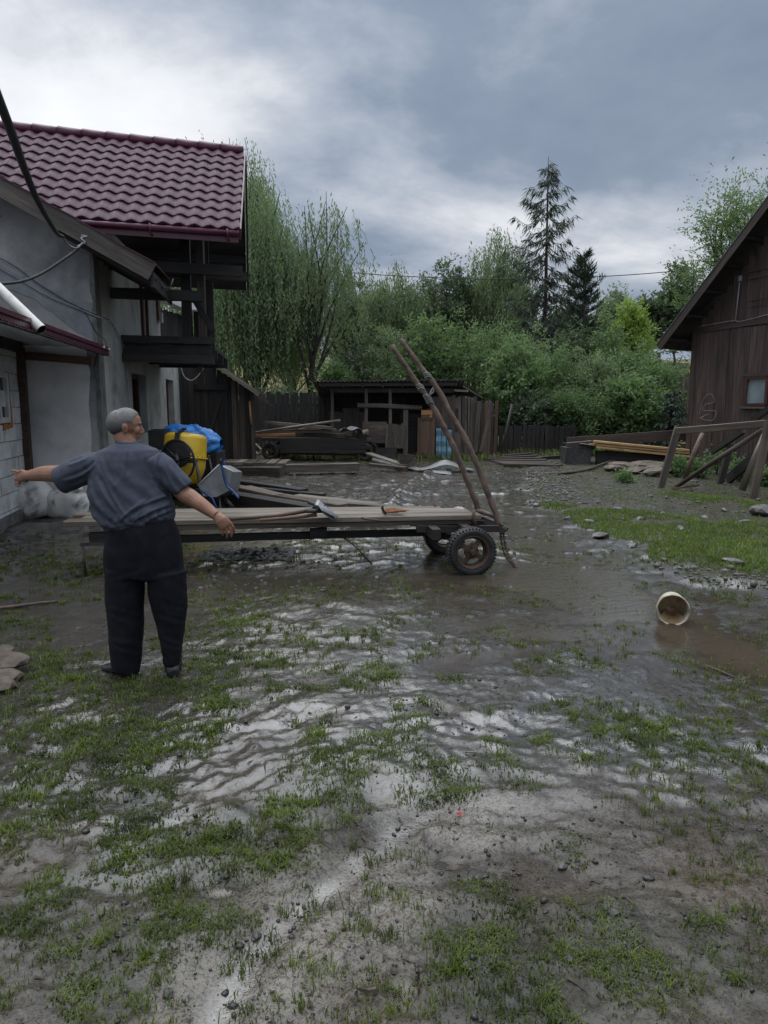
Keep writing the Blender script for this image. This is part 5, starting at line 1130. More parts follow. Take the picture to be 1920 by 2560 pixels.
for sx_, sy_ in ((-0.42, -0.42), (0.42, -0.42), (-0.42, 0.45), (0.42, 0.45)):
    pole(mixer, 'leg', [V(mc_.x + sx_ * 0.7, mY + sy_, mc_.z - 0.02), V(mc_.x + sx_, mY + sy_ * 1.1, hz(mc_.x + sx_, mY + sy_ * 1.1))], 0.026, MAT['dark_metal'], 7)
for sy_ in (-0.42, 0.45): plank(mixer, 'frame_bar', V(mc_.x - 0.32, mY + sy_, mc_.z - 0.06), V(mc_.x + 0.32, mY + sy_, mc_.z - 0.06), 0.06, 0.05, ZZ, MAT['black'])
b = MB(); b.box(at(398, 1100, mY + 0.2), (0.26, 0.32, 0.34), None, 0.02); b.build('motor_box', MAT['black'], mixer)
# tarp bundle on a crate
tb_ = at(482, 1092, 13.1)
crate = MB(); crate.box(V(tb_.x, 13.2, 0.45), (0.95, 0.7, 0.9), None, 0.03); tag(crate.build('crate', MAT['wood_black'], None), 'dark crate standing behind the yellow mixer under the blue tarp', 'crate')
def tarp(u, v):
    a = 2 * math.pi * v; x = -0.52 + 1.04 * u; e = max(0.02, math.sin(math.pi * (0.03 + 0.94 * u))) ** 0.35
    w2 = 1 + 0.20 * float(vn(np.array([u * 9 + 2 * math.cos(a)]), np.array([2.2 * math.sin(a) + 4]), 5)[0] - 0.5) + 0.09 * math.sin(a * 7 + u * 15)
    return V(tb_.x + x, tb_.y + 0.30 * math.cos(a) * e * w2, tb_.z - 0.10 * u + 0.02 + 0.27 * math.sin(a) * e * w2 - 0.06 * u)
b = MB(); b.grid(tarp, 30, 40); tag(b.build('tarpaulin', MAT['tarp'], None, False), 'bunched bright blue tarpaulin behind the yellow mixer', 'tarpaulin')
# wheelbarrow
wb0 = at(540, 1205, 11.6)
wb = thing('wheelbarrow', V(wb0.x, 11.6, hz(wb0.x, 11.6)), 'pale tray wheelbarrow with blue handles tipped up beside the mixer', 'wheelbarrow')
c_ = [at(498, 1213, 11.4), at(548, 1164, 11.4), at(578, 1180, 11.35), at(572, 1232, 11.35), at(545, 1241, 11.4), at(512, 1235, 11.4)]
b = MB(); bx = V(0.06, 0.55, -0.05)
tray_o = [at(496, 1214, 11.35), at(549, 1163, 11.35), at(579, 1180, 11.35), at(570, 1228, 11.35), at(540, 1243, 11.35), at(508, 1240, 11.35)]
ctr = sum(tray_o, V(0, 0, 0)) / 6; b.prism(tray_o, bx); b.build('tray', MAT['galv'], wb)
ln = [at(548, 1160, 11.30), at(579, 1180, 11.30), at(571, 1230, 11.30)]
pole(wb, 'tray_rim', [at(494, 1214, 11.3), at(549, 1161, 11.3), at(581, 1179, 11.3)], 0.014, MAT['white_paint'], 6)
pole(wb, 'handle', spline([at(552, 1150, 11.28), at(556, 1172, 11.28), at(566, 1212, 11.28), at(582, 1228, 11.25), at(597, 1246, 11.2)]), 0.019, MAT['blue_paint'], 8)
pole(wb, 'handle', spline([at(560, 1152, 11.8), at(568, 1190, 11.8), at(580, 1222, 11.8), at(596, 1243, 11.7)]), 0.019, MAT['blue_paint'], 8)
pole(wb, 'grip', [at(551, 1146, 11.28), at(553, 1162, 11.28)], 0.024, MAT['black'], 8)
pole(wb, 'leg', [at(500, 1225, 11.3), at(530, 1244, 11.25), at(543, 1274, 11.2)], 0.017, MAT['blue_paint'], 7)
pole(wb, 'leg', [at(548, 1240, 11.6), at(552, 1276, 11.5)], 0.015, MAT['galv'], 7)
pole(wb, 'brace', [at(560, 1245, 11.5), at(582, 1268, 11.4)], 0.035, MAT['wood_black'], 7)
wheel(wb, V(at(500, 1250, 11.9).x, 11.9, 0.17 + 0.03), V(0.2, 1, 0), 0.66)
# sand bags against the wall
def bag(c, sx_, sy_, sz_, rz, label, seed, neck):
    def fn(u, v):
        a = 2 * math.pi * v; x = -1 + 2 * u; e = max(0.03, 1 - abs(x) ** 3.2) ** 0.5
        k = 1 + 0.22 * (float(fbm(np.array([u * 5 + math.cos(a)]), np.array([math.sin(a) * 1.4 + seed]), seed, 3)[0]) - 0.5)
        y = math.copysign(abs(math.cos(a)) ** 0.75, math.cos(a)) * e * k; z = math.copysign(abs(math.sin(a)) ** 0.75, math.sin(a)) * e * k
        return V(x * sx_, y * sy_, max(z, -0.85) * sz_)
    b = MB(); b.grid(fn, 26, 28); t_ = thing('sandbag', c, label, 'sandbag', 'sandbags at the house wall')
    M = Matrix.Translation(c + ZZ * sz_ * 0.8) @ Matrix.Rotation(rz, 4, 'Z') @ Matrix.Rotation(neck, 4, 'Y'); b.build('sack', MAT['sack'], t_, True, M)
    b = MB(); b.lathe([(0.02, 0), (0.05, 0.05), (0.10, 0.12), (0.07, 0.14), (0.03, 0.10)], 14, M @ Matrix.Translation((sx_ * 0.30, -0.05, sz_ * 0.85)) @ Matrix.Rotation(0.5, 4, 'Y')); b.build('tied_neck', MAT['sack'], t_, True)
bag(gd(88, 1300), 0.31, 0.22, 0.30, 0.2, 'upright muddy white sandbag next to the block porch', 3, -0.25)
bag(gd(172, 1299), 0.36, 0.22, 0.24, -0.1, 'slumped muddy white sandbag lying right of the upright one', 8, 0.1)
# broom or pole against plank shed
tag(pole(None, 'tool_handle', [gd(634, 1150), at(627, 1050, 20.2), at(624, 1003, 20.3)], [0.026, 0.024, 0.022], MAT['wood_ochre'], 7), 'thin yellow wooden handle leaning on the corner of the plank shed', 'pole')
G5 = 'scrap boards heaped at the plank shed corner'
for k in range(6):
    a = gd(620 + 9 * k, 1150 - k, 0.05); c = a + V(random.uniform(0.4, 0.9) * random.choice((-1, 1)) * 0.5, random.uniform(-0.3, 0.3), random.uniform(0.05, 0.5))
    lumber('scrap_board', a, c, 0.10, 0.03, random.choice(('wood_grey', 'wood_wet', 'wood_dark')), '%s scrap board of the heap at the plank shed corner, counted from the shed' % ORDN[k], G5, None, 'board')
# ================================================================== OPEN SHED at the back of the yard
random.seed(5)
SY = 23.6
def sp(zx, zy, Y=SY): return at(560 + 0.446 * zx, 880 + 0.446 * zy, Y)
shed = thing('animal_shed', V(sp(900, 600).x, SY, 0), 'low open-fronted plank shed with corrugated roof at the back of the yard', 'shed')
zR = sp(600, 168).z
# corrugated roof sheets, high at the front
x0, x1 = sp(505, 165).x, sp(1330, 165).x; nsh = 6
for k in range(nsh):
    a, c = x0 + (x1 - x0) * k / nsh, x0 + (x1 - x0) * (k + 1) / nsh + 0.06
    def fn(u, v, a=a, c=c, k=k):
        return V(a + (c - a) * u, SY - 0.55 + 3.2 * v, sp(600, 166 - k * 1.2).z - 0.52 * v + 0.022 * math.sin(u * (c - a) / 0.13 * 2 * math.pi) + 0.004 * (k % 2) - (0.28 * max(0, k - 4) * v))
    b = MB(); b.sheet(fn, 50, 3, (0, 0, -0.012)); b.build('roof_sheet', MAT['asbestos'], shed, True)
b = MB(); ra_, rb_ = sp(1290, 165, SY - 0.4), sp(1450, 262, SY + 1.6)
b.prism([ra_, rb_, rb_ + V(0.1, 1.8, -0.1), ra_ + V(-0.3, 2.6, -0.4)], V(0, 0, 0.05)); b.build('side_roof', MAT['asbestos'], shed)
plank(shed, 'fascia_board', sp(530, 182, SY - 0.4), sp(1310, 180, SY - 0.4), 0.10, 0.03, ZZ, MAT['wood_dark'])
plank(shed, 'front_beam', sp(600, 216, SY), sp(1290, 216, SY), 0.13, 0.12, ZZ, MAT['wood_dark'])
for k in range(7): plank(shed, 'rafter', sp(560 + 110 * k, 190, SY - 0.5), sp(560 + 110 * k, 205, SY + 2.4), 0.08, 0.06, ZZ, MAT['wood_black'])
for zx, zt, w_, m_ in ((608, 222, .10, 'wood_dark'), (797, 222, .10, 'wood_wet'), (932, 222, .10, 'wood_wet'), (1018, 300, .16, 'wood_wet'), (1205, 300, .12, 'wood_dark')):
    p = sp(zx, zt); plank(shed, 'post', V(p.x, SY - 0.05, 0), V(p.x, SY - 0.05, p.z + (0.0 if zt > 250 else 0.1)), w_, 0.09, V(1, 0, 0), MAT[m_])
for y, m_ in ((292, 'wood_wet'), (300, 'wood_grey'), (307, 'wood_wet')): pole(shed, 'hay_pole', [sp(748, y, SY - 0.12), sp(900, y + 3, SY - 0.1), sp(1110, y + 14, SY - 0.1)], 0.035, MAT[m_], 7)
for k in range(11):                                   # back wall boards
    p = sp(618 + 44 * k, 230, SY + 2.2); plank(shed, 'back_board', V(p.x, SY + 2.2, 0), V(p.x, SY + 2.2, p.z), 0.44, 0.03, V(1, 0, 0), MAT['wood_black'])
b = MB(); b.box(V((x0 + x1) / 2, SY + 2.35, 1.1), (x1 - x0, 0.05, 2.2)); b.build('back_wall', MAT['wood_black'], shed)
for k in range(5):                                    # inner left boards
    p = sp(622 + 36 * k, 330, SY + 0.9); plank(shed, 'inner_board', V(p.x, SY + 0.9, 0), V(p.x, SY + 0.9, p.z + random.uniform(-.1, .1)), 0.36, 0.03, V(1, 0, 0), MAT['wood_dark'])
for k in range(4): plank(shed, 'half_wall_board', sp(778, 412 + 25 * k, SY - 0.1), sp(912, 412 + 25 * k + random.uniform(-2, 2), SY - 0.1), 0.27, 0.03, ZZ, MAT['wood_wet'])
for k in range(7): plank(shed, 'picket', sp(914 + 14.5 * k, 540, SY - 0.15), sp(917 + 14.5 * k, 403 + random.uniform(-4, 6), SY - 0.15), 0.13, 0.025, V(1, 0, 0), MAT['wood_wet'])
for y in (430, 505): plank(shed, 'picket_rail', sp(912, y, SY - 0.11), sp(1012, y, SY - 0.11), 0.09, 0.03, ZZ, MAT['wood_dark'])
b = MB(); b.box(V(sp(1060, 450).x, SY + 0.4, 0.75), (0.85, 0.04, 1.5)); b.build('doorway_shade', MAT['wood_black'], shed)  # black sheet stands in for the shade inside the open doorway
for k in range(4): plank(shed, 'door_board', sp(1100 + 21 * k, 590, SY - 0.2), sp(1104 + 21 * k, 372 + random.uniform(-3, 3), SY - 0.2), 0.205, 0.03, V(1, 0, 0), MAT['wood_brown'])
plank(shed, 'door_top_board', sp(1106, 345, SY - 0.22), sp(1168, 345, SY - 0.22), 0.23, 0.03, ZZ, MAT['wood_ochre']); plank(shed, 'door_top_board', sp(1106, 366, SY - 0.225), sp(1168, 366, SY - 0.225), 0.16, 0.03, ZZ, MAT['wood_brown'])
for k in range(3):
    pA, pB = sp(1185 + 30 * k, 590), sp(1213 + 30 * k, 432)
    b = MB(); b.sheet(lambda u, v: V(pA.x + (pB.x - pA.x) * u, SY - 0.25 + 0.03 * math.sin(6 * u + k) + 0.015 * math.sin(19 * v), (pB.z - 0.02 * k) * v + 0.03), 8, 12, (0, 0.006, 0)); b.build('blue_panel', MAT['blue_sheet'], shed, False)
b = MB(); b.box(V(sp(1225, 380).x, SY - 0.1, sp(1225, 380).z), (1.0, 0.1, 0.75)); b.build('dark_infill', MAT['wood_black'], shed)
for k in range(4): plank(shed, 'infill_board', sp(1185 + 26 * k, 430, SY - 0.18), sp(1185 + 26 * k, 250, SY - 0.18), 0.2, 0.025, V(1, 0, 0), MAT['wood_dark'])
# right-hand board wall, turned slightly away
zx = 1275.0; k = 0
while zx < 1520:
    w2 = random.uniform(14, 22); f = (zx - 1275) / 245; Y = SY - 0.15 + 0.5 * f
    top = 232 + 45 * f + random.uniform(-8, 22) if zx < 1400 else 275 + random.uniform(-6, 24)
    p0_, p1_ = sp(zx + w2 / 2 - (6 if zx > 1400 else 0), 600, Y), sp(zx + w2 / 2 + random.uniform(-2, 8), top, Y)
    plank(shed, 'wall_board', V(p0_.x, p0_.y, 0.0), p1_, w2 * 0.446 * Y / 1794 * 1.0, 0.028, V(1, 0.1, 0), MAT[random.choice(('wood_brown', 'wood_wet', 'wood_dark', 'wood_wet'))], jit=0.01); zx += w2; k += 1
b = MB(); b.prism([V(sp(1272, 600).x, SY + 0.05, 0), V(sp(1515, 600).x, SY + 0.5, 0), V(sp(1515, 300).x, SY + 0.5, 1.75), V(sp(1272, 240).x, SY + 0.05, 2.1)], V(0, 0.04, 0)); b.build('wall_core', MAT['wood_black'], shed)
plank(shed, 'loose_slat', sp(1440, 560, SY - 0.3), sp(1500, 285, SY - 0.3), 0.12, 0.025, V(1, 0, 0), MAT['wood_wet']); plank(shed, 'loose_slat', sp(1410, 560, SY - 0.3), sp(1432, 275, SY - 0.3), 0.14, 0.025, V(1, 0, 0), MAT['wood_wet'])
plank(shed, 'side_eave_board', sp(1290, 215, SY - 0.3), sp(1370, 218, SY - 0.3), 0.07, 0.05, ZZ, MAT['wood_grey'])

# ---- board fences behind the yard
def fence(pxa, pxb, Y, ytop, label, seed, base=0.0):
    g = random.Random(seed); xa, xb = at(pxa, 1060, Y).x, at(pxb, 1060, Y).x
    f = thing('board_fence', V((xa + xb) / 2, Y, 0), label, 'fence'); x = xa
    while x < xb:
        w_ = g.uniform(0.12, 0.17); zt = at(960, ytop, Y).z + g.uniform(-0.06, 0.06); g0 = hz(x, Y)
        plank(f, 'board', V(x + w_ / 2, Y, g0), V(x + w_ / 2 + g.uniform(-.02, .02), Y, zt), w_ * 0.93, 0.022, V(1, 0, 0), MAT['wood_black']); x += w_ + 0.01
    for zf in (0.3, 0.8): plank(f, 'rail', V(xa, Y + 0.04, zf * at(960, ytop, Y).z), V(xb, Y + 0.04, zf * at(960, ytop, Y).z), 0.09, 0.05, ZZ, MAT['wood_black'])
fence(615, 830, 25.5, 982, 'tall dark board fence between the plank shed and the open shed', 4)
fence(1236, 1440, 24.5, 1062, 'low dark board fence right of the open shed', 9)
tag(pole(None, 'prop_pole', [V(at(1250, 1130, 23.2).x, 23.2, 0), at(1280, 1010, 23.2)], [0.04, 0.035], MAT['wood_dark'], 7), 'leaning prop pole right of the open shed', 'pole')
G6 = 'planks flat on the ground right of the open shed'
for k in range(7):
    a, c = gd(1200 + 10 * k, 1150 + 3 * k, 0.05), gd(1330 + 12 * k, 1147 + 5.5 * k, 0.05); lumber('ground_plank', a, c, 0.2, 0.05, 'wood_dark', '%s dark plank flat on the ground right of the open shed, counted from the shed' % ORDN[k], G6)
tag(plank(None, 'log_beam', at(1340, 1152, 22), at(1450, 1142, 22.4), 0.22, 0.2, ZZ, MAT['wood_black'], jit=0.03), 'black log beam lying left of the fresh lumber', 'beam')

# ---- lumber stack with fresh boards (right)
LY = 20.6
st = thing('lumber_base', V(at(1560, 1165, LY).x, LY, 0), 'dark sleeper base under the fresh lumber beside the barn', 'lumber rack')
plank(st, 'sleeper', at(1418, 1106, LY + 0.6), at(1725, 1086, LY + 0.6), 0.30, 0.1, ZZ, MAT['wood_dark']); plank(st, 'sleeper', at(1418, 1118, LY + 0.1), at(1480, 1112, LY + 0.1), 0.25, 0.3, ZZ, MAT['wood_dark'])
for k in range(4): plank(st, 'sleeper', at(1490, 1132 + 9 * k, LY), at(1722, 1146 + 8 * k, LY - 0.5), 0.11, 0.5, ZZ, MAT['wood_black'])
b = MB(); b.box(V(at(1440, 1150, LY).x, LY + 0.1, 0.3), (0.75, 0.5, 0.62), None, 0.06); b.build('stump_pier', MAT['stone_dark'], st)
G7 = 'fresh boards on the stack by the barn'
for k in range(9):
    lay, ro = k // 3, k % 3
    a = at(1472 + 6 * (k % 4) + 18 * (lay == 0), 1117 - 6.5 * lay, LY - 0.3 + 0.26 * ro); c = at(1722, 1141 - 7.5 * lay, LY - 0.8 + 0.26 * ro)
    lumber('fresh_board', a, c, 0.24, 0.06, 'wood_fresh', 'fresh yellow sawn board, %s layer, %s row of the stack beside the barn' % (('lowest', 'middle', 'top')[lay], ('front', 'middle', 'rear')[ro]), G7, None, 'board')
lumber('plank', at(1450, 1108, LY - 0.1), at(1560, 1124, LY - 0.45), 0.3, 0.02, 'wood_grey', 'pale torn sheet sticking out under the fresh boards', None, None, 'board')
# flat stones before it
G8 = 'flat stone slabs before the lumber'
for i, (x, y, w_) in enumerate(((1540, 1188, .3), (1560, 1182, .45), (1600, 1192, .5), (1620, 1176, .5), (1640, 1200, .3), (1660, 1190, .6), (1690, 1180, .5))):
    stone(gd(x, y, 0.08), (w_, w_ * 0.7, 0.10), MAT['stone_brown'], '%s flat grey stone slab in front of the lumber stack, left to right' % ORDN[i], G8, 40 + i, 'stone_slab')
cable('hose', [gd(1330, 1193, 0.03), gd(1400, 1196, 0.03), gd(1465, 1188, 0.05), gd(1530, 1170, 0.1), gd(1600, 1165, 0.15), gd(1715, 1163, 0.2)], 0.035, MAT['wood_dark'], 'long bent dark pole snaking from the mud to the stone slabs', 7)
# ---- trestle frame by the barn
tr = thing('timber_frame', gd(1650, 1226), 'weathered timber fence frame with braces standing before the barn', 'fence')
def tp_(px, py, Y): return at(px, py, Y)
plank(tr, 'post', tp_(1648, 1230, 14.5), tp_(1697, 1066, 14.5), 0.13, 0.10, V(1, 0, 0), MAT['wood_wet'], chamf=.01)
plank(tr, 'top_rail', tp_(1692, 1077, 14.35), tp_(1960, 1056, 12.4), 0.135, 0.07, ZZ, MAT['wood_wet'], chamf=.01)
plank(tr, 'bottom_rail', tp_(1650, 1226, 14.6), tp_(1960, 1262, 12.7), 0.16, 0.08, ZZ, MAT['wood_wet'], chamf=.01)
plank(tr, 'post', tp_(1880, 1256, 12.7), tp_(1925, 1050, 12.6), 0.125, 0.10, V(1, 0, 0), MAT['wood_wet'], chamf=.01)
pole(tr, 'brace', [tp_(1684, 1222, 14.1), tp_(1790, 1150, 13.5), tp_(1912, 1072, 12.9)], [0.042, 0.05, 0.046], MAT['wood_dark'], 8)
pole(tr, 'prop', [tp_(1712, 1200, 14.9), tp_(1735, 1130, 14.9), tp_(1757, 1082, 14.9)], [0.055, 0.048, 0.044], MAT['log'], 8)
pole(tr, 'prop', [tp_(1855, 1226, 13.2), tp_(1884, 1150, 13.2), tp_(1912, 1085, 13.2)], [0.066, 0.058, 0.054], MAT['wood_wet'], 8)
plank(tr, 'brace', tp_(1780, 1130, 15.5), tp_(1860, 1075, 14.5), 0.12, 0.08, ZZ, MAT['wood_black']); plank(tr, 'brace', tp_(1800, 1215, 15), tp_(1825, 1110, 15), 0.12, 0.08, V(1, 0, 0), MAT['wood_black']); plank(tr, 'brace', tp_(1820, 1200, 15.2), tp_(1900, 1130, 14.2), 0.2, 0.08, ZZ, MAT['wood_black'])
plank(tr, 'loose_lath', tp_(1679, 1223, 13.9), tp_(1748, 1212, 13.9), 0.04, 0.03, ZZ, MAT['wood_brown'])
plank(tr, 'upper_brace', tp_(1880, 1052, 13.0), tp_(1945, 1005, 12.6), 0.10, 0.08, ZZ, MAT['wood_black'])
# picket panel between bushes and barn
pf = thing('picket_fence', V(at(1710, 960, 27).x, 27, 0), 'pale grey picket fence glimpsed between the bushes and the barn', 'fence')
for k in range(9): plank(pf, 'picket', V(at(1688 + 6.5 * k, 990, 27).x, 27, 1.0), V(at(1688 + 6.5 * k, 990, 27).x, 27, at(1700, 936, 27).z), 0.075, 0.02, V(1, 0, 0), MAT['wood_grey'])
plank(pf, 'rail', at(1684, 968, 27.05), at(1748, 968, 27.05), 0.08, 0.04, ZZ, MAT['wood_grey'])
tag(plank(None, 'fence_post', V(at(1651, 850, 62).x, 62, hz(at(1651, 850, 62).x, 62)), V(at(1650, 820, 62).x, 62, hz(at(1651, 850, 62).x, 62) + 2.0), 0.25, 0.25, V(1, 0, 0), MAT['wood_black']), 'lone dark post on the dry meadow beyond the barn eave', 'post')

# ================================================================== BUCKET, STONES, STICKS
bd = gp(1683, 1562); bkt = thing('bucket', V(bd.x, bd.y, hz(bd.x, bd.y)), 'dirty white plastic bucket lying on its side in the water', 'bucket')
ba = V(0.33, 0.94, -0.064).normalized(); bz = ZZ; bxv = ba.cross(bz).normalized(); bzv = bxv.cross(ba)
Mb = rotM(bxv, bzv, ba, V(bd.x, bd.y + 0.02, max(hz(bd.x, bd.y), -0.01) + 0.123))
b = MB(); b.lathe([(0.105, 0.25), (0.121, 0.0), (0.116, 0.001), (0.100, 0.246)], 40, Mb); b.build('shell', MAT['bucket'], bkt, True)
b = MB(); b.lathe([(0.124, 0.0), (0.128, 0.008), (0.125, 0.02), (0.120, 0.02), (0.120, 0.0), (0.124, 0.0)], 40, Mb); b.lathe([(0.119, 0.045), (0.123, 0.048), (0.119, 0.052)], 40, Mb); b.build('rim', MAT['bucket'], bkt, True)
b = MB(); b.lathe([(0.0, 0.242), (0.101, 0.24)], 40, Mb); b.build('bottom', MAT['bucket_dirt'], bkt, True)
b = MB(); b.grid(lambda u, v: Mb @ V((0.114 - 0.065 * v) * math.sin((u - 0.5) * 2.0), -(0.111 - 0.050 * v * v) * math.cos((u - 0.5) * 2.0), 0.02 + 0.22 * v), 14, 8); b.build('mud_sediment', MAT['bucket_dirt'], bkt, True)
pole(bkt, 'wire_handle', spline([Mb @ V(0.122, 0, 0.03), Mb @ V(0.12, -0.05, -0.02), Mb @ V(0.07, -0.108, -0.035), Mb @ V(0, -0.118, -0.04), Mb @ V(-0.07, -0.108, -0.035), Mb @ V(-0.12, -0.05, -0.02), Mb @ V(-0.122, 0, 0.03)], 4), 0.0035, MAT['rust'], 6)
tag(pole(None, 'stick', [gd(-30, 1528, 0.02), gd(40, 1520, 0.02), gd(100, 1514, 0.02), gd(158, 1506, 0.01)], [0.016, 0.015, 0.012, 0.006], MAT['log'], 7), 'long thin stick lying on the ground left of the man', 'stick')
for i, (x, y, w_, lb) in enumerate(((8, 1664, .16, 'pale rounded stone on top of the slab heap at the left edge'), (20, 1690, .20, 'broad flat slab in the middle of the heap at the left edge'), (2, 1712, .2, 'brown slab low in the heap at the left edge'), (-5, 1735, .17, 'lowest brown slab of the heap at the left edge'))):
    stone(gd(x, y, 0.03 + 0.05 * (i < 2)), (w_ * 0.8, w_ * 0.55, 0.045), MAT['stone_brown'], lb, None, 60 + i, 'stone_slab')
tag(pole(None, 'dead_twig', [gd(1765, 1664, 0.01), gd(1800, 1680, 0.012), gd(1835, 1698, 0.01)], [0.008, 0.008, 0.005], MAT['wood_dark'], 6), 'dead twig lying in the brown water at the right', 'stick')
stone(gd(1908, 1302, 0.06), (0.22, 0.16, 0.09), MAT['stone'], 'large pale rock on the grass bank at the right edge', None, 71)
stone(gd(1500, 1346, 0.03), (0.13, 0.09, 0.04), MAT['stone'], 'flat pale stone at the foot of the grass bank, near the water', None, 72)
G9 = 'pale stones scattered on the bank'
for i, (x, y) in enumerate(((1340, 1268), (1545, 1290), (1600, 1310), (1470, 1315), (1655, 1300), (1700, 1340), (1760, 1310), (1580, 1368), (1830, 1432), (1420, 1298), (1810, 1290), (1860, 1320))):
    stone(gd(x, y, 0.015), (0.07 + 0.03 * (i % 3), 0.05, 0.035), MAT['stone'], 'pale stone lying on the gravel bank', G9, 80 + i)
for i, (x, y, r_, lb) in enumerate(((828, 2276, .018, 'small dark stone standing at the rim of the foreground rill'), (1195, 2195, .028, 'dark stone beside the grass tuft right of the boot print'), (1405, 2170, .026, 'dark stone at the top of the ochre soil patch'), (1620, 2215, .028, 'dark stone right of the ochre soil patch'),
        (1535, 2300, .026, 'dark stone below the ochre soil patch'), (300, 2365, .026, 'dark stone between the two lowest tufts at left'), (640, 2350, .026, 'dark stone below the long tuft, left of the rill'), (1425, 2415, .026, 'dark stone above the largest green tuft at the bottom'), (870, 1780, .026, 'dark clod in the silver puddle before the man'), (420, 2500, .026, 'flat dark stone near the bottom edge, left of the rill'))):
    stone(gd(x, y, 0.003), (r_ * 0.8, r_ * 0.6, r_ * 0.40), MAT['stone_dark'], lb, 'dark stones in the mud', 100 + i)
tag(pole(None, 'wood_chip', [gd(1162, 1906, 0.008), gd(1190, 1907, 0.008)], 0.004, MAT['wood_grey'], 5), 'pale wood chip lying among the foreground grass', 'wood chip')
b = MB(); rp_ = gd(1147, 2047, 0.012); b.sheet(lambda u, v: rp_ + V(0.022 * (u - .5), 0.016 * (v - .5), 0.006 * math.sin(5 * u + 3 * v)), 4, 3, (0, 0, 0.002)); rm = speck('red_petal', (0.5, 0.02, 0.03), (0.62, 0.04, 0.05), 9, 0.5)
tag(b.build('red_scrap', rm, None), 'tiny red scrap lying in the foreground grass', 'scrap')
# ================================================================== TREES AND BUSHES
def leafquads(P, D, L, W, seed):
    r = np.random.default_rng(seed); k = len(P)
    D = D / np.linalg.norm(D, axis=1, keepdims=True)
    S = np.cross(D, r.normal(size=(k, 3))); S /= np.linalg.norm(S, axis=1, keepdims=True) + 1e-9
    N = np.cross(S, D); M_ = P + D * (L * 0.45)[:, None] + N * (L * 0.08 * r.uniform(-1, 1, k))[:, None]
    v = np.stack([P, M_ - S * (W / 2)[:, None], P + D * L[:, None], M_ + S * (W / 2)[:, None]], 1).reshape(-1, 3)
    return v
def crown_mesh(name, parts):
    v = np.concatenate(parts); return fast_mesh(name, v, np.arange(len(v)).reshape(-1, 4))
MAT['leaf_willow'] = leafmat('leaf_willow', (0.110, 0.155, 0.092), (0.215, 0.280, 0.165), 0.45)
MAT['leaf_bush'] = leafmat('leaf_bush', (0.066, 0.112, 0.055), (0.175, 0.262, 0.118), 0.40)
MAT['leaf_dark'] = leafmat('leaf_dark', (0.048, 0.076, 0.048), (0.115, 0.160, 0.092), 0.32)
MAT['leaf_conifer'] = leafmat('leaf_conifer', (0.022, 0.038, 0.028), (0.065, 0.098, 0.065), 0.15)
MAT['leaf_yellow'] = leafmat('leaf_yellow', (0.131, 0.196, 0.043), (0.264, 0.357, 0.093), 0.40)
def branch(b, p, q, r0, r1, bend, g, n=5):
    m_ = (p + q) / 2 + V(g.uniform(-1, 1), g.uniform(-1, 1), g.uniform(0.0, 1)) * bend
    pts = spline([p, m_, q], n); b.tube(pts, list(np.linspace(r0, r1, len(pts))), 6); return pts
def willow(name, label, base, h, rx, ry, limbs, per, hang, mat, seed, group='willows behind the yard', tr=0.16, zmin=1.5, leafL=0.20, leafW=0.05, fork=0.22, lean=0.0):
    g = random.Random(seed); r = np.random.default_rng(seed); base = V(base.x, base.y, hz(base.x, base.y) - 0.1); H_ = h - base.z
    t_ = thing(name, base, label, 'tree', group); b = MB()
    top = base + V(lean, 0, H_ * fork * 2); tp = branch(b, base, top, tr, tr * 0.55, 0.25, g)
    parts = []
    for i in range(limbs):
        a = 2 * math.pi * (i * 0.618 + g.uniform(-.06, .06)); rr = math.sqrt((i + 0.5) / limbs)
        zt = base.z + H_ * (0.99 if i == 0 else (0.50 + 0.46 * math.sqrt(max(0, 1 - rr * rr)) + g.uniform(-0.09, 0.07)))
        end = V(base.x + lean * 1.3 + rx * rr * math.cos(a), base.y + ry * rr * math.sin(a), zt)
        st = tp[g.randint(len(tp) // 3, len(tp) - 1)]
        pts = branch(b, st, end, tr * 0.38, 0.012, 0.12 * H_ * 0.5, g, 6)
        arr = np.array([tuple(p) for p in pts])
        k = per; u = r.uniform(0.30, 1.0, k) ** 0.7 * (len(arr) - 1.001); j = u.astype(int); f = (u - j)[:, None]
        S0 = arr[j] * (1 - f) + arr[j + 1] * f + r.normal(0, [0.38, 0.38, 0.22], (k, 3))
        HL = hang * r.uniform(0.25, 1.0, k); HL = np.minimum(HL, np.maximum(S0[:, 2] - zmin, 0.3))
        out = S0[:, :2] - np.array([base.x + lean, base.y]); out /= np.linalg.norm(out, axis=1, keepdims=True) + 0.3
        ns = 22
        for q in range(ns):
            s_ = (q + r.uniform(0, 1, k)) / ns; keep = HL * ns * 0 + r.uniform(0, 1, k) < np.clip(HL / 1.6, 0.35, 1)
            P = np.stack([S0[:, 0] + out[:, 0] * (0.35 * np.sqrt(s_)) + 0.04 * np.sin(9 * s_ + j), S0[:, 1] + out[:, 1] * (0.35 * np.sqrt(s_)), S0[:, 2] + 0.12 * (s_ < .1) - HL * s_], -1)[keep]
            D = np.stack([r.normal(0, 0.45, len(P)), r.normal(0, 0.45, len(P)), -np.ones(len(P)) + r.normal(0, .3, len(P))], -1)
            parts.append(leafquads(P, D, leafL * r.uniform(0.6, 1.2, len(P)), leafW * r.uniform(0.6, 1.2, len(P)), seed * 31 + i * 7 + q))
    b.build('trunk', MAT['bark'], t_, True); mkobj('crown', crown_mesh('crown', parts), MAT[mat], t_); return t_
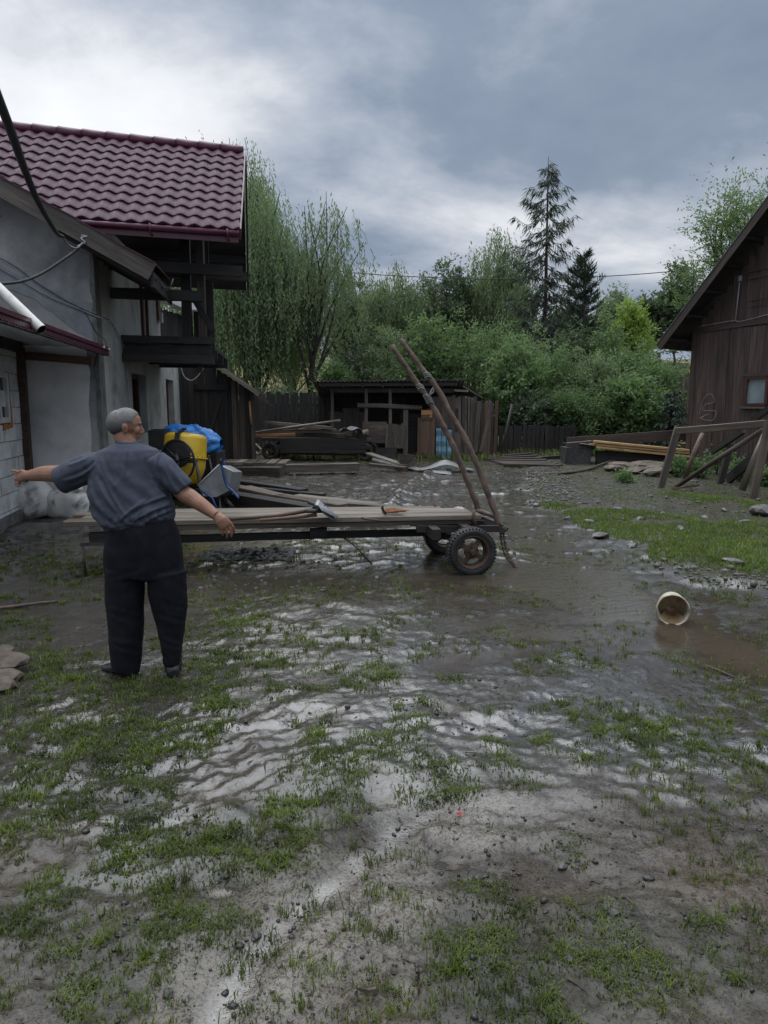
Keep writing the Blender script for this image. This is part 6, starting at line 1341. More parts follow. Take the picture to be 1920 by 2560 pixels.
def bush(name, label, base, h, rx, ry, stems, per, mat, seed, group='bushes along the back of the yard', cat='bush', L=0.16, W=0.05, spread=0.26, low=0.12, tr=0.035, stemname='stems', trunkh=0.0):
    g = random.Random(seed); r = np.random.default_rng(seed); base = V(base.x, base.y, hz(base.x, base.y) - 0.05)
    t_ = thing(name, base, label, cat, group); b = MB(); parts = []; hh_ = h - base.z
    root = base
    if trunkh: root = base + V(g.uniform(-.2, .2), 0, trunkh * hh_); b.tube([base, (base + root) / 2 + V(0.08, 0, 0), root], [tr * 2.6, tr * 2.1, tr * 1.7], 7)
    for i in range(stems):
        a = 2 * math.pi * (i * 0.618) + g.uniform(-.3, .3); rr = math.sqrt((i + 0.5) / stems) * g.uniform(0.85, 1.1)
        zt = base.z + hh_ * ((0.42 + 0.58 * math.sqrt(max(0, 1 - min(1, rr) ** 2))) * g.uniform(0.86, 1.05))
        end = V(base.x + rx * rr * math.cos(a), base.y + ry * rr * math.sin(a), zt)
        pts = branch(b, root, end, tr, 0.008, 0.10 * hh_, g, 5); arr = np.array([tuple(p) for p in pts])
        k = per; nsh = max(4, k // 14)                         # side shoots
        u = r.uniform(low, 1.0, nsh) ** 0.75 * (len(arr) - 1.001); j = u.astype(int); f = (u - j)[:, None]
        S0 = arr[j] * (1 - f) + arr[j + 1] * f
        sd_ = r.normal(0, 1, (nsh, 3)); sd_[:, 2] = np.abs(sd_[:, 2]) * 0.6 + 0.15; sd_ /= np.linalg.norm(sd_, axis=1, keepdims=True)
        ln_ = r.uniform(0.35, 1.0, nsh) * spread * min(rx, hh_ * 0.5) * 1.6
        idx_ = r.integers(0, nsh, k); s_ = r.uniform(0, 1, k) ** 0.8
        P = S0[idx_] + sd_[idx_] * (ln_[idx_] * s_)[:, None] + r.normal(0, 0.05 * spread / 0.26, (k, 3)); P[:, 2] = np.maximum(P[:, 2], base.z + 0.04)
        D = sd_[idx_] * 0.8 + r.normal(0, 0.6, (k, 3)); D[:, 2] -= 0.15
        parts.append(leafquads(P, D, L * r.uniform(0.6, 1.2, k), W * r.uniform(0.6, 1.2, k), seed * 17 + i))
    b.build(stemname, MAT['bark'], t_, True); mkobj('crown' if cat == 'tree' else 'foliage', crown_mesh('foliage', parts), MAT[mat], t_); return t_
def conifer(name, label, base, h, rmax, seed, mat, whorl=0.42, nb=6, droop=0.5, hangL=0.30, sparse=1.0, up=0.25, start=0.12):
    g = random.Random(seed); r = np.random.default_rng(seed); base = V(base.x, base.y, hz(base.x, base.y) - 0.1); H_ = h - base.z
    t_ = thing(name, base, label, 'tree', 'conifers behind the yard'); b = MB(); b.tube([base, base + V(0.08, 0, H_ * 0.5), base + V(0.0, 0, H_)], [0.17, 0.10, 0.015], 7); parts = []
    z = start * H_
    while z < H_ * 0.985:
        f = z / H_; Lb = rmax * (1 - f) ** 0.72 * g.uniform(0.65, 1.15) + 0.15
        for i in range(nb):
            if g.random() > sparse: continue
            a = g.uniform(0, 2 * math.pi); l = Lb * g.uniform(0.6, 1.1); d = V(math.cos(a), math.sin(a), 0)
            p0_ = base + V(0, 0, z + g.uniform(-.15, .15)); p1_ = p0_ + d * l * 0.55 - ZZ * l * droop * 0.45; p2_ = p0_ + d * l - ZZ * l * (droop * 0.55 - up)
            pts = spline([p0_, p1_, p2_], 5); b.tube(pts, list(np.linspace(0.03 * (1 - f) + 0.010, 0.006, len(pts))), 4, False)
            arr = np.array([tuple(p) for p in pts]); k = int(30 * l + 14)
            u = r.uniform(0.12, 1, k) * (len(arr) - 1.001); j = u.astype(int); ff = (u - j)[:, None]; P = arr[j] * (1 - ff) + arr[j + 1] * ff + r.normal(0, 0.03, (k, 3))
            side = np.array([-d.y, d.x, 0]) * r.choice([-1, 1], k)[:, None]
            D = side * r.uniform(0.1, 0.9, (k, 1)) + np.array([d.x, d.y, 0]) * r.uniform(0.1, 0.8, (k, 1)) + np.array([0, 0, -1]) * r.uniform(0.2, 1.2, (k, 1)) * (1 if hangL > 0 else -0.9)
            parts.append(leafquads(P, D, abs(hangL) * r.uniform(0.5, 1.3, k), 0.045 * r.uniform(0.7, 1.3, k), seed + i + int(z * 100)))
        z += whorl * g.uniform(0.8, 1.2)
    b.build('trunk', MAT['bark'], t_, True); mkobj('crown', crown_mesh('crown', parts), MAT[mat], t_); return t_
def ztop(py, Y): return at(960, py, Y).z
def gx(px, Y, py=800): return V(at(px, py, Y).x, Y, 0)

willow('weeping_willow', 'big weeping willow behind the plank shed, hanging to the ground', gx(640, 32), ztop(420, 32), 3.0, 2.4, 26, 150, 4.6, 'leaf_willow', 11, tr=0.22)
willow('weeping_willow', 'tall willow with feathery top just right of the tiled roof edge', gx(610, 34.5), ztop(338, 34.5), 1.6, 1.5, 15, 95, 3.2, 'leaf_willow', 12, tr=0.16, fork=0.3, zmin=3.0)
willow('weeping_willow', 'willow whose tip peeps above the tiled roof ridge', gx(480, 36), ztop(342, 36), 2.0, 1.6, 14, 100, 4.5, 'leaf_willow', 13, zmin=2.0)
willow('weeping_willow', 'thin see-through willow with dark forked trunk left of the open shed', gx(778, 30.5), ztop(470, 30.5), 2.3, 1.8, 19, 46, 1.5, 'leaf_willow', 14, tr=0.17, zmin=4.0, fork=0.24, lean=0.25)
willow('weeping_willow', 'pale wispy willow left of the tall larch', gx(1250, 43), ztop(575, 43), 1.7, 1.5, 13, 80, 3.2, 'leaf_willow', 15, zmin=3, leafL=0.26, leafW=0.06)
willow('weeping_willow', 'rounded willow over the left end of the open shed', gx(975, 42), ztop(648, 42), 1.9, 1.5, 14, 80, 3.0, 'leaf_willow', 16, zmin=3, leafL=0.26, leafW=0.06)
GB = 'trees on the slope behind the bushes'
for i, (px_, Y, ty, rx_, mt, lb) in enumerate(((880, 44, 690, 1.7, 'leaf_dark', 'dark tree behind the thin see-through willow'), (1065, 47, 690, 1.8, 'leaf_dark', 'low dark tree between the rounded willow and the domed tree'), (1125, 43, 650, 1.9, 'leaf_dark', 'domed dark tree above the open shed roof'),
        (1190, 46, 690, 1.8, 'leaf_dark', 'dark tree left of the pale wispy willow'), (1420, 39, 745, 1.7, 'leaf_dark', 'dark broad tree at the foot of the larch'), (1300, 48, 715, 1.8, 'leaf_dark', 'dark tree just left of the larch trunk'),
        (1535, 46, 722, 1.1, 'leaf_willow', 'small airy tree right of the bushy pine'), (1585, 42, 742, 1.0, 'leaf_yellow', 'yellow-green young tree right of the bushy pine'),
        (1692, 72, 668, 2.3, 'leaf_dark', 'tall round tree on the far meadow left of the barn roof'), (1622, 74, 735, 1.6, 'leaf_dark', 'small far tree beside the tall round meadow tree'), (730, 40, 700, 2.4, 'leaf_dark', 'dark tree behind the big weeping willow'), (520, 42, 700, 2.2, 'leaf_dark', 'dark tree behind the balcony'))):
    bush('broadleaf_tree', lb, gx(px_, Y), ztop(ty, Y), rx_, rx_ * 0.8, 30, 300, mt, 200 + i, GB, 'tree', L=0.26 if Y < 60 else 0.4, W=0.10 if Y < 60 else 0.16, spread=0.42, low=0.10, tr=0.06, stemname='trunk', trunkh=0.12)
bush('broadleaf_tree', 'airy silver-leaved tree rising behind the barn roof', gx(1870, 29), ztop(455, 29), 3.0, 2.2, 54, 620, 'leaf_bush', 231, 'trees beside the barn', 'tree', L=0.17, W=0.05, spread=0.34, low=0.2, tr=0.06, stemname='trunk', trunkh=0.35)
conifer('larch_tree', 'tall drooping larch standing above the bushes', gx(1358, 37), ztop(392, 37), 4.0, 301, 'leaf_conifer', 0.42, 7, 0.55, 0.50, 0.72, 0.36, 0.2)
conifer('pine_tree', 'bushy dark pine right of the tall larch', gx(1455, 35), ztop(630, 35), 2.3, 302, 'leaf_conifer', 0.32, 9, 0.1, -0.34, 1.0, 0.45, 0.2)
conifer('spruce_tree', 'far small spruce tip above the dark trees', gx(1148, 58), ztop(652, 58), 1.6, 303, 'leaf_conifer', 0.5, 7, 0.5, 0.5, 1.0, 0.1, 0.3)
conifer('spruce_tree', 'young dark spruce beside the barn corner', gx(1690, 24.6), ztop(975, 24.6), 1.0, 304, 'leaf_conifer', 0.2, 9, 0.3, 0.16, 1.0, 0.1, 0.05)
BUSH = [(838, 28.5, 905, .9, 'leaf_bush', 'low bush beneath the thin willow'), (905, 30, 838, 1.3, 'leaf_dark', 'dark bush behind the left end of the open shed'), (985, 29.5, 812, 1.3, 'leaf_willow', 'bush over the left half of the shed roof'), (1065, 28.8, 800, 1.25, 'leaf_bush', 'bush directly behind the raised cart shafts'),
        (1150, 30.2, 785, 1.4, 'leaf_bush', 'tall bush behind the shed, right of the cart shafts'), (1235, 29, 800, 1.3, 'leaf_bush', 'bush over the right end of the shed roof'), (1290, 27.2, 868, 1.2, 'leaf_bush', 'glossy bush at the right corner of the shed'), (1330, 30, 822, 1.2, 'leaf_willow', 'bush under the tall larch'),
        (1392, 28, 878, 1.3, 'leaf_bush', 'bush right of the low board fence'), (1450, 30, 815, 1.2, 'leaf_dark', 'dark bush under the pine'), (1490, 27.4, 880, 1.25, 'leaf_willow', 'bush above the fresh lumber'), (1520, 29.6, 790, 1.2, 'leaf_bush', 'tall bush right of the pine'),
        (1585, 28.2, 862, 1.2, 'leaf_bush', 'bush under the yellow-green young tree'), (1640, 27, 905, 1.0, 'leaf_bush', 'pale-tipped bush left of the barn eave'), (1700, 28.6, 930, 0.8, 'leaf_bush', 'bush squeezed against the barn corner'), (1590, 25.8, 950, 1.1, 'leaf_bush', 'low front bush behind the lumber stack'), (1440, 26, 975, 1.0, 'leaf_bush', 'low front bush left of the lumber stack'),
        (700, 27.2, 975, 1.3, 'leaf_dark', 'dark low bush over the tall board fence'), (1345, 26.2, 985, 0.9, 'leaf_dark', 'dark low bush behind the low board fence'), (1690, 33, 905, 1.2, 'leaf_dark', 'dark bush below the meadow at the barn eave')]
for i, (px_, Y, ty, rx_, mt, lb) in enumerate(BUSH): bush('bush', lb, gx(px_, Y), ztop(ty, Y), rx_, rx_ * 0.85, 34, (210, 260, 330)[i % 3], mt, 400 + i, L=(0.24, 0.17, 0.13)[i % 3], W=(0.085, 0.048, 0.05)[i % 3], spread=(0.36, 0.44, 0.40)[i % 3], low=0.08)
WEED = [(1478, 1150, .55, 'broad-leaved weed before the lumber stack'), (1430, 1160, .4, 'thin weed at the stone pier of the lumber stack'), (1690, 1200, .45, 'weed between the frame posts'), (1745, 1205, .4, 'low weed behind the frame brace'), (1790, 1195, .7, 'tall leafy weed before the barn wall'), (1845, 1215, .4, 'weed at the bottom rail of the frame'), (1905, 1225, .35, 'weed at the right edge under the barn'), (1560, 1215, .18, 'small tuft growing in the run-off')]
for i, (px_, py_, h_, lb) in enumerate(WEED):
    p = gd(px_, py_); bush('weed', lb, p, p.z + h_, h_ * 0.6, h_ * 0.5, 9, 60, 'leaf_bush', 600 + i, 'weeds around the lumber and frame', 'weed', L=0.10, W=0.045, spread=0.4, low=0.2, tr=0.008)
cable('power_line', [at(430, 610, 33), at(760, 668, 36), at(1000, 690, 38), at(1300, 698, 38), at(1560, 688, 37), at(1840, 664, 35)], 0.022, MAT['cable'], 'thin power line crossing the sky in front of the trees', 5)
# ================================================================== THE MAN
def loft(b, rings, n=28, caps=True):
    vs = []; fs = []
    for c, ax_, ay_ in rings:
        for k in range(n):
            a = 2 * math.pi * k / n; vs.append(c + ax_ * math.cos(a) + ay_ * math.sin(a))
    for i in range(len(rings) - 1):
        for k in range(n):
            p, q = i * n + k, i * n + (k + 1) % n; fs.append((p, q, q + n, p + n))
    if caps: fs += [tuple(range(n))[::-1], tuple(range((len(rings) - 1) * n, len(rings) * n))]
    b.add(vs, fs)
def ell(b, M, rx, ry, rz, n=16):
    vs, fs = [], []; m_ = n // 2
    for i in range(m_ + 1):
        t = math.pi * i / m_
        for k in range(n):
            a = 2 * math.pi * k / n; vs.append(M @ V(rx * math.sin(t) * math.cos(a), ry * math.sin(t) * math.sin(a), rz * math.cos(t)))
    for i in range(m_):
        for k in range(n):
            p, q = i * n + k, i * n + (k + 1) % n; fs.append((p, q, q + n, p + n))
    b.add(vs, fs)
def fuse(b, voxel, smooth, name):
    me = b.mesh(name); o = bpy.data.objects.new('tmp', me); COL.objects.link(o)
    md = o.modifiers.new('r', 'REMESH'); md.mode = 'VOXEL'; md.voxel_size = voxel; md.use_smooth_shade = True
    if smooth: sm_ = o.modifiers.new('s', 'SMOOTH'); sm_.factor = 0.5; sm_.iterations = smooth
    dg = bpy.context.evaluated_depsgraph_get(); out = bpy.data.meshes.new_from_object(o.evaluated_get(dg)); out.name = name
    bpy.data.objects.remove(o); bpy.data.meshes.remove(me)
    out.polygons.foreach_set('use_smooth', [True] * len(out.polygons)); return out
def wrinkle(me, fn):
    n_ = len(me.vertices); co = np.empty(n_ * 3, np.float32); no = np.empty(n_ * 3, np.float32)
    me.vertices.foreach_get('co', co); me.vertex_normals.foreach_get('vector', no); co = co.reshape(-1, 3); no = no.reshape(-1, 3)
    me.vertices.foreach_set('co', (co + no * fn(co)[:, None]).ravel()); me.update()
MY = 4.40
def topx(co):
    X, Y, Z = co[:, 0], co[:, 1], co[:, 2] - CAM_H
    f = Y * CP - Z * SP; u = Y * SP + Z * CP; return 960 + FPX * X / f, 1280 - FPX * u / f
def folds(co, lines, sig, amp):
    px, py = topx(co); out = np.zeros(len(px))
    for x0, y0, x1, y1, k in lines:
        x0, x1, y0, y1 = x0 * .3617, x1 * .3617, 1000 + y0 * .3617, 1000 + y1 * .3617
        L2 = (x1 - x0) ** 2 + (y1 - y0) ** 2; t = ((px - x0) * (x1 - x0) + (py - y0) * (y1 - y0)) / L2
        tc_ = np.clip(t, 0, 1); bow = 4 * tc_ * (1 - tc_) * 3.0
        d = ((px - x0) * (y1 - y0) - (py - y0) * (x1 - x0)) / math.sqrt(L2) + bow
        e = sstep(-0.12, 0.15, t) * sstep(1.12, 0.85, t)
        out += k * e * (np.exp(-(d / sig) ** 2) - 0.9 * np.exp(-((d - 1.9 * sig) / (sig * 1.1)) ** 2))
    return out * amp * sstep(0.06, -0.05, co[:, 1] - MY)
def mp(px, py, dy=0.0): return at(px, py, MY + dy)
def rings(lst, dy=0.0):
    out = []
    for (l, r_, ry) in lst:
        a, c = mp(*l, dy), mp(*r_, dy); out.append(((a + c) / 2, (c - a) / 2, V(0, ry, 0)))
    return out
MAT['skin'] = speck('skin', (0.235, 0.120, 0.074), (0.305, 0.160, 0.102), 25, 0.5, (0.20, 0.08, 0.05), 0.5, 9.0, bump=0.15, bscale=90)
MAT['shirt'] = speck('shirt', (0.056, 0.063, 0.085), (0.072, 0.080, 0.104), 12, 0.9, bump=0.25, bscale=160, spec=0.2)
MAT['trousers'] = speck('trousers', (0.006, 0.0065, 0.010), (0.011, 0.012, 0.017), 10, 0.85, (0.03, 0.028, 0.026), 0.25, 7.0, bump=0.3, bscale=120, spec=0.2)
MAT['boot'] = speck('boot', (0.012, 0.012, 0.013), (0.022, 0.021, 0.022), 10, 0.35, (0.04, 0.034, 0.028), 0.35, 14.0, bump=0.25)
m, n, b_h, o_h = newmat('hair'); MAT['hair'] = m
_p = n('ShaderNodeNewGeometry').outputs['Position']; _z = n('ShaderNodeSeparateXYZ', {0: _p}).outputs[2]
_t = n('ShaderNodeMapRange', {0: n.math('ADD', _z, n.math('MULTIPLY', n.math('SUBTRACT', n.noise(_p, 60, 3), 0.5), 0.06)), 1: 1.55, 2: 1.70}).outputs[0]
_c = n.mix(_t, (0.050, 0.047, 0.045), (0.24, 0.236, 0.23)); _c = n.mix(n.ramp(n.noise(_p, 420, 2), [(0.42, 0), (0.62, 0.6)]), _c, (0.06, 0.056, 0.052))
setb(n, b_h, col=_c, rough=0.6, spec=0.3)
MAT['eye'] = speck('eye', (0.25, 0.24, 0.23), (0.3, 0.29, 0.28), 9, 0.2)
feet0 = gp(352, 1697)
# ---- skin: one continuous body
B = MB()
F = V(0.90, 0.43, -0.04).normalized(); S = F.cross(ZZ).normalized(); UPH = S.cross(F).normalized()
hc = mp(311, 1063, 0.02)
MH = rotM(F, -S, UPH, hc)                    # local: x forward, y to his left, z up
def he(x, y, z, rx, ry, rz, rot=None): ell(B, MH @ Matrix.Translation((x, y, z)) @ (rot or Matrix()), rx, ry, rz)
he(0.012, 0, 0.012, 0.090, 0.074, 0.092); he(-0.036, 0, 0.012, 0.066, 0.070, 0.078)
he(0.045, 0, -0.052, 0.050, 0.052, 0.050); he(0.072, 0, -0.088, 0.024, 0.030, 0.020); he(0.035, 0, -0.075, 0.045, 0.052, 0.030)
he(0.086, 0, 0.012, 0.014, 0.046, 0.012)
for s_ in (-1, 1):
    he(0.066, s_ * 0.036, -0.028, 0.026, 0.026, 0.030)
    he(-0.004, s_ * 0.076, -0.018, 0.019, 0.009, 0.031, Matrix.Rotation(s_ * 0.35, 4, 'Z') @ Matrix.Rotation(-0.15, 4, 'Y'))
    he(-0.010, s_ * 0.082, -0.006, 0.015, 0.006, 0.018, Matrix.Rotation(s_ * 0.5, 4, 'Z'))
B.tube([MH @ V(0.088, 0, 0.008), MH @ V(0.098, 0, -0.016), MH @ V(0.108, 0, -0.038), MH @ V(0.098, 0, -0.046)], [0.010, 0.012, 0.014, 0.012], 10)
for s_ in (-1, 1): he(0.100, s_ * 0.012, -0.045, 0.010, 0.008, 0.008)
he(0.093, 0, -0.066, 0.010, 0.022, 0.006); he(0.090, 0, -0.077, 0.010, 0.020, 0.007)
B.tube([mp(318, 1130, 0.0), mp(316, 1106, 0.01), MH @ V(-0.012, 0, -0.050)], [0.075, 0.064, 0.060], 16)
loft(B, rings([((292, 1112), (352, 1112), .07), ((250, 1135), (388, 1132), .10), ((236, 1180), (402, 1175), .12), ((240, 1240), (415, 1230), .13), ((268, 1300), (425, 1290), .13), ((275, 1350), (440, 1345), .12), ((280, 1400), (445, 1400), .10)]))
def legp(pts, rads): B.tube([mp(*p) for p in pts], rads, 14)
legp([(318, 1380), (316, 1500), (314, 1600), (315, 1672)], [0.085, 0.065, 0.05, 0.045]); legp([(405, 1380), (418, 1500), (428, 1600), (432, 1672)], [0.085, 0.062, 0.048, 0.045])
LA = [mp(262, 1160, 0.0), mp(205, 1172, 0.06), mp(150, 1184, 0.14), mp(112, 1184, 0.22), mp(90, 1187, 0.28), mp(70, 1189, 0.34)]
B.tube(spline(LA, 4), list(np.interp(np.linspace(0, 1, 21), [0, .2, .4, .55, .8, 1], [0.068, 0.062, 0.056, 0.053, 0.043, 0.033])), 14)
RA = [mp(388, 1150, 0.0), mp(425, 1192, 0.0), mp(455, 1230, 0.0), mp(480, 1246, -0.02), mp(512, 1268, -0.05), mp(541, 1289, -0.08)]
B.tube(spline(RA, 4), list(np.interp(np.linspace(0, 1, 21), [0, .2, .4, .55, .8, 1], [0.068, 0.060, 0.052, 0.053, 0.042, 0.031])), 14)
# right hand, hanging half open
def rh(px, py, dy=-0.10): return mp(px, py, dy)
loft(B, [(rh(541, 1289, -0.08), V(0.021, 0, 0.021), V(0.0, 0.024, 0)), (rh(552, 1300), V(0.032, 0, 0.024), V(0, 0.020, 0)), (rh(563, 1312), V(0.037, 0.0, 0.024), V(0, 0.017, 0)), (rh(567, 1317), V(0.033, 0.0, 0.02), V(0, 0.013, 0))], 16)
for pts, r_ in (([(555, 1306), (557, 1320), (557, 1331), (556, 1339)], .0088), ([(562, 1310), (566, 1325), (568, 1336), (567, 1345)], .0092), ([(570, 1311), (576, 1324), (579, 1334), (578, 1343)], .0088), ([(576, 1306), (583, 1317), (586, 1325), (586, 1332)], .0080)):
    B.tube([rh(*p, dy=-0.10 + [0, 0.004, 0.012, 0.022][i]) for i, p in enumerate(pts)], [r_ * 1.12, r_ * 1.05, r_, r_ * 0.8], 10)
B.tube([rh(546, 1296, -0.075), rh(545, 1309, -0.055), rh(549, 1320, -0.045), rh(553, 1327, -0.042)], [0.014, 0.0115, 0.0105, 0.008], 10)
# left hand, index finger pointing
def lh(px, py, dy=0.36): return mp(px, py, dy)
loft(B, [(lh(72, 1188, 0.33), V(0.004, 0.022, 0.0), V(0, 0.0, 0.030)), (lh(60, 1190), V(0.006, 0.026, 0), V(0.0, 0, 0.040)), (lh(47, 1192, 0.40), V(0.006, 0.026, 0), V(0, 0, 0.040)), (lh(42, 1192, 0.41), V(0.004, 0.022, 0), V(0, 0, 0.032))], 16)
B.tube([lh(50, 1180, 0.40), lh(42, 1178, 0.43), lh(34, 1177, 0.46), lh(27, 1177, 0.485)], [0.012, 0.0105, 0.0098, 0.0078], 10)
for i, y in enumerate((1190, 1199, 1206)):
    B.tube([lh(50, y, 0.39), lh(38 + i, y + 1, 0.41), lh(37 + 2 * i, y + 7, 0.395), lh(46 + i, y + 9, 0.375)], [0.0115, 0.011, 0.0105, 0.009], 10)
B.tube([lh(64, 1182, 0.345), lh(55, 1178, 0.355), lh(46, 1180, 0.375), lh(41, 1184, 0.385)], [0.014, 0.012, 0.011, 0.0085], 10)
body = fuse(B, 0.0044, 3, 'person')
man = tag(mkobj('person', body, MAT['skin'], None), 'grey-haired man in slate T-shirt and black trousers, seen from behind, pointing left', 'person')
# eye, brow
for s_ in (-1, 1):
    q = MB(); ell(q, MH @ Matrix.Translation((0.078, s_ * 0.030, -0.004)), 0.011, 0.011, 0.011, 12); q.build('eye', MAT['eye'], man, True)
    q = MB(); ell(q, MH @ Matrix.Translation((0.087, s_ * 0.030, 0.014)), 0.010, 0.022, 0.006, 12); q.build('eyebrow', MAT['hair'], man, True)
# hair cap: follows the skull, cut along the hairline
EL = [((0.012, 0, 0.012), (0.090, 0.074, 0.092)), ((-0.036, 0, 0.012), (0.066, 0.070, 0.078))]
def skull_r(d):
    best = 0.0
    for c, r_ in EL:
        C_ = Vector(c); A_ = sum((d[i] / r_[i]) ** 2 for i in range(3)); Bq = -2 * sum(d[i] * C_[i] / r_[i] ** 2 for i in range(3)); Cq = sum((C_[i] / r_[i]) ** 2 for i in range(3)) - 1
        disc = Bq * Bq - 4 * A_ * Cq
        if disc > 0: best = max(best, (-Bq + math.sqrt(disc)) / (2 * A_))
    return best
HLX = [-0.11, -0.05, -0.022, -0.008, 0.024, 0.034, 0.05, 0.075, 0.11]; HLZ = [-0.062, -0.058, -0.040, 0.016, 0.016, 0.004, 0.050, 0.070, 0.078]
hb = MB(); NA, NE2 = 96, 60; vs = []; keep = []
for i in range(NE2 + 1):
    t = math.pi * i / NE2
    for k in range(NA):
        a = 2 * math.pi * k / NA; d = V(math.sin(t) * math.cos(a), math.sin(t) * math.sin(a), math.cos(t)); r_ = skull_r(d); p = d * r_
        hl = float(np.interp(p.x, [-0.11, -0.05, -0.022, -0.008, 0.024, 0.034, 0.05, 0.075, 0.11], [-0.062, -0.058, -0.040, 0.016, 0.016, 0.004, 0.050, 0.070, 0.078])) + random.uniform(-.003, .003)
        e = min(1.0, max(0.0, (p.z - hl) / 0.02)); vs.append(MH @ (d * (r_ + 0.0010 + 0.0026 * e + (random.uniform(-.0005, .0005) if e > 0 else 0)))); keep.append(p.z > hl)
fs = []
for i in range(NE2):
    for k in range(NA):
        q = (i * NA + k, i * NA + (k + 1) % NA, (i + 1) * NA + (k + 1) % NA, (i + 1) * NA + k)
        if all(keep[j] for j in q): fs.append(q)
hb.add(vs, fs); g_ = random.Random(9)
for _ in range(5200):
    d = V(g_.gauss(0, 1), g_.gauss(0, 1), g_.gauss(0, 1)).normalized(); r_ = skull_r(d); p = d * r_
    hl = float(np.interp(p.x, HLX, HLZ))
    if p.z < hl - g_.uniform(-0.004, 0.010): continue
    dr_ = (d * 0.55 + V(-0.5, 0, -0.55 if p.z < 0.04 else 0.1) + V(g_.gauss(0, .35), g_.gauss(0, .35), g_.gauss(0, .25))).normalized(); sd2 = dr_.cross(d).normalized() * 0.0009
    L_ = g_.uniform(0.006, 0.013) if p.z > 0.02 else g_.uniform(0.003, 0.008); b0 = MH @ (d * (r_ + 0.0015)); sw_ = MH.to_3x3() @ sd2; tp_2 = b0 + (MH.to_3x3() @ dr_) * L_
    hb.add([b0 - sw_, b0 + sw_, tp_2], [(0, 1, 2)])
hb.build('hair', MAT['hair'], man, True)
# ---- T-shirt
T = MB()
loft(T, rings([((297, 1101), (345, 1104), .068), ((280, 1111), (360, 1112), .095), ((246, 1127), (392, 1124), .125), ((229, 1150), (406, 1144), .145), ((224, 1185), (409, 1175), .155), ((222, 1225), (417, 1210), .165), ((228, 1258), (426, 1240), .175), ((239, 1289), (433, 1265), .178), ((253, 1312), (436, 1286), .170), ((272, 1325), (430, 1299), .155)]), 40)
def ring_s(c, d, ra, rb):
    d = d.normalized(); n_ = V(0, 1, 0); n_ = (n_ - d * n_.dot(d)).normalized(); m_ = d.cross(n_); return (c, m_ * ra, n_ * rb)
dl_ = mp(146, 1203, 0.15) - mp(255, 1165, 0.0)
loft(T, [ring_s(mp(272, 1160, 0), dl_, .085, .11), ring_s(mp(228, 1168, 0.03), dl_, .090, .10), ring_s(mp(187, 1184, 0.09), dl_, .094, .09), ring_s(mp(150, 1201, 0.15), V(-0.87, 0.1, -0.36), .090, .080)], 26)
dr2 = mp(459, 1222, 0) - mp(390, 1150, 0)
loft(T, [ring_s(mp(378, 1156, 0), dr2, .098, .11), ring_s(mp(405, 1172, 0), dr2, .092, .10), ring_s(mp(432, 1198, 0), dr2, .080, .085), ring_s(mp(459, 1223, 0), dr2, .068, .072)], 26)
sh_ = fuse(T, 0.0060, 7, 'shirt')
def sfold(co):
    x, y, z = co[:, 0], co[:, 1], co[:, 2]
    f1 = fbm(x * 5 + z * 6, z * 9 - x * 5, 3, 3) - 0.5; f2 = 1 - np.abs(2 * fbm(x * 7 - z * 4 + y * 2, z * 5 + x * 6, 9, 2) - 1)
    low = sstep(1.28, 1.0, z)
    side = np.exp(-((x + 1.55) / 0.09) ** 2) * sstep(1.5, 1.35, z)
    drag = np.sin((z * 0.9 + (x + 1.5) * 0.75) * 62) * 0.0045 * np.exp(-((z - 1.22 - (x + 1.5) * 0.35) / 0.16) ** 2)
    rid = 1 - np.abs(2 * fbm(x * 4.5 + z * 5.5, z * 4.0 - x * 6.0 + y, 15, 2) - 1)
    return f1 * 0.010 + (rid ** 3 - 0.4) * 0.008 * (0.5 + 0.5 * low) + (f2 - 0.7) * 0.010 * (0.4 + low) + drag + np.sin(z * 95 + x * 30) * 0.004 * low * sstep(1.06, 1.0, z)
SHF = [(1085, 380, 1095, 600, 1.0), (1160, 660, 900, 770, 1.2), (1175, 720, 930, 830, 1.3), (1180, 760, 1000, 850, 1.0), (750, 600, 860, 790, 1.0), (670, 540, 800, 770, 1.2), (615, 560, 690, 760, 1.0), (590, 500, 660, 440, 1.2), (470, 450, 620, 390, 1.0), (430, 560, 600, 500, 1.0), (440, 620, 590, 560, 0.9), (1010, 690, 820, 840, 1.0),
       (880, 330, 860, 500, 0.6), (960, 340, 1020, 520, 0.6), (700, 400, 760, 560, 0.7), (740, 840, 780, 885, 1.0), (800, 830, 830, 875, 1.0), (870, 820, 890, 865, 1.0), (940, 800, 955, 855, 1.0), (1010, 790, 1020, 840, 1.0), (1080, 770, 1090, 830, 1.0), (1140, 740, 1150, 815, 1.0), (1190, 470, 1280, 600, 0.8), (1140, 480, 1230, 640, 0.8), (1050, 560, 1150, 680, 1.0)]
wrinkle(sh_, sfold); wrinkle(sh_, lambda c: folds(c, SHF, 4.2, 0.0075)); mkobj('shirt', sh_, MAT['shirt'], man)
cb = MB(); cpts = []
for k in range(33):
    a = 2 * math.pi * k / 32; cpts.append(mp(320, 1103, 0.0) + V(0.066 * math.cos(a), 0.070 * math.sin(a), -0.006 * math.cos(a) + 0.012 * math.sin(a)))
cb.tube(cpts, 0.011, 8, False); cb.build('collar', MAT['shirt'], man, True)
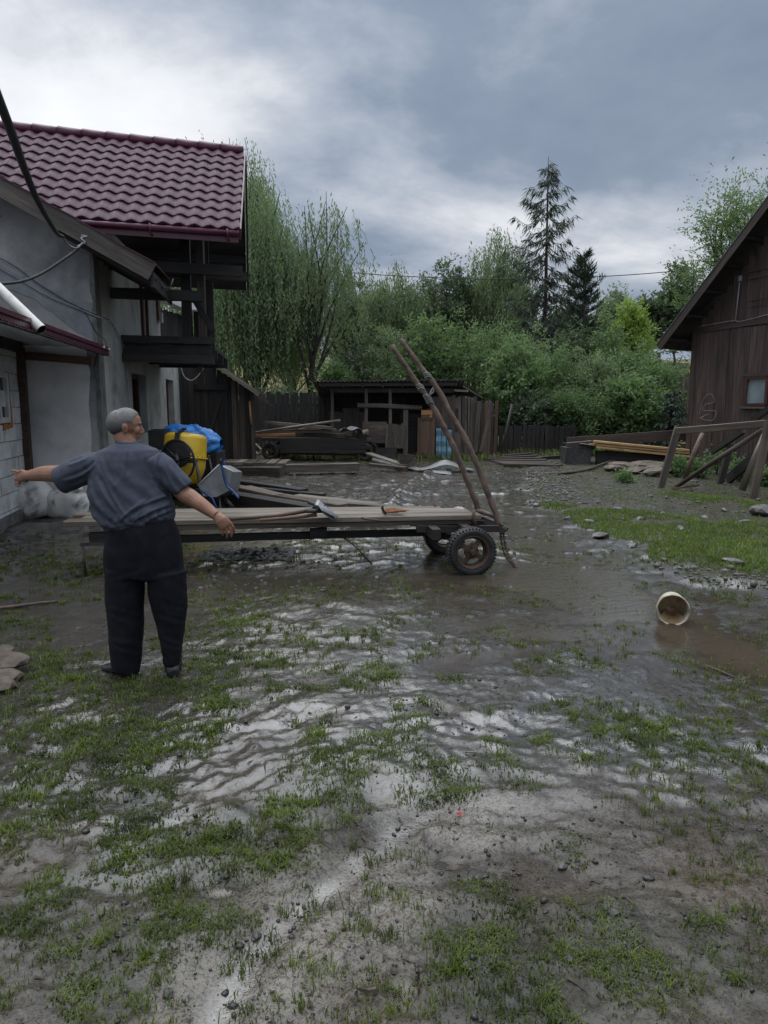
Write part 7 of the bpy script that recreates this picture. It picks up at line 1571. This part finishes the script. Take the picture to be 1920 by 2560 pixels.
# ---- trousers
P_ = MB()
loft(P_, rings([((270, 1314), (432, 1294), .150), ((265, 1340), (443, 1328), .158), ((261, 1372), (452, 1366), .162), ((260, 1408), (459, 1408), .155), ((263, 1440), (464, 1438), .138)]), 36)
loft(P_, rings([((262, 1418), (368, 1428), .13), ((266, 1470), (364, 1475), .112), ((269, 1520), (360, 1522), .102), ((272, 1580), (356, 1582), .092), ((276, 1630), (352, 1632), .086), ((279, 1658), (350, 1667), .082), ((284, 1672), (347, 1682), .074)]), 26)
loft(P_, rings([((367, 1428), (467, 1424), .13), ((371, 1480), (468, 1478), .112), ((380, 1522), (466, 1520), .100), ((393, 1562), (462, 1560), .088), ((402, 1602), (457, 1602), .080), ((408, 1636), (453, 1640), .072), ((410, 1656), (451, 1658), .066)]), 26)
tro = fuse(P_, 0.0065, 6, 'trousers')
wrinkle(tro, lambda c: (fbm(c[:, 0] * 6 + c[:, 2] * 2, c[:, 2] * 4 + c[:, 1] * 3, 21, 3) - 0.5) * 0.020 + ((1 - np.abs(2 * fbm(c[:, 0] * 7 + c[:, 2] * 1.5, c[:, 2] * 2.2 + c[:, 1] * 2, 33, 2) - 1)) ** 3 - 0.4) * 0.010 + (0.7 - np.abs(2 * fbm(c[:, 0] * 8 + 3, c[:, 2] * 14, 27, 2) - 1)) * 0.004 * sstep(0.75, 0.15, c[:, 2]))
wrinkle(tro, lambda c: folds(c, [(1060, 1240, 1250, 1170, 1), (760, 1250, 990, 1190, 1), (1050, 1400, 1280, 1470, 1.2), (1090, 1500, 1270, 1550, 1.2), (1080, 1440, 1270, 1500, 1), (760, 1500, 980, 1570, 1), (760, 1440, 990, 1490, .8), (1120, 1650, 1250, 1690, 1.2), (1120, 1700, 1250, 1730, 1.2), (780, 1720, 970, 1760, 1.2), (770, 1660, 970, 1690, 1), (880, 1250, 870, 1780, .8), (1170, 1230, 1190, 1650, .8), (1000, 1000, 1010, 1190, .9), (760, 930, 860, 1000, .8), (1180, 900, 1080, 980, .8)], 5.5, 0.0018))
mkobj('trousers', tro, MAT['trousers'], man)
# ---- boots
def bootm(shaft_px, heel, toe, w_):
    q = MB(); q.tube([mp(*shaft_px[0]), mp(*shaft_px[1]), heel + V(0, 0.03, 0.06)], [0.060, 0.058, 0.052], 16)
    d = (toe - heel); d.z = 0; L = d.length; d.normalize(); s_ = V(-d.y, d.x, 0); rs_ = []
    for t, hh2, ww in ((0.0, 0.060, 0.030), (0.06, 0.085, 0.042), (0.25, 0.095, 0.045), (0.5, 0.080, 0.048), (0.75, 0.060, 0.052), (0.92, 0.048, 0.042), (1.0, 0.035, 0.022)):
        c = heel + d * (L * t); c.z = heel.z + hh2 / 2; rs_.append((c, s_ * ww, V(0, 0, hh2 / 2)))
    loft(q, rs_, 20); me = fuse(q, 0.007, 3, 'boot'); wrinkle(me, lambda c: (fbm(c[:, 0] * 14, c[:, 2] * 22 + c[:, 1] * 9, 41, 2) - 0.5) * 0.008); return me
hl1 = gp(335, 1696); hl1.z = hz(hl1.x, hl1.y) - 0.004; hl1.y = 4.36
mkobj('boot', bootm([(318, 1640), (320, 1665)], hl1, hl1 + V(-0.25, 0.13, 0), 0.1), MAT['boot'], man)
hl2 = gp(432, 1699); hl2.z = hz(hl2.x, hl2.y) - 0.004; hl2.y = 4.33
mkobj('boot', bootm([(431, 1628), (432, 1665)], hl2, hl2 + V(-0.075, 0.27, 0), 0.1), MAT['boot'], man)
